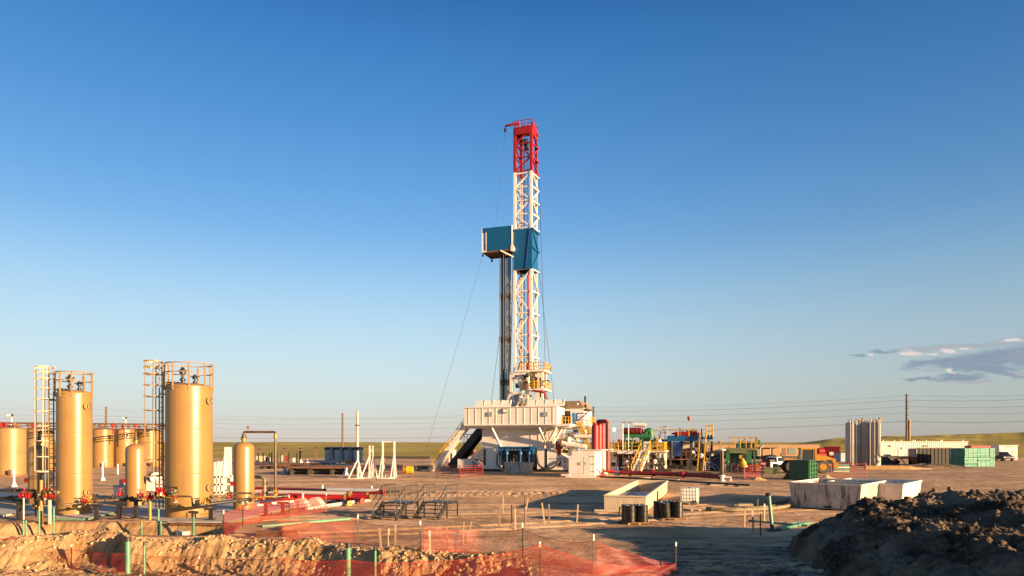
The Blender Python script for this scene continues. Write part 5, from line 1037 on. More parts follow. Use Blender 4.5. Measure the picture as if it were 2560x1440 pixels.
# red cattle panels
def barrier(px0, y0, px1, y1, h_px, m, label, rows=6, ends=True, grp='tubular steel fence panels around the site'):
    a_, b_ = at(px0, y0), at(px1, y1); d_ = b_ - a_; L = d_.length; h_ = gz(y0 - h_px, a_.y); o = thing('fence_panel', label, 'fence panel', a_, math.atan2(d_.y, d_.x), grp); r_ = .032
    for x in (0, L): mb = MB(); mb.cyl((x, 0, 0), (x, 0, h_), r_ * 1.3, n=6); mb.tube([(x, 0, .02), (x + (.25 if x == 0 else -.25), .0, .02), (x + (.3 if x == 0 else -.3), 0, .25)], r_, 6); mb.build('end_post', m, o)
    for i in range(rows): zz = .28 + (h_ - .3) * i / (rows - 1); mb = MB(); mb.cyl((0, 0, zz), (L, 0, zz), r_, n=6); mb.build('rail', m, o)
    for k in range(1, 3): mb = MB(); x = L * k / 3; mb.cyl((x, .02, .26), (x, .02, h_), r_, n=6); mb.build('upright', m, o)
barrier(1090, 1194, 1149, 1196, 32, 'orange_red', 'red tubular fence panel in front of the stairs, left of the pair'); barrier(1150, 1197, 1207, 1192, 32, 'orange_red', 'red tubular fence panel left of the stained bin, right of the pair')
barrier(905, 1184, 958, 1187, 22, 'orange_red', 'red tubular fence panel behind the white pipe stands'); barrier(960, 1186, 1007, 1190, 26, 'orange_red', 'red tubular fence panel between the pipe stands and the yellow barrel')
p = at(1008, 1183); mb = MB(); mb.lathe([(.05, 0), (.5, 0), (.52, .08), (.52, .5), (.55, .55), (.52, .6), (.52, 1.3), (.5, 1.38), (.05, 1.38)], 20, (0, 0, .5), (1, 0, 0)); bb = tag(mb.build('barrel', 'yellow', None, p, -.1), 'yellow barrel lying on its side near the rig stairs', 'barrel')
mb = MB(); mb.cyl((0, 0, 0), (3.0, .2, 0), .12, n=8); o = thing('axle_trailer', 'dark low wheeled dolly at the foot of the rig stairs', 'dolly', at(1036, 1178) + V(0, 0, .5)); mb.build('axle', 'dark', o)
for x in (.6, 2.4): mb = MB(); mb.lathe([(.1, -.15), (.45, -.15), (.45, .15), (.1, .15)], 16, (x, 0, -.05), (0, 1, 0)); mb.build('wheel', 'rubber', o)
mb = MB(); mb.box(.2, 2.8, -.2, .3, .15, .35); mb.build('deck', 'dark', o)
for (px0, px1, yb, yt, m, label) in ((925, 1075, 1147, 1142, 'dark', 'long low dark berm liner across the back of the yard'), (735, 880, 1166, 1161, 'bluegrey', 'low grey catwalk beam behind the brown pipes'), (1122, 1135, 1158, 1126, 'white', 'white cabin half hidden behind the black ramp'), (1165, 1182, 1170, 1128, 'red', 'small red pump house behind the black ramp')):
    a_, b_ = at(px0, yb), at(px1, yb); w_ = b_.x - a_.x; h_ = gz(yt, a_.y); nm = 'berm_wall' if m == 'dark' else ('catwalk' if m == 'bluegrey' else 'cabin'); o = thing(nm, label, nm.replace('_', ' '), a_, -T * .2); dd_ = 3 if h_ > 1 else 1; mb = MB(); mb.box(0, w_, 0, dd_, 0, h_); mb.build('wall', m, o, smooth=False)
    mb = MB(); mb.box(-.08, w_ + .08, -.08, dd_ + .08, h_ + .002, h_ + .12); mb.build('cap', m if h_ < 1 else 'white', o)
    if h_ > 1: mb = MB(); mb.box(w_ * .3, w_ * .7, -.04, .05, .1, h_ * .8); mb.build('door', 'dark', o)
# bright silver pole and wooden power poles with wires
p = at(893.5, 1131); mb = MB(); mb.cyl((0, 0, 0), (0, 0, gz(1028, p.y)), .62, .55, n=12); o = thing('flare_stack', 'pale metal flare stack standing behind the tank trailer', 'flare stack', p); mb.build('stack', 'cream', o); mb = MB(); mb.lathe([(.6, 0), (1.0, .1), (1.0, .5), (.6, .6)], 12, (0, 0, gz(1065, p.y))); mb.build('collar', 'dark', o)
PO = []
for (px, yt, Y, label) in ((265.5, 1017, 300, 'brown wooden power pole rising behind the tan stock tanks'), (856.5, 1033, 330, 'dark wooden power pole behind the tank trailer'), (1484, 1016, 270, 'dark wooden power pole behind the rig\'s right end'), (2266.5, 985, 205, 'tall dark wooden power pole behind the long white trailer')):
    o = thing('power_pole', label, 'power pole', (gx(px, Y), Y, 0), 0, 'wooden power poles along the line'); mb = MB(); h_ = gz(yt, Y); mb.cyl((0, 0, -1), (0, 0, h_), .42 * Y / 270, .34 * Y / 270, n=10); mb.build('pole', 'pole', o)
    mb = MB(); 
    for k in range(5): mb.cyl((-.6, -.2, h_ - .4 - k * 2.0), (.6, -.2, h_ - .4 - k * 2.0), .08, n=6)
    mb.build('insulator_arm', 'dark', o); PO.append((px, yt, Y))
p = V(gx(2273, 200), 200, 0); o = thing('power_pole', 'short light-coloured stub pole right beside the tallest power pole', 'power pole', p); mb = MB(); mb.cyl((0, 0, -1), (0, 0, gz(1050, 200)), .34, n=10); mb.build('pole', 'ywood', o); mb = MB(); mb.bar((-.9, 0, gz(1054, 200)), (.6, 0, gz(1054, 200)), .2); mb.build('crossbar', 'pole', o)
WY = [(1020, 1046, 1016 + 2, 989, 977), (1036, 1047, 1026 + 2, 1000, 988), (1045, 1059, 1037 + 3, 1016, 1006), (1055, 1073, 1050 + 3, 1032, 1023), (1077, 1096, 1070 + 5, 1053, 1044)]
for k, (ya, yb, yc, yd, ye) in enumerate(WY):
    nodes = [(-700, ya - 22, 300), (265.5, ya + 4, 300), (856.5, yb, 330), (1484, yc, 270), (2266.5, yd, 205), (2800, ye - 6, 178), (4000, ye - 40, 140)]
    pts = []
    for (a1, b1, c1), (a2, b2, c2) in zip(nodes[:-1], nodes[1:]):
        P1, P2 = pt(a1, b1, c1), pt(a2, b2, c2)
        for i in range(14): f_ = i / 14; pts.append(P1.lerp(P2, f_) - V(0, 0, 1.0 * 4 * f_ * (1 - f_)))
    mb = MB(); mb.tube(pts, (.018, .03, .026, .026, .042)[k], 4)
    tag(mb.build('power_line', 'dark'), ['thinnest power line wire, topmost of five', 'power line wire, second from the top of five', 'power line wire, middle of five', 'power line wire, fourth from the top of five', 'thickest power line wire, lowest of five'][k], 'power line', 'wires of the power line')
# ================================================================ right of the rig
# double-door equipment cabinet
K = Fr(1421, gy(1194)); o = K.root('equipment_cabinet', 'big white steel cabinet with double doors beside the rig', 'cabinet')
w_ = K.u(1487); d_ = K.v(1518, w_); h_ = K.z(1126, 0)
mb = MB(); mb.box(0, w_, 0, d_, .25, h_); bd = mb.build('cabinet_body', 'white', o)
mb = MB(); mb.box(-.3, w_ + .1, -.15, .15, 0, .22); mb.box(-.3, w_ + .1, d_ - .3, d_, 0, .22); mb.build('skid', 'white', o)
mb = MB(); mb.cyl((-.9, -.1, .28), (.2, -.1, .28), .13, n=8); mb.build('skid_pipe', 'whitec', o)
mb = MB(); mb.box(-.08, w_ + .8, -.1, d_ + .3, h_ + .002, h_ + .1); mb.build('roof_slab', 'whitec', o)
hd_ = K.z(1142, 0); dm_ = K.u(1458.5)
for x0, x1 in ((.06, dm_ - .03), (dm_ + .03, w_ - .5)): mb = MB(); mb.box(x0, x1, -.05, -.002, .5, hd_); mb.build('cabinet_door', 'white', o)
mb = MB(); mb.box(dm_ - .025, dm_ + .025, -.03, -.003, .5, hd_); mb.build('door_gap', 'black', o)
each('hinge', 'dark', o, [lambda mb, x=x, zz=zz: mb.box(x - .04, x + .04, -.07, -.003, zz - .05, zz + .05) for zz in (.8, 1.7, 2.6, 3.4) for x in (w_ - .55, w_ - .15)])
mb = MB(); x = w_ * .42; mb.cyl((x, -.3, h_ - .45), (x, -.3, h_ + .1), .05); mb.lathe([(.05, 0), (.26, .15), (.26, .25)], 12, (x - .05, -.3, h_ + .1), (-.3, -.8, .3)); fl = mb.build('floodlight', 'galv', o); mb = MB(); mb.lathe([(.02, .26), (.25, .255), (.02, .30)], 12, (x - .05, -.3, h_ + .1), (-.3, -.8, .3)); mb.build('lens', 'lamp', fl)
def lettering(txt, parent, loc, size, m, rot=(R(90), 0, 0)):
    c = bpy.data.curves.new('lettering', 'FONT'); c.body = txt; c.size = size; c.extrude = .008; c.materials.append(M[m]); t_ = bpy.data.objects.new('lettering', c); COL.objects.link(t_); me = bpy.data.meshes.new_from_object(t_); bpy.data.objects.remove(t_); t_ = bpy.data.objects.new('lettering', me); COL.objects.link(t_); t_.parent = parent; t_.location = loc; t_.rotation_euler = rot; return t_
lettering("EL'", o, (dm_ - .78, -.062, 1.55), .5, 'dark'); lettering("T", o, (dm_ + .1, -.062, 1.6), .42, 'dark')

# three red separators with the arched red pipe
for px, r_px, yt, vv, label in ((1488, 9, 1060, 3.0, 'red upright separator vessel, leftmost and nearest of the three'), (1497.5, 8.5, 1058, 5.0, 'red upright separator vessel, middle of the three'), (1506, 8, 1059, 7.0, 'red upright separator vessel, rightmost of the three')):
    Y = K.Y + vv; r_ = r_px / F * Y; h_ = gz(yt, Y); ot = thing('separator_vessel', label, 'separator', (gx(px, Y), Y, 0), 0, 'red separator vessels'); mb = MB(); mb.lathe([(r_ * .9, 0), (r_, .3), (r_, h_ - .35), (r_ * .85, h_ - .12), (r_ * .4, h_), (.02, h_)], 24); mb.build('shell', 'red', ot)
    mb = MB(); mb.lathe([(.2, h_ - .05), (.2, h_ + .2)], 10); mb.build('nozzle', 'red', ot)
    each('band', 'redd', ot, [lambda mb, zz=zz: mb.lathe([(r_, zz), (r_ + .03, zz + .01), (r_ + .03, zz + .08), (r_, zz + .09)], 24) for zz in (h_ * .4, h_ * .75)])
Y = K.Y + 3.5; mb = MB(); X_ = lambda px, Y=Y: gx(px, Y); zt = gz(1053, Y)
mb.tube(soft([(X_(1497), Y + 1, gz(1062, Y)), (X_(1497), Y + 1, zt), (X_(1519.5), Y, zt), (X_(1519.5), Y, .7), (X_(1530, 88), 88, .6), (X_(1545, 86.5), 86.5, .55), (X_(1690, 83), 83, .5), (X_(1796, 78.5), 78.5, .45)], .55), .27, 12); o = thing('red_pipe', 'long red pipe that arches over the separators and runs right along the ground', 'pipe'); mb.build('tube', 'redd', o)
for px, Y in ((1575, 86), (1635, 84.5), (1708, 82)): mb = MB(); p = V(gx(px, Y), Y, .52); mb.lathe([(.27, -.18), (.42, -.16), (.42, .16), (.27, .18)], 12, p, (1, -.1, 0)); mb.build('coupling', 'red', o)
mb = MB(); p = V(gx(1543, 86.6), 86.6, .56); mb.lathe([(.27, -.3), (.4, -.28), (.4, .28), (.27, .3)], 12, p, (1, -.1, 0)); mb.cyl(p, p + V(0, 0, .75), .12); mb.build('blue_valve', 'pblue', o)
mb = MB(); p = V(gx(1507, 86), 86, .75); mb.cyl(p, p + V(2, .1, -.1), .14, n=8); mb.lathe([(.14, 0), (.34, .02), (.34, .16), (.14, .18)], 12, p, (1, 0, 0)); mb.build('stub', 'redd', o)
mb = MB(); mb.lathe([(.27, 0), (.38, .05), (.38, .5), (.3, .55)], 12, (gx(1794, 78.6), 78.6, .45), (1, -.4, 0)); mb.build('end_cap', 'black', o)
mb = MB(); mb.tube([at(1500, 1192, .2), at(1600, 1196, .2), at(1720, 1204, .2), at(1875, 1213, .15)], .1, 8); tag(mb.build('drill_collar', 'dark'), 'thin dark pipe lying on the ground under the long red pipe', 'pipe')
for (pts, label) in (([(1583, 1198), (1625, 1195), (1640, 1192), (1600, 1194)], 'pale plank on the ground under the red pipe, left one'), ([(1645, 1206), (1690, 1203), (1700, 1200), (1660, 1202)], 'pale plank on the ground under the red pipe, middle one'), ([(1776, 1214), (1832, 1214), (1826, 1208), (1784, 1209)], 'pale board on the ground at the foot of the metal post')):
    P_ = [at(*p) for p in pts]; mb = MB(); mb.hexa([p + V(0, 0, -.02) for p in P_], [p + V(0, 0, .12) for p in P_]); tag(mb.build('plank', 'wood', smooth=False), label, 'plank')
p = at(1805, 1203); o = thing('metal_post', 'shiny metal post with a white foot at the end of the red pipe', 'post', p); mb = MB(); h_ = gz(1124, p.y); mb.cyl((0, 0, .3), (0, 0, h_ - .1), .2, n=14); mb.build('post', 'steelpost', o); mb = MB(); mb.lathe([(.2, h_ - .1), (.42, h_ - .08), (.42, h_ + .05), (.1, h_ + .1)], 14); mb.build('cap', 'whitec', o); mb = MB(); mb.lathe([(.34, 0), (.34, .12), (.22, .2), (.22, .5), (.36, .54), (.36, .68), (.21, .72)], 12); mb.build('foot', 'whitec', o); mb = MB(); mb.box(.3, 1.0, -.06, .06, .42, .5); mb.box(.95, 1.05, -.06, .06, .0, .5); mb.build('arm', 'whitec', o)

# white mud tank with railed deck and stairs
D_ = Fr(1530, 101); o = D_.root('mud_tank', 'white mud tank with yellow-railed deck and a front staircase', 'mud tank'); u, v, z = D_.u, D_.v, D_.z
zd = z(1126, u(1590)); w_ = u(1660)
mb = MB(); mb.box(0, w_, 1.6, 8, .3, zd - .45); tkb = mb.build('tank_wall', 'white', o); mb = MB(); mb.box(-.2, w_ + .2, 0, 9, zd - .25, zd); mb.box(u(1545), u(1600), -.6, .02, zd - .5, zd - .1); mb.build('deck', 'whitec', o)
mb = MB(); mb.box(-.1, w_ + .1, 1.3, 8.2, 0, .28); mb.build('skid', 'black', o)
for px0, px1 in ((1524, 1540), (1554, 1570), (1584, 1594)): mb = MB(); mb.box(u(px0), u(px1), .9, 1.4, .28, zd - .5); mb.build('front_panel', 'whitec', o)
for i in range(9): mb = MB(); x = w_ * (.36 + .62 * i / 8); mb.box(x - .06, x + .06, 1.5, 1.62, .3, zd - .45); mb.build('wall_rib', 'white', tkb)
each('window', 'dark', o, [lambda mb, x=u(1562), zz=zz: mb.box(x - .35, x + .35, .86, .96, zz, zz + .8) for zz in (.9, 2.0)])
each('doorway', 'black', o, [lambda mb, x=x: mb.box(x, x + .8, 1.5, 1.62, .32, zd - .6) for x in (u(1543), u(1573))])
mb = MB(); rails(mb, [(-.1, .05, zd), (u(1597), .05, zd)], 1.15, .06, 1.1); mb.box(-.1, u(1597), 0, .04, zd, zd + .16); mb.build('railing', 'yellow', o)
mb = MB(); rails(mb, [(u(1625), .05, zd), (w_, .05, zd), (w_, 8, zd)], 1.15, .06, 1.1); mb.box(u(1625), w_, 0, .04, zd - .15, zd + .16); mb.build('railing', 'yellow', o)
mb = MB(); mb.box(u(1652), u(1660), .5, 2, zd + .2, zd + 1.2); mb.build('yellow_bin', 'yellow', o)
xa, xb = u(1604), u(1624); st = None; yo = -3.0
mb = MB(); bx = -1.0
for k in range(12): f_ = (k + .5) / 12; mb.box(xa + bx * f_, xb + bx * f_, yo * f_ - .16, yo * f_ + .16, zd * (1 - f_) - .04, zd * (1 - f_) + .02)
for x in (xa, xb): mb.bar((x, 0, zd), (x + bx, yo, 0), .1, .32)
st = mb.build('stairs', 'whitec', o)
for x in (xa - .1, xb + .1): mb = MB(); a_, b_ = V(x, 0, zd + 1.1), V(x + bx, yo, 1.1); mb.cyl(a_, b_, .07, n=6); mb.cyl(a_ - V(0, 0, .55), b_ - V(0, 0, .55), .06, n=6); [mb.cyl(a_.lerp(b_, i / 4), a_.lerp(b_, i / 4) - V(0, 0, 1.1), .06, n=6) for i in range(5)]; mb.cyl(a_, a_ + V(0, 0, .45), .07, n=6); mb.build('stair_railing', 'yellow', st)
mb = MB(); mb.box(u(1608), u(1623), .4, 1.6, zd + .05, zd + 1.3); mb.build('white_box', 'white', o)
mb = MB(); mb.tube(soft([(u(1632), .3, zd - .5), (u(1650), -.6, 1.5), (u(1664), -1.2, .3)], .5), .22, 8); mb.tube(soft([(u(1628), .3, zd - .7), (u(1645), -.8, 1.0), (u(1658), -1.4, .2)], .5), .18, 8); mb.build('chute_pipe', 'dark', o)
for px, yt, pe in ((1557, 1057, 1566), (1571, 1058, 1580)): mb = MB(); zt = z(yt, u(px)); mb.cyl((u(px), .0, zd - .3), (u(px), 0, zt), .07, n=8); mb.bar((u(px) - .1, 0, zt), (u(pe), 0, zt + .25), .16); lp = mb.build('lamp_post', 'whitec', o); mb = MB(); mb.bar((u(px) + .25, 0, zt + .02), (u(pe) + .1, 0, zt + .2), .34, .14); mb.build('lamp_head', 'galv', lp)
for px, yt in ((1636, 1078), (1648, 1079), (1605, 1075), (1620, 1074)): mb = MB(); zt = z(yt, u(px), 6); mb.cyl((u(px, 6), 6, zd), (u(px, 6), 6, zt), .06, n=6); mb.bar((u(px, 6), 6, zt), (u(px, 6) + .7, 6, zt + .15), .25, .1); mb.build('lamp_post', 'galv', o)
p = V(gx(1534, 108), 108, 0); oo = thing('light_pole', 'round lit floodlight on a thin pole between the separators and the mud tank', 'lamp', p); mb = MB(); zt = gz(1074, 108); mb.cyl((0, 0, 0), (0, 0, zt - .3), .06, n=6); mb.build('pole', 'galv', oo); mb = MB(); mb.lathe([(.05, 0), (.32, .1), (.32, .2)], 14, (0, 0, zt), (.25, -.95, 0)); mb.build('lamp_head', 'galv', oo); mb = MB(); mb.lathe([(.03, .2), (.29, .2), (.15, .26), (.03, .28)], 14, (0, 0, zt), (.25, -.95, 0)); mb.build('lens', 'lamp', oo)
# green shaker unit on the deck
e_ = Fr(1556, 104); og = e_.root('shale_shaker', 'green shaker unit with red-brown engines standing on the mud tank deck', 'shaker'); u, v, z = e_.u, e_.v, e_.z
w_ = u(1627); zb0 = z(1094, 0); zd2 = zd + .02
mb = MB(); mb.box(.2, w_, 0, 2.2, zb0, zb0 + .5); mb.box(u(1556), u(1600), .3, 2, zd2, zd2 + 1.5); mb.box(u(1600), w_, .2, .6, zd2 + .7, zb0)
for px in (1562, 1580, 1600, 1624): mb.box(u(px) - .12, u(px) + .12, .1, .4, zd2, zb0)
mb.prism([(u(1552), zd2), (u(1566), zd2), (u(1564), zd2 + 1.4), (u(1560), zd2 + 1.3)], .2, 2); mb.build('frame', 'green', og)
mb = MB(); mb.tube(soft([(u(1610), .8, zb0 + .4), (u(1616), .8, z(1078, 0)), (u(1624), .8, z(1075, 0)), (u(1627), .8, zb0)], .5), .42, 10); mb.build('duct', 'green', og)
for px in (1566, 1577, 1586, 1595): mb = MB(); mb.lathe([(.1, -.5), (.5, -.5), (.55, -.2), (.55, .2), (.5, .5), (.1, .5)], 12, (u(px), .9, zb0 + 1.0), (1, -.3, 0)); mb.build('engine', 'redd', og)
mb = MB(); mb.cyl((u(1580), 1.4, zb0 + 2.0), (u(1612), 1.4, zb0 + 1.9), .3, n=10); mb.build('white_pipe', 'whitec', og)
for i in range(10): mb = MB(); px = random.uniform(1560, 1622); x = u(px); c_ = random.uniform(zd2 + 1.2, zb0); mb.bar((x, .1, c_), (x + random.uniform(-.9, .9), .2, c_ + random.uniform(-.4, .4)), random.uniform(.1, .25)); mb.build('pipework', ['dark', 'galv', 'dgreen'][i % 3], og)

# blue shaker house with red box on top
B_ = Fr(1650, 103); o = B_.root('shaker_house', 'blue raised platform house with red boxes and yellow rails on top', 'shaker house'); u, v, z = B_.u, B_.v, B_.z
zt, zb_ = z(1089, u(1700)), z(1104, u(1700)); w_ = u(1750)
mb = MB(); mb.box(u(1668), w_, 0, 7, zb_ + .05, zt); mb.box(0, u(1668), .3, 5, zb_ + .0, zb_ + .35); mb.box(w_, u(1781), .8, 3, zb_ + .35, zb_ + .7); mb.box(u(1765), u(1781), .8, 3, zb_ + .3, zb_ + 1.0)
dk = mb.build('deck_beam', 'pblue', o); dk.data.materials[0] = M['blue']
mb = MB(); mb.box(u(1684), u(1728), .8, 4, zt + .02, z(1079, u(1700))); mb.box(u(1731), u(1742), .8, 3, zt + .02, z(1079.5, u(1735))); mb.box(u(1744), u(1750), .8, 2.5, zt + .02, z(1081, u(1735))); rbx = mb.build('red_box', 'orange_red', o); rbx.data.materials[0] = M['red']
mb = MB(); mb.box(u(1713), u(1742), 1, 4, z(1078.6, u(1700)), z(1075.5, u(1700))); mb.build('roof_sheet', 'roof', o)
mb = MB(); rails(mb, [(0, .2, zb_ + .35), (u(1668), .2, zb_ + .35), (u(1668), .05, zt)], 1.9, .06, 1.3); rails(mb, [(u(1668), -.08, zt - .1), (w_, -.08, zt - .1)], 1.0, .06, 1.55, mid=False); mb.build('railing', 'yellow', o)
mb = MB(); rails(mb, [(u(1766), .8, zb_ + .7), (u(1781), .8, zb_ + .7), (u(1781), 3, zb_ + .7), (u(1766), 3, zb_ + .7)], 1.7, .06, .5); mb.build('railing', 'yellow', o)
for (pa, pb, yb2) in ((1750, 1743, 1178), (1765, 1757, 1177)):
    mb = MB(); a_, b_ = V(u(pa), -.2, z(1082, u(pa))), V(u(pb, -2.2), -2.2, 0)
    mb.bar(a_, b_, .16, .25); mb.build('ladder_rail', 'yellow', o)
mb = MB(); mb.bar((u(1752), .5, zt), (u(1754), .5, z(1072, u(1752))), .2); mb.bar((u(1757), .8, zb_), (u(1753), .5, z(1074, u(1752))), .14); mb.build('blue_mast', 'dblue', o)
for px, vv in ((1676, .3), (1704, .3), (1727, .5), (1752, .6), (1676, 6), (1730, 6), (1779, 2.8)): mb = MB(); mb.box(u(px, vv) - .16, u(px, vv) + .16, vv, vv + .3, 0, zb_ + .1); mb.build('column', 'dark', o)
mb = MB(); mb.box(u(1681), u(1702), .1, .22, z(1141, u(1690)), zb_); mb.build('blue_screen', 'dblue', o)
mb = MB(); mb.box(u(1676), w_, 6.4, 6.6, .2, zb_); mb.build('back_wall', 'dark', o)
mb = MB(); mb.box(u(1704), u(1730), 3, 6, z(1135, u(1710), 3), zb_); mb.build('machine_housing', 'white', o)
mb = MB(); mb.box(u(1679), u(1748), .2, 6, z(1150, u(1700)), z(1147, u(1700))); rails(mb, [(u(1700), .2, z(1147, u(1700))), (u(1730), .2, z(1147, u(1700)))], 1.1, .05, 1); mb.build('lower_deck', 'rust', o)
for i in range(26): mb = MB(); px = random.uniform(1706, 1750); vv = random.uniform(.8, 5); x = u(px, vv); c_ = random.uniform(.3, zb_ - .8); mb.box(x, x + random.uniform(.3, 1.2), vv, vv + .8, c_, c_ + random.uniform(.2, .9)); mb.build('equipment', ['dark', 'rust', 'galv', 'black', 'dblue'][i % 5], o)
for i in range(8): mb = MB(); px = random.uniform(1752, 1778); x = u(px, 1); c_ = random.uniform(.3, 2.6); mb.bar((x, 1, c_), (x + random.uniform(-1, 1), 1.2, c_ + random.uniform(-.8, .8)), .16); mb.build('pipework', ['dblue', 'galv', 'dark'][i % 3], o)
mb = MB(); mb.tube(soft([(u(1737, -.5), -.5, 2.6), (u(1724, -1.2), -1.2, 1.6), (u(1722, -1.4), -1.4, .2)], .6), .28, 10); mb.build('discharge_hose', 'hose', o)
each('lamp_arm', 'galv', o, [lambda mb, px=px, yt=yt: (mb.cyl((u(px), .3, zb_), (u(px), .3, z(yt, u(px))), .07, n=6), mb.bar((u(px), .3, z(yt, u(px))), (u(px) - .7, .3, z(yt, u(px)) + .3), .3, .12)) for px, yt in ((1662, 1075), (1700, 1078))])
# windsock
p = V(gx(1721.5, 106), 106, 0); o = thing('windsock', 'small limp orange windsock on a thin pole above the blue platform', 'windsock', p); mb = MB(); mb.cyl((0, 0, zt), (0, 0, gz(1043, 106)), .035, n=6); mb.build('pole', 'galv', o); mb = MB(); h0 = gz(1052, 106); mb.lathe([(.12, h0), (.2, h0 + .2), (.26, h0 + .5), (.22, h0 + .68), (.05, h0 + .72)], 12, (.05, 0, 0)); mb.build('sock', 'orange_red', o)
# dark wet mound of cuttings under the platform
def mound(name, px, py, rx, ry, hz, m, label, cat):
    p = at(px, py); xs = np.linspace(-1, 1, 60); X_, Y_ = np.meshgrid(xs, xs); rr = np.sqrt(X_ ** 2 + Y_ ** 2)
    H = np.maximum(1 - rr, 0) ** .8 * hz * (1 + .5 * fbm(X_ * 3, Y_ * 3, px, 3)) + np.where(rr < 1, .12 * hz * lumps(X_ * 8, Y_ * 8, px, 2), 0) - .1
    return tag(grid_mesh(name, X_ * rx + p.x, Y_ * ry + p.y, H, m), label, cat)
mound('mud_heap', 1700, 1177, 3.6, 3.2, 1.9, M['black'], 'black wet heap of cuttings under the blue platform', 'dirt pile'); mound('soil_heap', 1680, 1182, 4.2, 1.5, .6, dm, 'low brown soil heap along the foot of the blue platform', 'dirt pile'); mound('soil_heap', 1765, 1184, 4.4, 1.5, .45, dm, 'low brown soil heap left of the shiny metal post', 'dirt pile')
mound('soil_heap', 1896, 1200, 1.0, .7, .4, gm, 'small pale soil heap at the foot of the red panel by the metal post', 'dirt pile'); mound('soil_heap', 2068, 1200, 1.2, .8, .55, gm, 'small pale soil heap between the green skip and the orange panel', 'dirt pile')
# deep blue tank
e_ = Fr(1778, 104); o = e_.root('blue_container', 'deep blue upright container with pipes on top', 'container'); w_ = e_.u(1803); h_ = e_.z(1134, 0); mb = MB(); mb.box(0, w_, 0, 2, .1, h_); bd = mb.build('container_body', 'dblue', o)
for zz in (.33, .66): mb = MB(); mb.box(-.03, w_ + .03, -.04, 2.03, h_ * zz, h_ * zz + .1); mb.build('band', 'dblue', bd)
for i in range(6): mb = MB(); x = w_ * (i + .5) / 6; mb.cyl((x, .2, h_), (x, .2, h_ + random.uniform(.1, .45)), .07, n=6); mb.build('top_pipe', 'galv', o)
# green hopper stand
H_ = Fr(1815, 100); o = H_.root('green_hopper', 'green steel hopper stand with a yellow-railed top', 'hopper'); u, v, z = H_.u, H_.v, H_.z
w_ = u(1879); zt = z(1125, 0); DD = 4.2
for x, y in ((0, 0), (w_ - .75, 0), (0, DD), (w_ - .75, DD)): mb = MB(); mb.box(x, x + (.5 if x == 0 else .75), y, y + .5, 0, zt); mb.build('column', 'green', o)
mb = MB(); mb.box(-.2, w_ + .6, -.05, DD + .55, zt - .002, zt + .3); mb.box(0, w_, 0, .2, zt - .45, zt - .004); mb.build('top_frame', 'sage', o)
mb = MB(); mb.hexa([(u(1832), .5, 1.6), (u(1862), .5, zt - .3), (u(1862), DD, zt - .3), (u(1832), DD, 1.6)], [(u(1829), .5, 1.7), (u(1858), .5, zt - .1), (u(1858), DD, zt - .1), (u(1829), DD, 1.7)]); mb.prism([(u(1829), zt - .5), (u(1862), zt - .5), (u(1850), 1.9), (u(1838), 1.9)], 1.6, 2.6); mb.build('hopper_chute', 'green', o)
mb = MB(); mb.bar((u(1864), .3, zt - .2), (u(1846), .3, 2.0), .25); mb.build('brace', 'sage', o)
mb = MB(); mb.lathe([(.1, 0), (.75, 0), (.75, .3), (.15, 1.2), (.15, 1.3)], 16, (u(1857), .1, .75)); mb.box(u(1848), u(1855), -.1, .3, 2.0, 2.5); mb.bar((u(1851), .1, 2.1), (u(1857), .1, 1.6), .2); mb.build('yellow_funnel', 'yellow', o)
mb = MB(); rails(mb, [(u(1823), -.05, zt + .3), (u(1893), -.05, zt + .3), (u(1893), DD, zt + .3), (u(1823), DD, zt + .3), (u(1823), -.05, zt + .3)], 1.55, .055, .85); mb.build('railing', 'yellow', o)
mb = MB(); mb.box(u(1879), u(1893), 0, 2.5, zt, zt + .28); mb.box(u(1886), u(1893), .1, .2, zt + .4, zt + 1.6); mb.build('side_platform', 'yellow', o)
mb = MB(); mb.box(u(1840), u(1860), .5, 1.6, zt + .31, zt + .9); mb.build('tarp', 'teal', o)
mb = MB(); mb.box(u(1862), u(1876), .8, 2, zt + .31, zt + 1.2); mb.build('top_machine', 'dark', o)
mb = MB(); mb.box(u(1884), u(1889), .2, .5, 0, zt); mb.build('ladder', 'green', o)
mb = MB(); mb.hexa([(u(1836), 1.2, .9), (u(1868), 1.2, zt - .4), (u(1868), 1.3, zt - .4), (u(1836), 1.3, .9)], [(u(1828), 1.2, zt - 1.2), (u(1829), 1.2, zt - .35), (u(1829), 1.3, zt - .35), (u(1828), 1.3, zt - 1.2)]); mb.build('chute_plate', 'green', o)
mb = MB(); mb.box(.5, w_ - .75, DD, DD + .1, .2, zt - .01); mb.build('back_panel', 'shade_black', o)
for i in range(12): mb = MB(); px = random.uniform(1826, 1850); x = u(px, 1); c_ = random.uniform(.2, 1.8); mb.box(x, x + random.uniform(.15, .5), 1, 1.5, c_, c_ + random.uniform(.2, .8)); mb.build('equipment', ['galv', 'bluegrey', 'dark', 'pblue'][i % 4], o)
# barrels and stacked sacks right of the hopper
for px0, px1, yb, yt, m, label in ((1882, 1897, 1176, 1152, 'ladyellow', 'stack of orange-yellow drums right of the green hopper'), (1899, 1914, 1176, 1153, 'pink', 'pallet of red and white sacks between the hopper and the pickup'), (1914, 1928, 1175, 1153, 'whitec', 'pallet of pale sacks beside the pickup')):
    a_, b_ = at(px0, yb), at(px1, yb); w_ = b_.x - a_.x; h_ = gz(yt, a_.y); o = thing('sack_pallet' if m != 'ladyellow' else 'drum_stack', label, 'pallet', a_, -T)
    for i in range(5): mb = MB(); mb.box(.03 * (i % 2), w_ - .03 * (i % 2), 0, 1.2, .15 + (h_ - .15) * i / 5, .15 + (h_ - .15) * (i + .85) / 5); mb.build('layer', m if i % 2 or m == 'ladyellow' else 'redd', o)
    mb = MB(); mb.box(-.05, w_ + .05, -.05, 1.25, 0, .13); mb.build('pallet', 'wood', o)
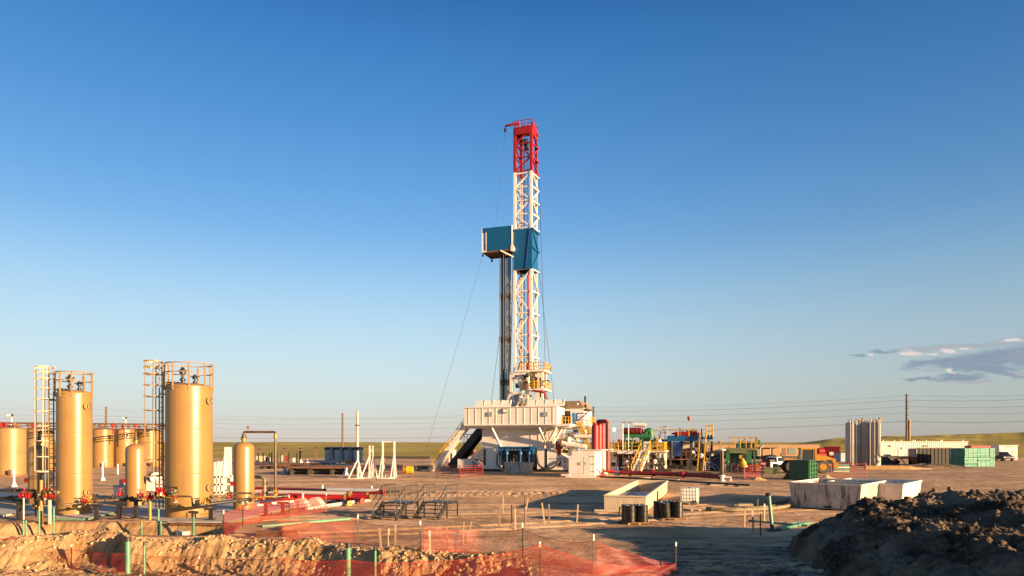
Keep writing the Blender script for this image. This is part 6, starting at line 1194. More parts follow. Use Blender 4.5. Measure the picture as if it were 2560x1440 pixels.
# sage crate
e_ = Fr(1912, gy(1186)); o = e_.root('sage_crate', 'low sage-green crate in front of the loader wheel', 'crate'); w_ = e_.u(1940); h_ = e_.z(1169, 0); mb = MB(); mb.box(0, w_, 0, 1.6, .05, h_ - .12); bd = mb.build('crate_body', 'sage', o); mb = MB(); mb.box(-.05, w_ + .6, -.06, 1.7, h_ - .118, h_); mb.build('lid', 'sage', o); mb = MB(); mb.box(w_ * .85, w_ + .01, -.03, .8, .1, h_ - .2); mb.build('dark_panel', 'dgreen', bd); each('leg', 'sage', o, [lambda mb, x=x: mb.box(x, x + .12, -.03, .1, 0, h_ - .12) for x in (-.02, w_ + .4)])

# tan site trailers
def trailer(px0, px1, yb, yt, label, th, wall, wins, doors, depth=4.2, roof='roof', grp=None, ribs=0):
    e_ = Fr(px0, gy(yb), th); o = e_.root('site_trailer', label, 'trailer', grp); w_ = e_.u(px1); h_ = e_.z(yt, 0)
    mb = MB(); mb.box(0, w_, 0, depth, .8, h_); wl = mb.build('wall', wall, o, smooth=False)
    for i in range(ribs): mb = MB(); x = w_ * (i + .5) / ribs; mb.box(x - .05, x + .05, -.05, -.001, .85, h_ - .05); mb.build('wall_rib', wall, wl)
    mb = MB(); mb.box(-.15, w_ + .15, -.25, depth + .25, h_ + .002, h_ + .16); mb.build('roof', roof, o)
    mb = MB(); mb.box(.2, w_ - .2, .3, depth - .2, 0, .79); mb.build('undercarriage', 'dark', o)
    for (a_, b_, y0, y1) in wins:
        x0, x1 = e_.u(a_), e_.u(b_); z0, z1 = e_.z(y1, x0), e_.z(y0, x0); mb = MB(); mb.box(x0 - .12, x1 + .12, -.06, -.002, z0 - .12, z1 + .12); f_ = mb.build('window', 'brown' if wall == 'tanwall' else 'whitec', o)
        m_ = (x0 + x1) / 2
        for (q0, q1) in ((x0, m_ - .05), (m_ + .05, x1)): mb = MB(); mb.box(q0, q1, -.075, -.062, z0, z1); mb.build('pane', 'winglass', f_)
    for (a_, b_, y0, m_) in doors:
        x0, x1 = e_.u(a_), e_.u(b_); z1 = e_.z(y0, x0); mb = MB(); mb.box(x0, x1, -.06, -.002, .75, z1); d_ = mb.build('door', m_, o); mb = MB(); mb.box(x0 + .1, x0 + .2, -.12, -.062, 1.7, 1.85); mb.build('handle', 'dark', d_)
        if m_ == 'white': mb = MB(); mb.box(x0 + (x1 - x0) * .35, x0 + (x1 - x0) * .6, -.075, -.062, z1 - 1.1, z1 - .4); mb.build('pane', 'glass', d_)
    return e_, o, w_, h_
e_, o, w_, h_ = trailer(1893, 2049, 1148, 1112, 'tan site trailer with brown door and window behind the yellow loader', R(2), 'tanwall', [(1971, 1987, 1120, 1135), (1893.5, 1903, 1121, 1136)], [(1952, 1965, 1120, 'brown')], grp='tan site trailers')
mb = MB(); mb.box(e_.u(1896), e_.u(1948), -1.2, -.26, e_.z(1119, 5), e_.z(1116, 5)); mb.build('awning', 'roof', o)
each('awning_post', 'cream', o, [lambda mb, x=x: mb.box(x, x + .15, -1.15, -1.0, 0, e_.z(1119, 5)) for x in (e_.u(1896.5), e_.u(1922), e_.u(1947))])
trailer(1766, 1886, 1146, 1112, 'tan site trailer behind the green hopper', R(2), 'tanwall', [(1772, 1779, 1121, 1133)], [(1797, 1806, 1124, 'brown')], grp='tan site trailers')
e_, o, w_, h_ = trailer(2196, 2419, 1147, 1105, 'long ribbed white trailer with a small windowed door', R(4), 'white', [], [(2246, 2260, 1114, 'white')], 3.6, 'whitec', None, 44)
each('roof_vent', 'whitec', o, [lambda mb, px=px: mb.cyl((e_.u(px), .6, h_ + .1), (e_.u(px), .6, h_ + .55), .15, n=8) for px in (2210, 2238, 2255, 2285, 2290, 2318, 2355, 2358, 2410)])
each('wall_box', 'roof', o, [lambda mb, px=px: mb.box(e_.u(px), e_.u(px + 6), -.15, -.06, e_.z(1117, e_.u(px)), e_.z(1113, e_.u(px))) for px in (2222, 2308, 2314)])
# satellite dishes
for px, py, Y, label in ((1775, 1101, 140, 'grey satellite dish seen beside the blue platform'), (1800.5, 1104, 140, 'grey satellite dish above the tan trailer')):
    o = thing('satellite_dish', label, 'satellite dish', (gx(px, Y), Y, 0), 0, 'satellite dishes'); mb = MB(); zz = gz(py, Y); mb.lathe([(.02, .1), (.3, .04), (.55, -.04), (.55, .0), (.3, .1), (.02, .16)], 18, (0, 0, zz), (.25, -.5, -.8)); mb.build('dish', 'galv', o); mb = MB(); mb.cyl((0, .1, 0), (0, .1, zz - .1), .07, n=6); mb.build('mast', 'galv', o)

# vehicles: forward is +x
def wheels(o, xs, w_, r_, m='rubber', wd=.28):
    for x in xs:
        for s_ in (-1, 1):
            y = s_ * (w_ / 2 - wd / 2); mb = MB(); mb.lathe([(r_ * .55, -wd / 2), (r_ * .9, -wd / 2), (r_, -wd * .3), (r_, wd * .3), (r_ * .9, wd / 2), (r_ * .55, wd / 2)], 22, (x, y, r_), (0, 1, 0)); wl = mb.build('wheel', m, o)
            mb = MB(); mb.lathe([(.05, -wd * .53), (r_ * .5, -wd * .53), (r_ * .5, wd * .53), (.05, wd * .53)], 14, (x, y, r_), (0, 1, 0)); mb.build('rim', 'galv' if r_ < .6 else 'ladyellow', wl)
def car(name, label, cat, loc, rz, pick, m):
    o = thing(name, label, cat, loc, rz); w_ = 1.95
    hood = [(2.6, .45), (2.62, .95), (2.5, 1.08), (1.2, 1.15), (1.2, .35)] 
    mb = MB(); mb.prism([(-2.75, .5), (-2.75, 1.12), (1.1, 1.15), (2.45, 1.08), (2.68, .95), (2.7, .5), (2.3, .38), (-2.4, .38)], -w_ / 2, w_ / 2); bd = mb.build('body', m, o)
    rear = -1.0 if pick else -2.6
    mb = MB(); lo = [(rear, -w_ / 2 + .05, 1.13), (1.15, -w_ / 2 + .05, 1.13), (1.15, w_ / 2 - .05, 1.13), (rear, w_ / 2 - .05, 1.13)]; hi = [(rear + .15, -.75, 1.84), (.25, -.75, 1.86), (.25, .75, 1.86), (rear + .15, .75, 1.84)]
    mb.hexa(lo, hi); cab2 = mb.build('cabin', m, o)
    for s_ in (-1, 1): mb = MB(); mb.hexa([(rear + .2, s_ * (w_ / 2 - .06), 1.2), (.95, s_ * (w_ / 2 - .06), 1.2), (.95, s_ * (w_ / 2 - .03), 1.2), (rear + .2, s_ * (w_ / 2 - .03), 1.2)], [(rear + .3, s_ * .80, 1.76), (.25, s_ * .80, 1.76), (.25, s_ * .83, 1.76), (rear + .3, s_ * .83, 1.76)]); mb.build('side_window', 'glass', cab2)
    mb = MB(); mb.hexa([(1.1, -.8, 1.2), (1.16, -.8, 1.2), (1.16, .8, 1.2), (1.1, .8, 1.2)], [(.32, -.68, 1.8), (.38, -.68, 1.8), (.38, .68, 1.8), (.32, .68, 1.8)]); mb.build('windscreen', 'glass', cab2)
    mb = MB(); mb.box(rear - .02, rear + .06, -.68, .68, 1.25, 1.72); mb.build('rear_window', 'glass', cab2)
    if pick: mb = MB(); mb.box(-2.6, -1.1, -.8, .8, 1.122, 1.135); mb.box(-2.5, -1.2, -.7, .5, 1.13, 1.5); mb.build('load', 'dark', o); mb = MB(); mb.box(-2.8, -2.752, -.85, .85, .5, 1.1); mb.build('tailgate', 'dark', o)
    each('tail_light', 'red', o, [lambda mb, s_=s_: mb.box(-2.79, -2.752, s_ * .85 - .08, s_ * .85 + .08, .75, 1.08) for s_ in (-1, 1)])
    each('headlight', 'lamp', o, [lambda mb, s_=s_: mb.box(2.64, 2.72, s_ * .72 - .18, s_ * .72 + .18, .72, .92) for s_ in (-1, 1)])
    mb = MB(); mb.box(2.68, 2.73, -.45, .45, .62, .92); mb.build('grille', 'galv', o); mb = MB(); mb.box(2.6, 2.8, -.95, .95, .4, .58); mb.build('bumper', 'dark' if not pick else 'galv', o)
    each('mirror', 'dark', o, [lambda mb, s_=s_: mb.box(.85, .95, s_ * 1.05 - .1, s_ * 1.05 + .1, 1.15, 1.35) for s_ in (-1, 1)])
    wheels(o, (-1.7, 1.75), w_ + .04, .42); return o
car('pickup_truck', 'white pickup truck with dark bed seen from behind, parked by the tan trailer', 'pickup truck', (gx(1938, 108), 108, 0), R(38), True, 'truck').scale = (1.12,) * 3
car('parked_car', 'dark brown car facing the viewer beside the stack of teal bundles', 'car', (gx(2507, 158), 158, 0), R(-104), False, 'suv').scale = (1.15,) * 3
# wheel loader (rear engine hood to the right)
Lp = Vector((gx(2012, 96.5), 96.5, 0)); o = thing('wheel_loader', 'yellow wheel loader with big tyres behind the green skip', 'loader', Lp, R(-8))
mb = MB(); mb.prism([(1.35, 1.3), (1.35, 2.55), (2.7, 2.42), (3.9, 2.05), (4.05, 1.2), (3.6, 1.0)], -.75, .75); hd_ = mb.build('engine_hood', 'ladyellow', o)
each('grille', 'black', hd_, [lambda mb, s_=s_: mb.box(2.7, 3.5, s_ * .76 - .01, s_ * .76 + .01, 1.35, 1.9) for s_ in (-1, 1)])
mb = MB(); mb.box(-.75, 3.7, -.7, .7, .75, 1.35); mb.box(3.6, 4.2, -.9, .9, .75, 1.5); mb.build('chassis', 'ladyellow', o)
mb = MB(); mb.hexa([(-.75, -.75, 1.4), (1.3, -.75, 1.4), (1.3, .75, 1.4), (-.75, .75, 1.4)], [(-.55, -.72, 3.35), (1.2, -.72, 3.35), (1.2, .72, 3.35), (-.55, .72, 3.35)]); cb_ = mb.build('cab', 'glass', o)
mb = MB(); mb.box(-.75, 1.4, -.85, .85, 3.352, 3.6)
for x, x2 in ((-.75, -.55), (1.3, 1.2)):
    for s_ in (-1, 1): mb.bar((x, s_ * .76, 1.4), (x2, s_ * .73, 3.36), .12 if x < 0 else .22)
mb.box(.95, 1.38, -.8, .8, 1.36, 3.3); mb.box(-.8, 1.35, -.79, .79, 1.3, 1.75); mb.build('cab_frame', 'ladyellow', cb_)
mb = MB(); mb.prism([(-3.0, 1.9), (-2.9, 2.15), (-1.0, 2.0), (-.7, 1.3), (-1.2, 1.3), (-1.3, 1.75)], -.95, .95); mb.build('front_fender', 'ladyellow', o)
mb = MB(); mb.cyl((1.6, .4, 2.5), (1.6, .4, 3.2), .08, n=8); mb.build('exhaust', 'black', o)
mb = MB()
for s_ in (-.45, .45): mb.bar((-1.0, s_, 1.9), (-3.2, s_, 1.0), .22, .35); mb.bar((-3.2, s_, 1.0), (-3.9, s_, .5), .22, .35)
mb.prism([(-3.9, .2), (-5.0, .1), (-4.9, .25), (-4.1, .5), (-4.0, 1.3), (-3.8, 1.3)], -1.4, 1.4); mb.build('bucket_arm', 'dark', o)
wheels(o, (-2.0, 2.1), 2.6, .92, 'rubber', .62)
each('rear_light', 'red', o, [lambda mb, s_=s_: mb.box(4.0, 4.22, s_ * .7 - .08, s_ * .7 + .08, 1.5, 1.62) for s_ in (-1, 1)])
mb = MB(); mb.lathe([(.05, -.5), (.55, -.45), (.55, .45), (.05, .5)], 14, (gx(2052, 110), 110, 2.9), (1, 0, 0)); mb.box(gx(2040, 110), gx(2064, 110), 109.6, 110.4, 0, 2.5); tag(mb.build('red_pump', 'red'), 'red round-bodied pump behind the loader hood', 'pump')
# green skip
e_ = Fr(1973, gy(1199), R(40)); o = e_.root('green_skip', 'dark green steel skip box in front of the loader', 'skip'); w_ = e_.u(2021); d_ = e_.v(2042, w_); h_ = e_.z(1152, 0); mb = MB(); mb.box(0, w_, 0, d_, .1, h_); bd = mb.build('skip_body', 'dgreen', o)
for i in range(4): mb = MB(); zz = .3 + i * (h_ - .6) / 3.2; mb.box(w_ + .002, w_ + .1, .15, d_ - .1, zz, zz + .1); mb.build('side_rib', 'green', bd)
for i in range(4): mb = MB(); yy = .1 + i * (d_ - .3) / 3; mb.box(w_ + .002, w_ + .11, yy, yy + .12, .1, h_); mb.build('side_post', 'green', bd)
mb = MB(); mb.box(-.06, w_ + .12, -.06, d_ + .06, h_ + .002, h_ + .1); mb.build('rim', 'dgreen', o); mb = MB(); mb.prism([(-.9, 0), (-.02, 0), (-.02, h_ * .6)], .3, 1.2); mb.build('lifting_bracket', 'black', o)
# red container
e_ = Fr(2062, 165); o = e_.root('red_container', 'bright red ribbed container between the loader and the silos', 'container'); w_ = e_.u(2101); h_ = e_.z(1116, 0); mb = MB(); mb.box(0, w_, 0, 3, .2, h_); bd = mb.build('container_body', 'red', o)
for i in range(6): mb = MB(); x = w_ * (i + .5) / 6; mb.box(x - .08, x + .08, -.09, -.001, .2, h_); mb.build('rib', 'red', bd)
mb = MB(); mb.box(.1, w_ - .1, .1, 2.9, 0, .19); mb.build('skid', 'dark', o); mb = MB(); mb.box(w_ * .3, w_ * .55, -.13, -.092, 1.2, 2.0); mb.build('notice_plate', 'whitec', o)
mb = MB(); a_ = V(gx(2102, 150), 150, 0); mb.box(0, 3, 0, 3, 0, gz(1132, 150)); o = thing('dark_cabin', 'dark low cabin left of the silos', 'cabin', a_); mb.build('wall', 'bluegrey', o); mb = MB(); mb.box(-.1, 3.1, -.1, 3.1, gz(1132, 150) + .002, gz(1132, 150) + .15); mb.build('roof', 'dark', o)
# silos
SPX = [(2129, 126, 15, 1058), (2146, 129.5, 14, 1057), (2162, 126, 14, 1057.5), (2189, 124, 12, 1056.5), (2175, 128, 13, 1057)]
for k, (px, Y, r_px, yt) in enumerate(SPX):
    r_ = r_px / F * Y * .95; h_ = gz(yt, Y); o = thing('storage_silo', ['pale grey upright silo, leftmost of the cluster', 'pale grey silo standing behind the two left ones', 'pale grey silo at the middle of the cluster', 'brightest pale silo at the right front of the cluster, with forked pipes', 'pale grey silo tucked behind the brightest one'][k], 'silo', (gx(px, Y), Y, 0), 0, 'cluster of upright silos'); mb = MB(); mb.lathe([(r_, .05), (r_, h_ * .5), (r_ + .02, h_ * .505), (r_, h_ * .51), (r_, h_), (r_ * .6, h_ + .15), (.02, h_ + .2)], 28); mb.build('shell', 'silo', o)
    mb = MB(); x = r_ * (.25 - .5 * (k % 2)); y = -r_ * .97
    mb.cyl((x, y - .12, .3), (x, y - .12, h_ + .3), .08, n=6); mb.cyl((x + .55, y - .05, 1.5), (x + .55, y - .05, h_ + .1), .05, n=6); mb.build('fill_pipe', 'silo' if k != 3 else 'dark', o)
    mb = MB(); x = -r_ * .5; y = -r_ * .86
    for dx_ in (-.2, .2): mb.cyl((x + dx_, y - .1, .6), (x + dx_, y - .1, h_ + .5), .035, n=5)
    for i in range(20): mb.cyl((x - .2, y - .1, .7 + i * h_ / 20.5), (x + .2, y - .1, .7 + i * h_ / 20.5), .03, n=4)
    mb.build('ladder', 'silo', o)
    mb = MB(); rails(mb, [(r_ * .6 * math.cos(a_), r_ * .6 * math.sin(a_), h_ + .1) for a_ in (0, 1.05, 2.1, 3.14, 4.2, 5.2, 6.28)], .5, .035, 1.5, mid=False); mb.build('top_railing', 'silo', o)
    if k in (3, 1):
        mb = MB(); mb.cyl((.3, -.2, h_ + .1), (.8, 0, h_ + .75), .22, n=8); mb.box(.1, 1.0, -.3, .3, h_ + .1, h_ + .55); mb.build('top_gear', 'roof', o)
    if k == 3: mb = MB(); mb.lathe([(.3, 0), (.3, .05), (.02, .06)], 14, (0, -r_ - .01, .85), (0, -1, 0)); mb.build('port', 'dark', o); mb = MB(); mb.bar((-.45, -r_ - .1, 1.7), (0.0, -r_ - .1, 2.6), .1); mb.bar((.45, -r_ - .1, 1.7), (0, -r_ - .1, 2.6), .1); mb.bar((0, -r_ - .1, 2.6), (0, -r_ - .1, h_), .12); mb.build('forked_pipe', 'dark', o)
# dark pump and timber berm
o = thing('pump_unit', 'dark engine pump at the foot of the silos', 'pump', at(2207, 1162)); mb = MB(); mb.box(0, 3.2, 0, 1.4, .1, .4); mb.build('skid', 'dark', o)
for i in range(16): mb = MB(); x = random.uniform(0, 2.8); c_ = random.uniform(.4, 1.3) * (1 - x / 6); mb.box(x, x + random.uniform(.2, .7), random.uniform(-.1, .4), 1.2, .4, .4 + c_); mb.build('engine_block', ['dark', 'black', 'oil', 'dgreen'][i % 4], o)
mb = MB(); mb.box(.7, 1.6, .1, 1, 1.6, 2.0); mb.cyl((1.1, .5, .4), (1.1, .5, 1.7), .1); mb.build('panel', 'galv', o)
mb = MB(); mb.tube(soft([(2.6, 0, 1.2), (3.4, -.1, 1.3), (3.9, -.2, .6), (4.1, -.3, .1)], .6), .09, 8); mb.build('hose', 'hose', o)
a_, b_ = at(2163, 1174), at(2286, 1175); mb = MB(); mb.box(0, (b_ - a_).x, 0, .35, 0, .62); tag(mb.build('timber_kerb', 'ywood', None, a_, -.04), 'long yellow timber beam on the ground below the silos', 'timber')
a_, b_ = at(2110, 1160), at(2215, 1166); 
mound('soil_heap', 2232, 1172, 6.5, 2.0, .6, gm, 'low pale soil heap behind the yellow timber beam', 'dirt pile')
# dark open-top roll-off bin
e_ = Fr(2270, gy(1164), R(60)); o = e_.root('rolloff_bin', 'big dark roll-off bin with ribbed sloped end, left of the teal bundles', 'bin'); w_ = 2.3; L_ = 12.5; h_ = e_.z(1121, 0)
w_ = e_.u(2293); mb = MB(); mb.box(0, w_, .0, .12, 1.7, h_); mb.hexa([(0.2, 1.0, .2), (w_ - .1, 1.0, .2), (w_ - .1, 1.12, .2), (.2, 1.12, .2)], [(0, 0, 1.7), (w_, 0, 1.7), (w_, .12, 1.7), (0, .12, 1.7)]); fr_ = mb.build('end_wall', 'bluegrey', o); fr_.data.materials[0] = M['rust']
for i in range(7): mb = MB(); x = w_ * (i + .5) / 7; mb.box(x - .06, x + .06, -.1, -.001, 1.7, h_); mb.build('end_rib', 'bluegrey', fr_)
vb_ = e_.v(2376, w_); vb_ = min(max(vb_, 5), 14)
mb = MB(); mb.box(w_ - .12, w_ - .001, .13, vb_, .2, h_); mb.box(0, .12, .13, vb_, .2, h_); mb.box(.12, w_ - .13, vb_ - .12, vb_ - .001, .2, h_); mb.box(.12, w_ - .13, .9, vb_ - .13, .2, .35); mb.build('side_wall', 'shade_black', o)  # shade along the long side is put into its near-black colour
for i in range(9): mb = MB(); y = .6 + i * (vb_ - 1) / 8; mb.box(w_ + .002, w_ + .12, y - .08, y + .08, .2, h_); mb.build('side_rib', 'shade_black', o)
mb = MB(); mb.box(w_ - .2, w_ + .14, .1, vb_, h_ + .002, h_ + .14); mb.build('top_rail', 'rust', o)
mound('soil_heap', 2330, 1169, 7.0, 2.0, .8, dm, 'dark soil heap along the side of the big dark bin', 'dirt pile')
# teal wrapped bundles
e_ = Fr(2412, gy(1168), R(-15)); bh = e_.z(1120, 0) / 2; dp_ = e_.v(2374, 0); us_ = [0, e_.u(2444), e_.u(2475), e_.u(2490)]
for row in (0, 1):
    for c in range(3):
        bw = us_[c + 1] - us_[c]; o = thing('wrapped_bundle', 'teal wrapped bundle, %s layer, %s' % (('lower', 'upper')[row], ('left corner of the stack by the dark bin', 'in the middle of the stack', 'narrow one at the right end')[c]), 'bundle', e_.w(us_[c], random.uniform(-.1, .12), row * bh), -e_.th + random.uniform(-.04, .04), 'teal wrapped bundles'); mb = MB()
        for k in range(5):
            j = lambda: random.uniform(-.05, .05); z0, z1 = .05 + k * (bh - .1) / 5, .05 + (k + .94) * (bh - .1) / 5
            mb.hexa([(.05 + j(), j(), z0), (bw - .08 + j(), j(), z0), (bw - .08 + j(), dp_, z0), (.05 + j(), dp_, z0)], [(.05 + j(), j(), z1), (bw - .08 + j(), j(), z1), (bw - .08 + j(), dp_, z1), (.05 + j(), dp_, z1)])
        mb.box(.1, bw - .14, .05, dp_ - .05, .03, bh - .04); bd = mb.build('wrapping', 'teal', o, smooth=False)
        each('strap', 'pvc', o, [lambda mb, x=x, bw=bw: mb.box(x - .03, x + .03, -.07, -.05, .05, bh - .1) for x in (bw * .3, bw * .7)])
# shed, red roof, extra
e_ = Fr(2498, 165, R(6)); o = e_.root('white_shed', 'small white shed at the right behind the dark brown car', 'shed'); w_ = e_.u(2544); h_ = e_.z(1114, 0); mb = MB(); mb.box(0, w_, 0, 3.4, .1, h_); mb.build('wall', 'whitec', o); mb = MB(); mb.box(-.15, w_ + .15, -.15, 3.5, h_ + .002, h_ + .14); mb.build('roof', 'white', o); mb = MB(); mb.box(w_ * .05, w_ * .62, -.05, -.002, .1, h_ * .78); mb.build('door', 'white', o); mb = MB(); mb.box(w_ * .72, w_ * .9, -.05, -.002, h_ * .45, h_ * .65); mb.build('notice_plate', 'galv', o)
mb = MB(); mb.bar((w_ * .35, -.2, h_ - .25), (w_ * .65, -.2, h_ - .25), .08); mb.build('lamp_bar', 'dark', o)
a_ = V(gx(2428, 172), 172, 0); o = thing('red_container', 'long low red container behind the teal bundles', 'container', a_); mb = MB(); h_ = gz(1114, 172); mb.box(0, gx(2484, 172) - a_.x, 0, 2.5, .1, h_); mb.build('container_body', 'red', o); mb = MB(); mb.box(gx(2484, 172) - a_.x + .05, gx(2500, 172) - a_.x, .2, 2.4, .1, h_ + .1); mb.build('end_unit', 'bluegrey', o)
# fence panels on the right
barrier(1814, 1197, 1860, 1199, 38, 'redd', 'red tubular fence panel at the metal post, left of two', 7); barrier(1861, 1199, 1906, 1197, 36, 'red', 'red tubular fence panel in front of the sage crate, right of two', 7)
barrier(2078, 1198, 2166, 1197, 38, 'orange_red', 'orange-red tubular fence panel right of the green skip', 6); barrier(2100, 1176, 2164, 1178, 22, 'orange_red', 'orange-red tubular fence panel behind the stacked teal boards', 5)
o = thing('board_stack', 'leaning stack of teal and white boards inside the orange panels', 'boards', at(2084, 1181))
for i in range(6): mb = MB(); mb.box(.1 * i, 2.3 + .05 * i, .1 * i, 1.4 + .1 * i, .06 + i * .2, .2 + i * .2); mb.build('board', 'teal' if i % 3 else 'whitec', o)

# more of the tangle of gear between the separators and the hopper, fixed to the units it belongs to
rc = random.Random(5)
def clutter(parent, fr, px0, px1, v0, v1, z0, z1, n, mats):
    for i in range(n):
        px = rc.uniform(px0, px1); vv = rc.uniform(v0, v1); x = fr.u(px, vv); zz = rc.uniform(z0, z1); mb = MB(); k = rc.random()
        if k < .35: mb.tube(soft([(x, vv, zz), (x + rc.uniform(.3, 1.2), vv, zz + rc.uniform(-.2, .5)), (x + rc.uniform(.5, 1.6), vv + rc.uniform(-.5, .5), zz + rc.uniform(-.9, .6))], .3), rc.uniform(.05, .13), 7); nm = 'pipework'
        elif k < .6: mb.lathe([(.05, -.3), (.25, -.28), (.3, -.1), (.3, .2), (.2, .3), (.05, .34)], 10, (x, vv, zz), (rc.uniform(-1, 1), -.3, rc.uniform(0, 1))); nm = 'pump_body'
        elif k < .8: mb.box(x, x + rc.uniform(.25, .8), vv, vv + .5, zz, zz + rc.uniform(.25, .8)); nm = 'control_box'
        else: mb.bar((x, vv, z0), (x + rc.uniform(-.4, .4), vv, zz + .8), .12); nm = 'strut'
        mb.build(nm, rc.choice(mats), parent)
by = {o_.name: o_ for o_ in bpy.data.objects if not o_.parent}
clutter(by['mud_tank'], D_, 1532, 1600, -.6, 1.2, .3, 2.4, 20, ['galv', 'dark', 'whitec', 'rust', 'dark', 'hose'])
clutter(by['mud_tank'], D_, 1628, 1660, -.8, 1.2, .3, 2.2, 16, ['dark', 'hose', 'galv', 'black', 'whitec'])
clutter(by['mud_tank'], D_, 1535, 1600, 1.5, 6, 3.3, 4.6, 16, ['dgreen', 'green', 'dark', 'galv', 'redd'])
clutter(by['mud_tank'], D_, 1628, 1655, 1.5, 6, 3.3, 4.6, 10, ['galv', 'yellow', 'dark', 'whitec', 'redd'])
clutter(by['shaker_house'], B_, 1668, 1748, .6, 4, 4.6, 6.0, 16, ['red', 'dark', 'redd', 'galv', 'dblue'])
clutter(by['shaker_house'], B_, 1705, 1750, .5, 4, .3, 3.4, 22, ['galv', 'dark', 'whitec', 'rust', 'shade_black', 'dblue'])
clutter(by['shaker_house'], B_, 1752, 1780, .2, 3, .2, 3.0, 16, ['dblue', 'galv', 'dark', 'white', 'hose'])
clutter(by['green_hopper'], H_, 1826, 1892, .3, 3, 3.4, 4.4, 12, ['green', 'dark', 'cream', 'teal', 'yellow', 'galv'])
clutter(by['green_hopper'], H_, 1818, 1888, .2, 2.5, .1, 1.8, 20, ['galv', 'redd', 'dark', 'bluegrey', 'green', 'ladyellow'])
clutter(by['drilling_rig'], G, 1400, 1470, .5, 5, 3.2, 6.0, 26, ['whitec', 'cream', 'dark', 'galv', 'brownpipe'])
clutter(by['drilling_rig'], G, 1326, 1360, 2.8, 5, 12.0, 15.5, 18, ['yellow', 'whitec', 'brownpipe', 'cream', 'dark'])
clutter(by['drilling_rig'], G, 1284, 1322, 2.2, 3.2, 8.0, 14.5, 14, ['brownpipe', 'cream', 'dark', 'galv'])
# ================================================================ foreground right: troughs, drums, tote, hoses
def trough(px0, px1, py, h_px, px_side, th, m, label, flare=.12, rim='whitec', dep=None):
    e_ = Fr(px0, gy(py), th); o = e_.root('steel_trough', label, 'trough'); w_ = e_.u(px1); d_ = dep or e_.v(px_side, w_); h_ = e_.z(py - h_px, 0); tk = .07
    f_ = flare
    def wall(mb, a, b, c, d): mb.hexa(a, b)
    lo = [V(0, 0, .06), V(w_, 0, .06), V(w_, d_, .06), V(0, d_, .06)]; hi = [V(-f_, -f_, h_), V(w_ + f_, -f_, h_), V(w_ + f_, d_ + f_, h_), V(-f_, d_ + f_, h_)]
    cl, ch_ = sum(lo, V(0, 0, 0)) / 4, sum(hi, V(0, 0, 0)) / 4
    inn = lambda p, c: V(p.x + math.copysign(tk, c.x - p.x), p.y + math.copysign(tk, c.y - p.y), p.z)
    for i in range(4):
        j = (i + 1) % 4; mb = MB(); mb.hexa([lo[i], lo[j], inn(lo[j], cl), inn(lo[i], cl)], [hi[i], hi[j], inn(hi[j], ch_), inn(hi[i], ch_)]); mb.build('side_wall', m, o, smooth=False)
    mb = MB(); mb.hexa([inn(p, cl) - V(0, 0, .02) for p in lo], [inn(p, cl) + V(0, 0, .06) for p in lo]); mb.build('floor', m, o)
    for i in range(4): j = (i + 1) % 4; mb = MB(); mb.bar(hi[i] + V(0, 0, .02), hi[j] + V(0, 0, .02), .13, .09); mb.build('rim', rim, o)
    mb = MB(); mb.box(.2, .5, -.01, d_, -.02, .055); mb.box(w_ - .5, w_ - .2, -.01, d_, -.02, .055); mb.build('skid', m, o)
    return o, e_, w_, d_, h_
o, e_, w_, d_, h_ = trough(1511, 1614, 1281, 41, 1668, R(17), 'cream', 'open cream steel trough behind the black drums', .02, 'cream')
d_ = min(d_, 9); mb = MB(); mb.cyl((-.6, -.12, .1), (w_ + .2, -.12, .1), .09, n=8); mb.build('skid_pipe', 'cream', o); mb = MB(); mb.tube(arc((w_ * .6, 1.4, h_ - .35), V(1, 0, 0), V(0, 0, 1), .45, .3, 2.8, 8), .04, 6); mb.build('hose', 'black', o)
mb = MB(); mb.box(.09, w_ - .09, .09, d_ - .09, h_ - .42, h_ - .38); mb.build('water_surface', 'bluegrey', o)
o, e_, w_, d_, h_ = trough(1981, 2148, 1269, 62, 2205, R(41), 'dirtywhite', 'long stained white trough, the nearer of two behind the dark dirt pile', .16, 'rustw')
mb = MB(); mb.box(2.05, 2.45, -.06, -.02, .12, .26); mb.build('drain_slot', 'black', o)
o, e_, w_, d_, h_ = trough(2075, 2253, 1260, 55, 2297, R(41), 'rustw', 'long white trough behind the stained one, its right end brightly lit', .14, 'rustw')
# stained mud bin by the rig
o, e_, w_, d_, h_ = trough(1263, 1309, 1184, 27, 1331, R(27), 'dirtywhite', 'stained dirty white bin standing in front of the blue manifold', .12, 'dirtywhite')
mb = MB(); mb.box(.5, 1.2, .2, .6, h_, h_ + .12); mb.build('sack', 'whitec', o)
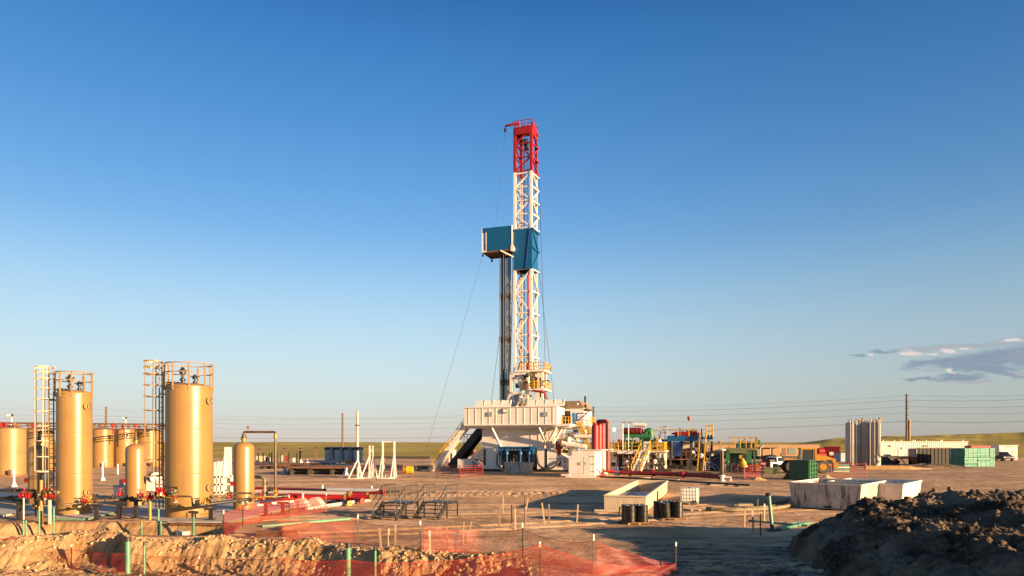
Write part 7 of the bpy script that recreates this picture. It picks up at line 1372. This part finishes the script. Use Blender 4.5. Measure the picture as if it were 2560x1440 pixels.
# drums on pallets
def pallet(name, label, px, py, th, m, w_=1.2):
    p = at(px, py); o = thing('wooden_pallet', label, 'pallet', p, th); mb = MB()
    each('board', m, o, [lambda mb, i=i: mb.box(0, w_, i * w_ / 6.0, i * w_ / 6 + .13, .11, .135) for i in range(6)] + [lambda mb, i=i: mb.box(0, w_, i * w_ / 2.3, i * w_ / 2.3 + .1, 0, .02) for i in range(3)])
    each('block', m, o, [lambda mb, a_=a_, b_=b_: mb.box(a_, a_ + .13, b_, b_ + .1, .02, .11) for a_ in (.01, w_ / 2 - .06, w_ - .14) for b_ in (.02, w_ / 2 - .05, w_ - .14)])
    return o
def drum(loc, label, tilt=0, proto=[]):
    if not proto:
        o = thing('oil_drum', label, 'drum', loc, 0, 'black steel drums on pallets'); r_ = .292; prof = [(r_ - .01, 0), (r_ + .012, .005), (r_ + .012, .03), (r_, .04)]
        for c_ in (.30, .59): prof += [(r_, c_ - .02), (r_ + .014, c_ - .008), (r_ + .014, c_ + .008), (r_, c_ + .02)]
        prof += [(r_, .85), (r_ + .012, .86), (r_ + .012, .885), (r_ - .01, .885), (r_ - .015, .865), (.02, .865)]; mb = MB(); mb.lathe(prof, 28); mb.build('shell', 'drum', o)
        each('bung', 'galv', o, [lambda mb, x=x, r2=r2: mb.cyl((x, .05, .866), (x, .05, .885), r2, n=10) for x, r2 in ((.18, .035), (-.19, .02))]); proto.append(o)
    else: o = dup(proto[0], loc, None, label)
    o.rotation_euler = (0, tilt, random.uniform(0, 6)); return o
pa = pallet('a', 'pale wooden pallet under the four black drums', 1570, 1314, R(14), 'ywood', 1.35); b0 = pa.location; q = Matrix.Rotation(R(14), 3, 'Z')
for (x, y), l in zip(((.25, .3), (.93, .24), (.35, .95), (1.02, .92)), ('black drum at the front left of the group of four', 'black drum at the front right of the group of four', 'black drum half hidden at the back of the group of four', 'black drum at the back right of the group of four, lit on its right')): drum(b0 + q @ V(x, y, .14), l)
pb_ = pallet('b', 'reddish wooden pallet under the leaning drums', 1656, 1302, R(8), 'rust', 1.5); 
for ch in pb_.children: ch.data.materials[0] = M['brown']
b0 = pb_.location; q = Matrix.Rotation(R(8), 3, 'Z')
for (x, y, t_), l in zip(((.3, .3, R(8)), (.12, .95, 0), (1.05, .4, R(-3)), (.85, 1.05, 0)), ('dusty black drum leaning to the right on the reddish pallet', 'black drum just behind the leaning one on the reddish pallet', 'black drum at the right front of the reddish pallet', 'black drum at the back of the reddish pallet between two others')): drum(b0 + q @ V(x, y, .14), l, t_)
# liquid tote in a cage
e_ = Fr(1701, gy(1261)); o = e_.root('liquid_tote', 'white plastic liquid tote in a metal cage behind the drums', 'tote'); w_, d_, h_ = 1.22, 1.0, 1.2
mb = MB(); mb.box(.05, w_ - .05, .05, d_ - .05, .16, h_ - .04); bo = mb.build('bottle', 'tote', o); md = bo.modifiers.new('bevel', 'BEVEL'); md.width = .07; md.segments = 3
mb = MB(); mb.lathe([(.02, h_), (.12, h_), (.12, h_ - .05)], 14, (w_ / 2, d_ / 2, .0)); mb.build('cap', 'black', o)
for i in range(5): mb = MB(); zz = .2 + i * .245; mb.tube([(0, 0, zz), (w_, 0, zz), (w_, d_, zz), (0, d_, zz), (0, 0, zz)], .014, 5); mb.build('cage_ring', 'galv', o)
for i in range(7):
    for (x, y) in ((w_ * i / 6, 0), (w_ * i / 6, d_)): mb = MB(); mb.cyl((x, y, .14), (x, y, h_), .012, n=5); mb.build('cage_bar', 'galv', o)
for i in range(1, 5): mb = MB(); mb.cyl((w_, d_ * i / 5, .14), (w_, d_ * i / 5, h_), .012, n=5); mb.build('cage_bar', 'galv', o)
mb = MB(); mb.box(0, w_, 0, d_, .1, .14); [mb.box(x, x + .12, 0, d_, 0, .1) for x in (0, w_ / 2 - .06, w_ - .12)]; mb.build('tote_base', 'galv', o); mb = MB(); mb.box(w_ - .4, w_ - .1, -.05, .06, .16, .3); mb.build('outlet_valve', 'black', o)
# pallet boards and ribbed hoses
pc = pallet('c', 'flat weathered pallet lying between the tote and the hoses', 1728, 1279, R(20), 'wood', 1.3)
HZ = 'thick ribbed hoses lying beside the stained trough'
def hose(pts, r_, label, m='hose'):
    P_ = [at(a_, b_, r_ + dz_) for a_, b_, dz_ in pts]; P_ = soft(P_, .9); o = thing('ribbed_hose', label, 'hose', (0, 0, 0), 0, HZ); mb = MB(); mb.tube(P_, r_, 10); mb.build('hose_body', m, o)
    mb = MB(); d_ = (P_[1] - P_[0]).normalized(); mb.cyl(P_[0] - d_ * .25, P_[0] + d_ * .1, r_ * 1.12, n=12); mb.build('coupling', 'black', o)
    L = 0; nx = .12; rings = MB()
    for a_, b_ in zip(P_[:-1], P_[1:]):
        s_ = (b_ - a_).length; t_ = nx - L
        while t_ < s_: p = a_.lerp(b_, t_ / s_); dd_ = (b_ - a_).normalized(); rings.cyl(p - dd_ * .02, p + dd_ * .02, r_ * 1.07, n=10); nx += .12; t_ = nx - L
        L += s_
    x_ = rings.build('ribs', m, o); x_['kind'] = 'stuff'
hose([(1842, 1263, 0), (1905, 1262, 0), (1950, 1257, 0), (1980, 1249, 0)], .11, 'ribbed hose at the back, curving up toward the trough')
hose([(1864, 1271, 0), (1915, 1268, 0), (1960, 1262, 0), (1981, 1255, 0), (1978, 1250, .2)], .11, 'middle ribbed hose of the bundle, dark end to the left')
hose([(1775, 1273, 0), (1830, 1275, 0), (1900, 1273, 0), (1960, 1268, 0), (1982, 1260, .1), (1976, 1253, .3)], .13, 'longest ribbed hose lying nearest the viewer')
# green plastic pipes on the right
def lpipe(a_, b_, r_, label, m='pvc', end='black'):
    o = thing('plastic_pipe', label, 'pipe', (0, 0, 0), 0, 'green plastic pipes left of the dark dirt pile'); mb = MB(); mb.cyl(a_, b_, r_, n=12); mb.build('tube', m, o); mb = MB(); d_ = (b_ - a_).normalized(); mb.cyl(a_ - d_ * .02, a_ + d_ * .3, r_ * 1.12, n=12); mb.build('socket', end, o)
a_ = at(1931, 1327); lpipe(a_, pt(1922, 1238, a_.y + .4), .085, 'leaning green pipe standing up among the wooden stakes'); mb = MB(); p = pt(1922, 1236, a_.y + .4); mb.lathe([(.09, -.08), (.17, -.06), (.17, .06), (.09, .08)], 14, p); tag(mb.build('flange_disc', 'dark'), 'dark flange disc on top of the leaning green pipe', 'flange')
lpipe(at(1945, 1325, .08), at(2020, 1308, .08), .085, 'pale green pipe lying slanted next to the dark dirt pile'); lpipe(at(1873, 1303, .06), at(2020, 1315, .06), .07, 'long dark green pipe lying toward the dirt pile'); lpipe(at(1964, 1309, .08), at(2030, 1308, .08), .09, 'short green pipe lying behind the slanted one', 'pvc', 'rust')
lpipe(at(1920, 1327, .06), at(1950, 1326, .06), .08, 'short dark elbow pipe at the foot of the leaning green pipe', 'dgreen')
# wooden stakes
STK = [(948, 1320, 1374, -6, 'stake'), (972, 1321, 1381, 0, 'pale'), (989, 1312, 1377, 1, 'stake'), (1074, 1325, 1384, -2, 'pinkish'), (1116, 1316, 1376, -3, 'stake'), (1160, 1305, 1363, 2, 'thin'), (1180, 1303, 1352, 16, 'thin'), (1249, 1269, 1317, 1, 'stake'), (1258, 1241, 1282, 0, 'pale'), (1279, 1262, 1309, -1, 'dark'), (1288, 1271, 1321, 0, 'pale'), (1314, 1265, 1312, -1, 'thin'), (1320, 1245, 1273, 5, 'pale'), (1355, 1257, 1306, -8, 'pale'), (1372, 1260, 1307, -1, 'pale'), (1445, 1261, 1306, 3, 'pale'), (1553, 1247, 1286, 7, 'pale'), (1862, 1268, 1318, 0, 'pale'), (1881, 1276, 1328, -3, 'pinkish'), (1895, 1247, 1290, 2, 'thin'), (1911, 1259, 1305, 0, 'pinkish'), (1901, 1284, 1340, 0, 'dark')]
where = {948: 'leftmost of the front stakes, leaning left', 972: 'second from the left of the front stakes', 989: 'third from the left of the front stakes', 1074: 'with pink tip in the orange net', 1116: 'tallest right of the pink-tipped one', 1160: 'thin one in the shade behind the net', 1180: 'strongly tilted in the shade behind the net', 1249: 'lone one at the left of the far group', 1258: 'farthest back of the left far group', 1279: 'dark one in the far group', 1288: 'nearest of the far group', 1314: 'thin one just behind the dark metal rod', 1320: 'short tilted one at the edge of the trough shadow', 1355: 'leaning left, between the far group and the drums', 1372: 'upright beside the leaning one', 1445: 'alone midway to the cream trough', 1553: 'leaning against the front of the cream trough', 1862: 'leftmost near the leaning green pipe', 1881: 'pink-topped near the leaning green pipe', 1895: 'farthest back near the leaning green pipe', 1911: 'pinkish one right next to the leaning green pipe', 1901: 'dark thin one nearest the viewer by the leaning green pipe'}
for px, yt, yb, lean, kind_ in STK:
    p = drop(px, yb); h_ = gz(yt, p.y) - p.z; r_ = .042 if kind_ not in ('thin', 'dark') else .024; mb = MB(); lx = (lean / F) * p.y * .9
    mb.hexa([(-lx - r_, -.015, -.1), (-lx + r_, -.015, -.1), (-lx + r_, .015, -.1), (-lx - r_, .015, -.1)], [(0 - r_ * .9, -.015, h_), (r_ * .9, -.015, h_), (r_ * .9, .015, h_), (-r_ * .9, .015, h_)])
    q_ = p + V(lx * 0, 0, 0); o = thing('survey_stake', 'wooden survey stake, ' + where[px], 'stake', q_, R(random.uniform(-25, 25)), 'wooden survey stakes'); mb.build('stake', {'dark': 'black', 'thin': 'wood'}.get(kind_, 'stake'), o)
    if kind_ == 'pinkish': mb = MB(); mb.box(-r_ * 1.1, r_ * 1.1, -.02, .02, h_ - .22, h_ - .02); mb.build('tape', 'pinktape', o)
mb = MB(); p = drop(1312, 1312); mb.cyl((0, 0, 0), (0, 0, gz(1238, p.y)), .018, n=6); tag(mb.build('metal_rod', 'black', None, p), 'tall thin dark metal rod among the far stakes', 'rod')
# ---------------------------------------------------------------- orange net fence
POSTS = {}
def fpost(px, yt, yb, label, h=None, dark=True):
    p = drop(px, yb); hh = gz(yt, p.y) - p.z; o = thing('net_post', label, 'fence post', p, random.uniform(0, 3), 'dark steel posts of the orange net'); mb = MB(); mb.box(-.022, .022, -.006, .006, -.1, hh * .86); mb.box(-.006, .006, .006, .03, -.1, hh * .86); mb.build('post', 'black', o)
    mb = MB(); mb.box(-.024, .024, -.008, .032, hh * .86, hh); mb.build('white_tip', 'whitec', o); POSTS[px] = (p, hh); return p
PL = [(559, 1275, 1346, 'white-tipped net post at the nearest corner of the left net'), (607, 1254, 1313, 'white-tipped net post behind the left net corner'), (723, 1237, 1293, 'white-tipped net post in front of the red pipe pile'), (816, 1233, 1280, 'thin net post in front of the brass pipe rings'), (895, 1286, 1361, 'white-tipped net post left of the black steps'), (1051, 1302, 1377, 'white-tipped net post below the right black steps'), (1306.5, 1307, 1396, 'white-tipped net post below the far stakes'), (1484, 1336, 1445, 'white-tipped net post right of centre in the shade'), (1690.5, 1355, 1428, 'dark net post at the right end of the net'), (1350, 1354, 1455, 'white-tipped net post in front of the pointed net'), (178, 1362, 1423, 'white-tipped net post at the left of the pit'), (498, 1389, 1450, 'white-tipped net post on the bank near the bottom left')]
for px, yt, yb, l in PL: fpost(px, yt, yb, l)
def net(label, path, nz=14):
    # path: list of (x, y, z_bottom, z_top); the cloth sags and ripples between the posts
    me = bpy.data.meshes.new('safety_net'); bm = bmesh.new(); uvl = bm.loops.layers.uv.new('UVMap'); cols = []; s_ = 0; last = None; us = []
    for (a_, b_) in zip(path[:-1], path[1:]):
        L = math.hypot(b_[0] - a_[0], b_[1] - a_[1]); m = max(3, int(L / .16))
        for i in range(m):
            f_ = i / m; x, y = a_[0] + (b_[0] - a_[0]) * f_, a_[1] + (b_[1] - a_[1]) * f_; sg = 4 * f_ * (1 - f_); nxv, nyv = -(b_[1] - a_[1]) / max(L, .01), (b_[0] - a_[0]) / max(L, .01)
            zb_ = a_[2] + (b_[2] - a_[2]) * f_; zt_ = a_[3] + (b_[3] - a_[3]) * f_ - .10 * sg * min(1, L / 3)
            cols.append((x, y, zb_, zt_, nxv, nyv)); us.append(s_ + L * f_)
        s_ += L
    cols.append((path[-1][0], path[-1][1], path[-1][2], path[-1][3], 0, 0)); us.append(s_); grid = []
    for c_, u0 in zip(cols, us):
        row = []
        for k in range(nz + 1):
            f_ = k / nz; w_ = .06 * math.sin(u0 * 2.1 + f_ * 2.3) * (1 - f_) + .035 * math.sin(u0 * 5.3 + f_ * 5); row.append(bm.verts.new((c_[0] + c_[4] * w_, c_[1] + c_[5] * w_, c_[2] + (c_[3] - c_[2]) * f_ + .02)))
        grid.append(row)
    for i in range(len(grid) - 1):
        for k in range(nz):
            f = bm.faces.new((grid[i][k], grid[i + 1][k], grid[i + 1][k + 1], grid[i][k + 1])); f.smooth = True
            for lp, (uu, vv) in zip(f.loops, ((us[i], k), (us[i + 1], k), (us[i + 1], k + 1), (us[i], k + 1))): lp[uvl].uv = (uu, vv / nz * 1.1)
    bm.to_mesh(me); bm.free(); me.materials.append(M['net']); o = bpy.data.objects.new('safety_net', me); COL.objects.link(o); return tag(o, label, 'safety net', 'orange safety nets')
def np_(px, yb, yt, base=None):
    p = drop(px, yb); return (p.x, p.y, p.z if base is None else base, gz(yt, p.y))
net('orange net at the left, hung from the tank pad to the nearest corner post', [np_(816, 1279, 1243), np_(723, 1292, 1245), np_(607, 1312, 1262), np_(559, 1344, 1284)])
net('orange net across the middle of the yard behind the bank', [np_(559, 1345, 1306), np_(700, 1352, 1300), np_(895, 1360, 1304), np_(1051, 1376, 1316), np_(1200, 1384, 1326), np_(1306.5, 1394, 1324), np_(1400, 1412, 1352), np_(1484, 1436, 1352), np_(1580, 1430, 1385), np_(1690, 1424, 1410)])
net('orange net along the foot of the bank, peaked at the white-tipped post', [np_(1690, 1436, 1411), np_(1600, 1446, 1415), np_(1484, 1460, 1406), np_(1420, 1460, 1385), np_(1350, 1462, 1362), np_(1290, 1462, 1378), np_(1200, 1470, 1392), np_(1060, 1470, 1404), np_(870, 1470, 1401), np_(700, 1468, 1396), np_(498, 1456, 1390), np_(330, 1436, 1384), np_(178, 1424, 1373), np_(60, 1412, 1376), np_(-80, 1416, 1380)])
mb = MB(); p = drop(1240, 1388); q = drop(1330, 1345); mb.hexa([p + V(-.1, 0, 0), p + V(.15, 0, 0), p + V(.15, .3, .03), p + V(-.1, .3, .03)], [p + V(-.05, 0, .25), p + V(.1, 0, .3), q + V(.1, 0, .6), q + V(-.1, .2, .6)])
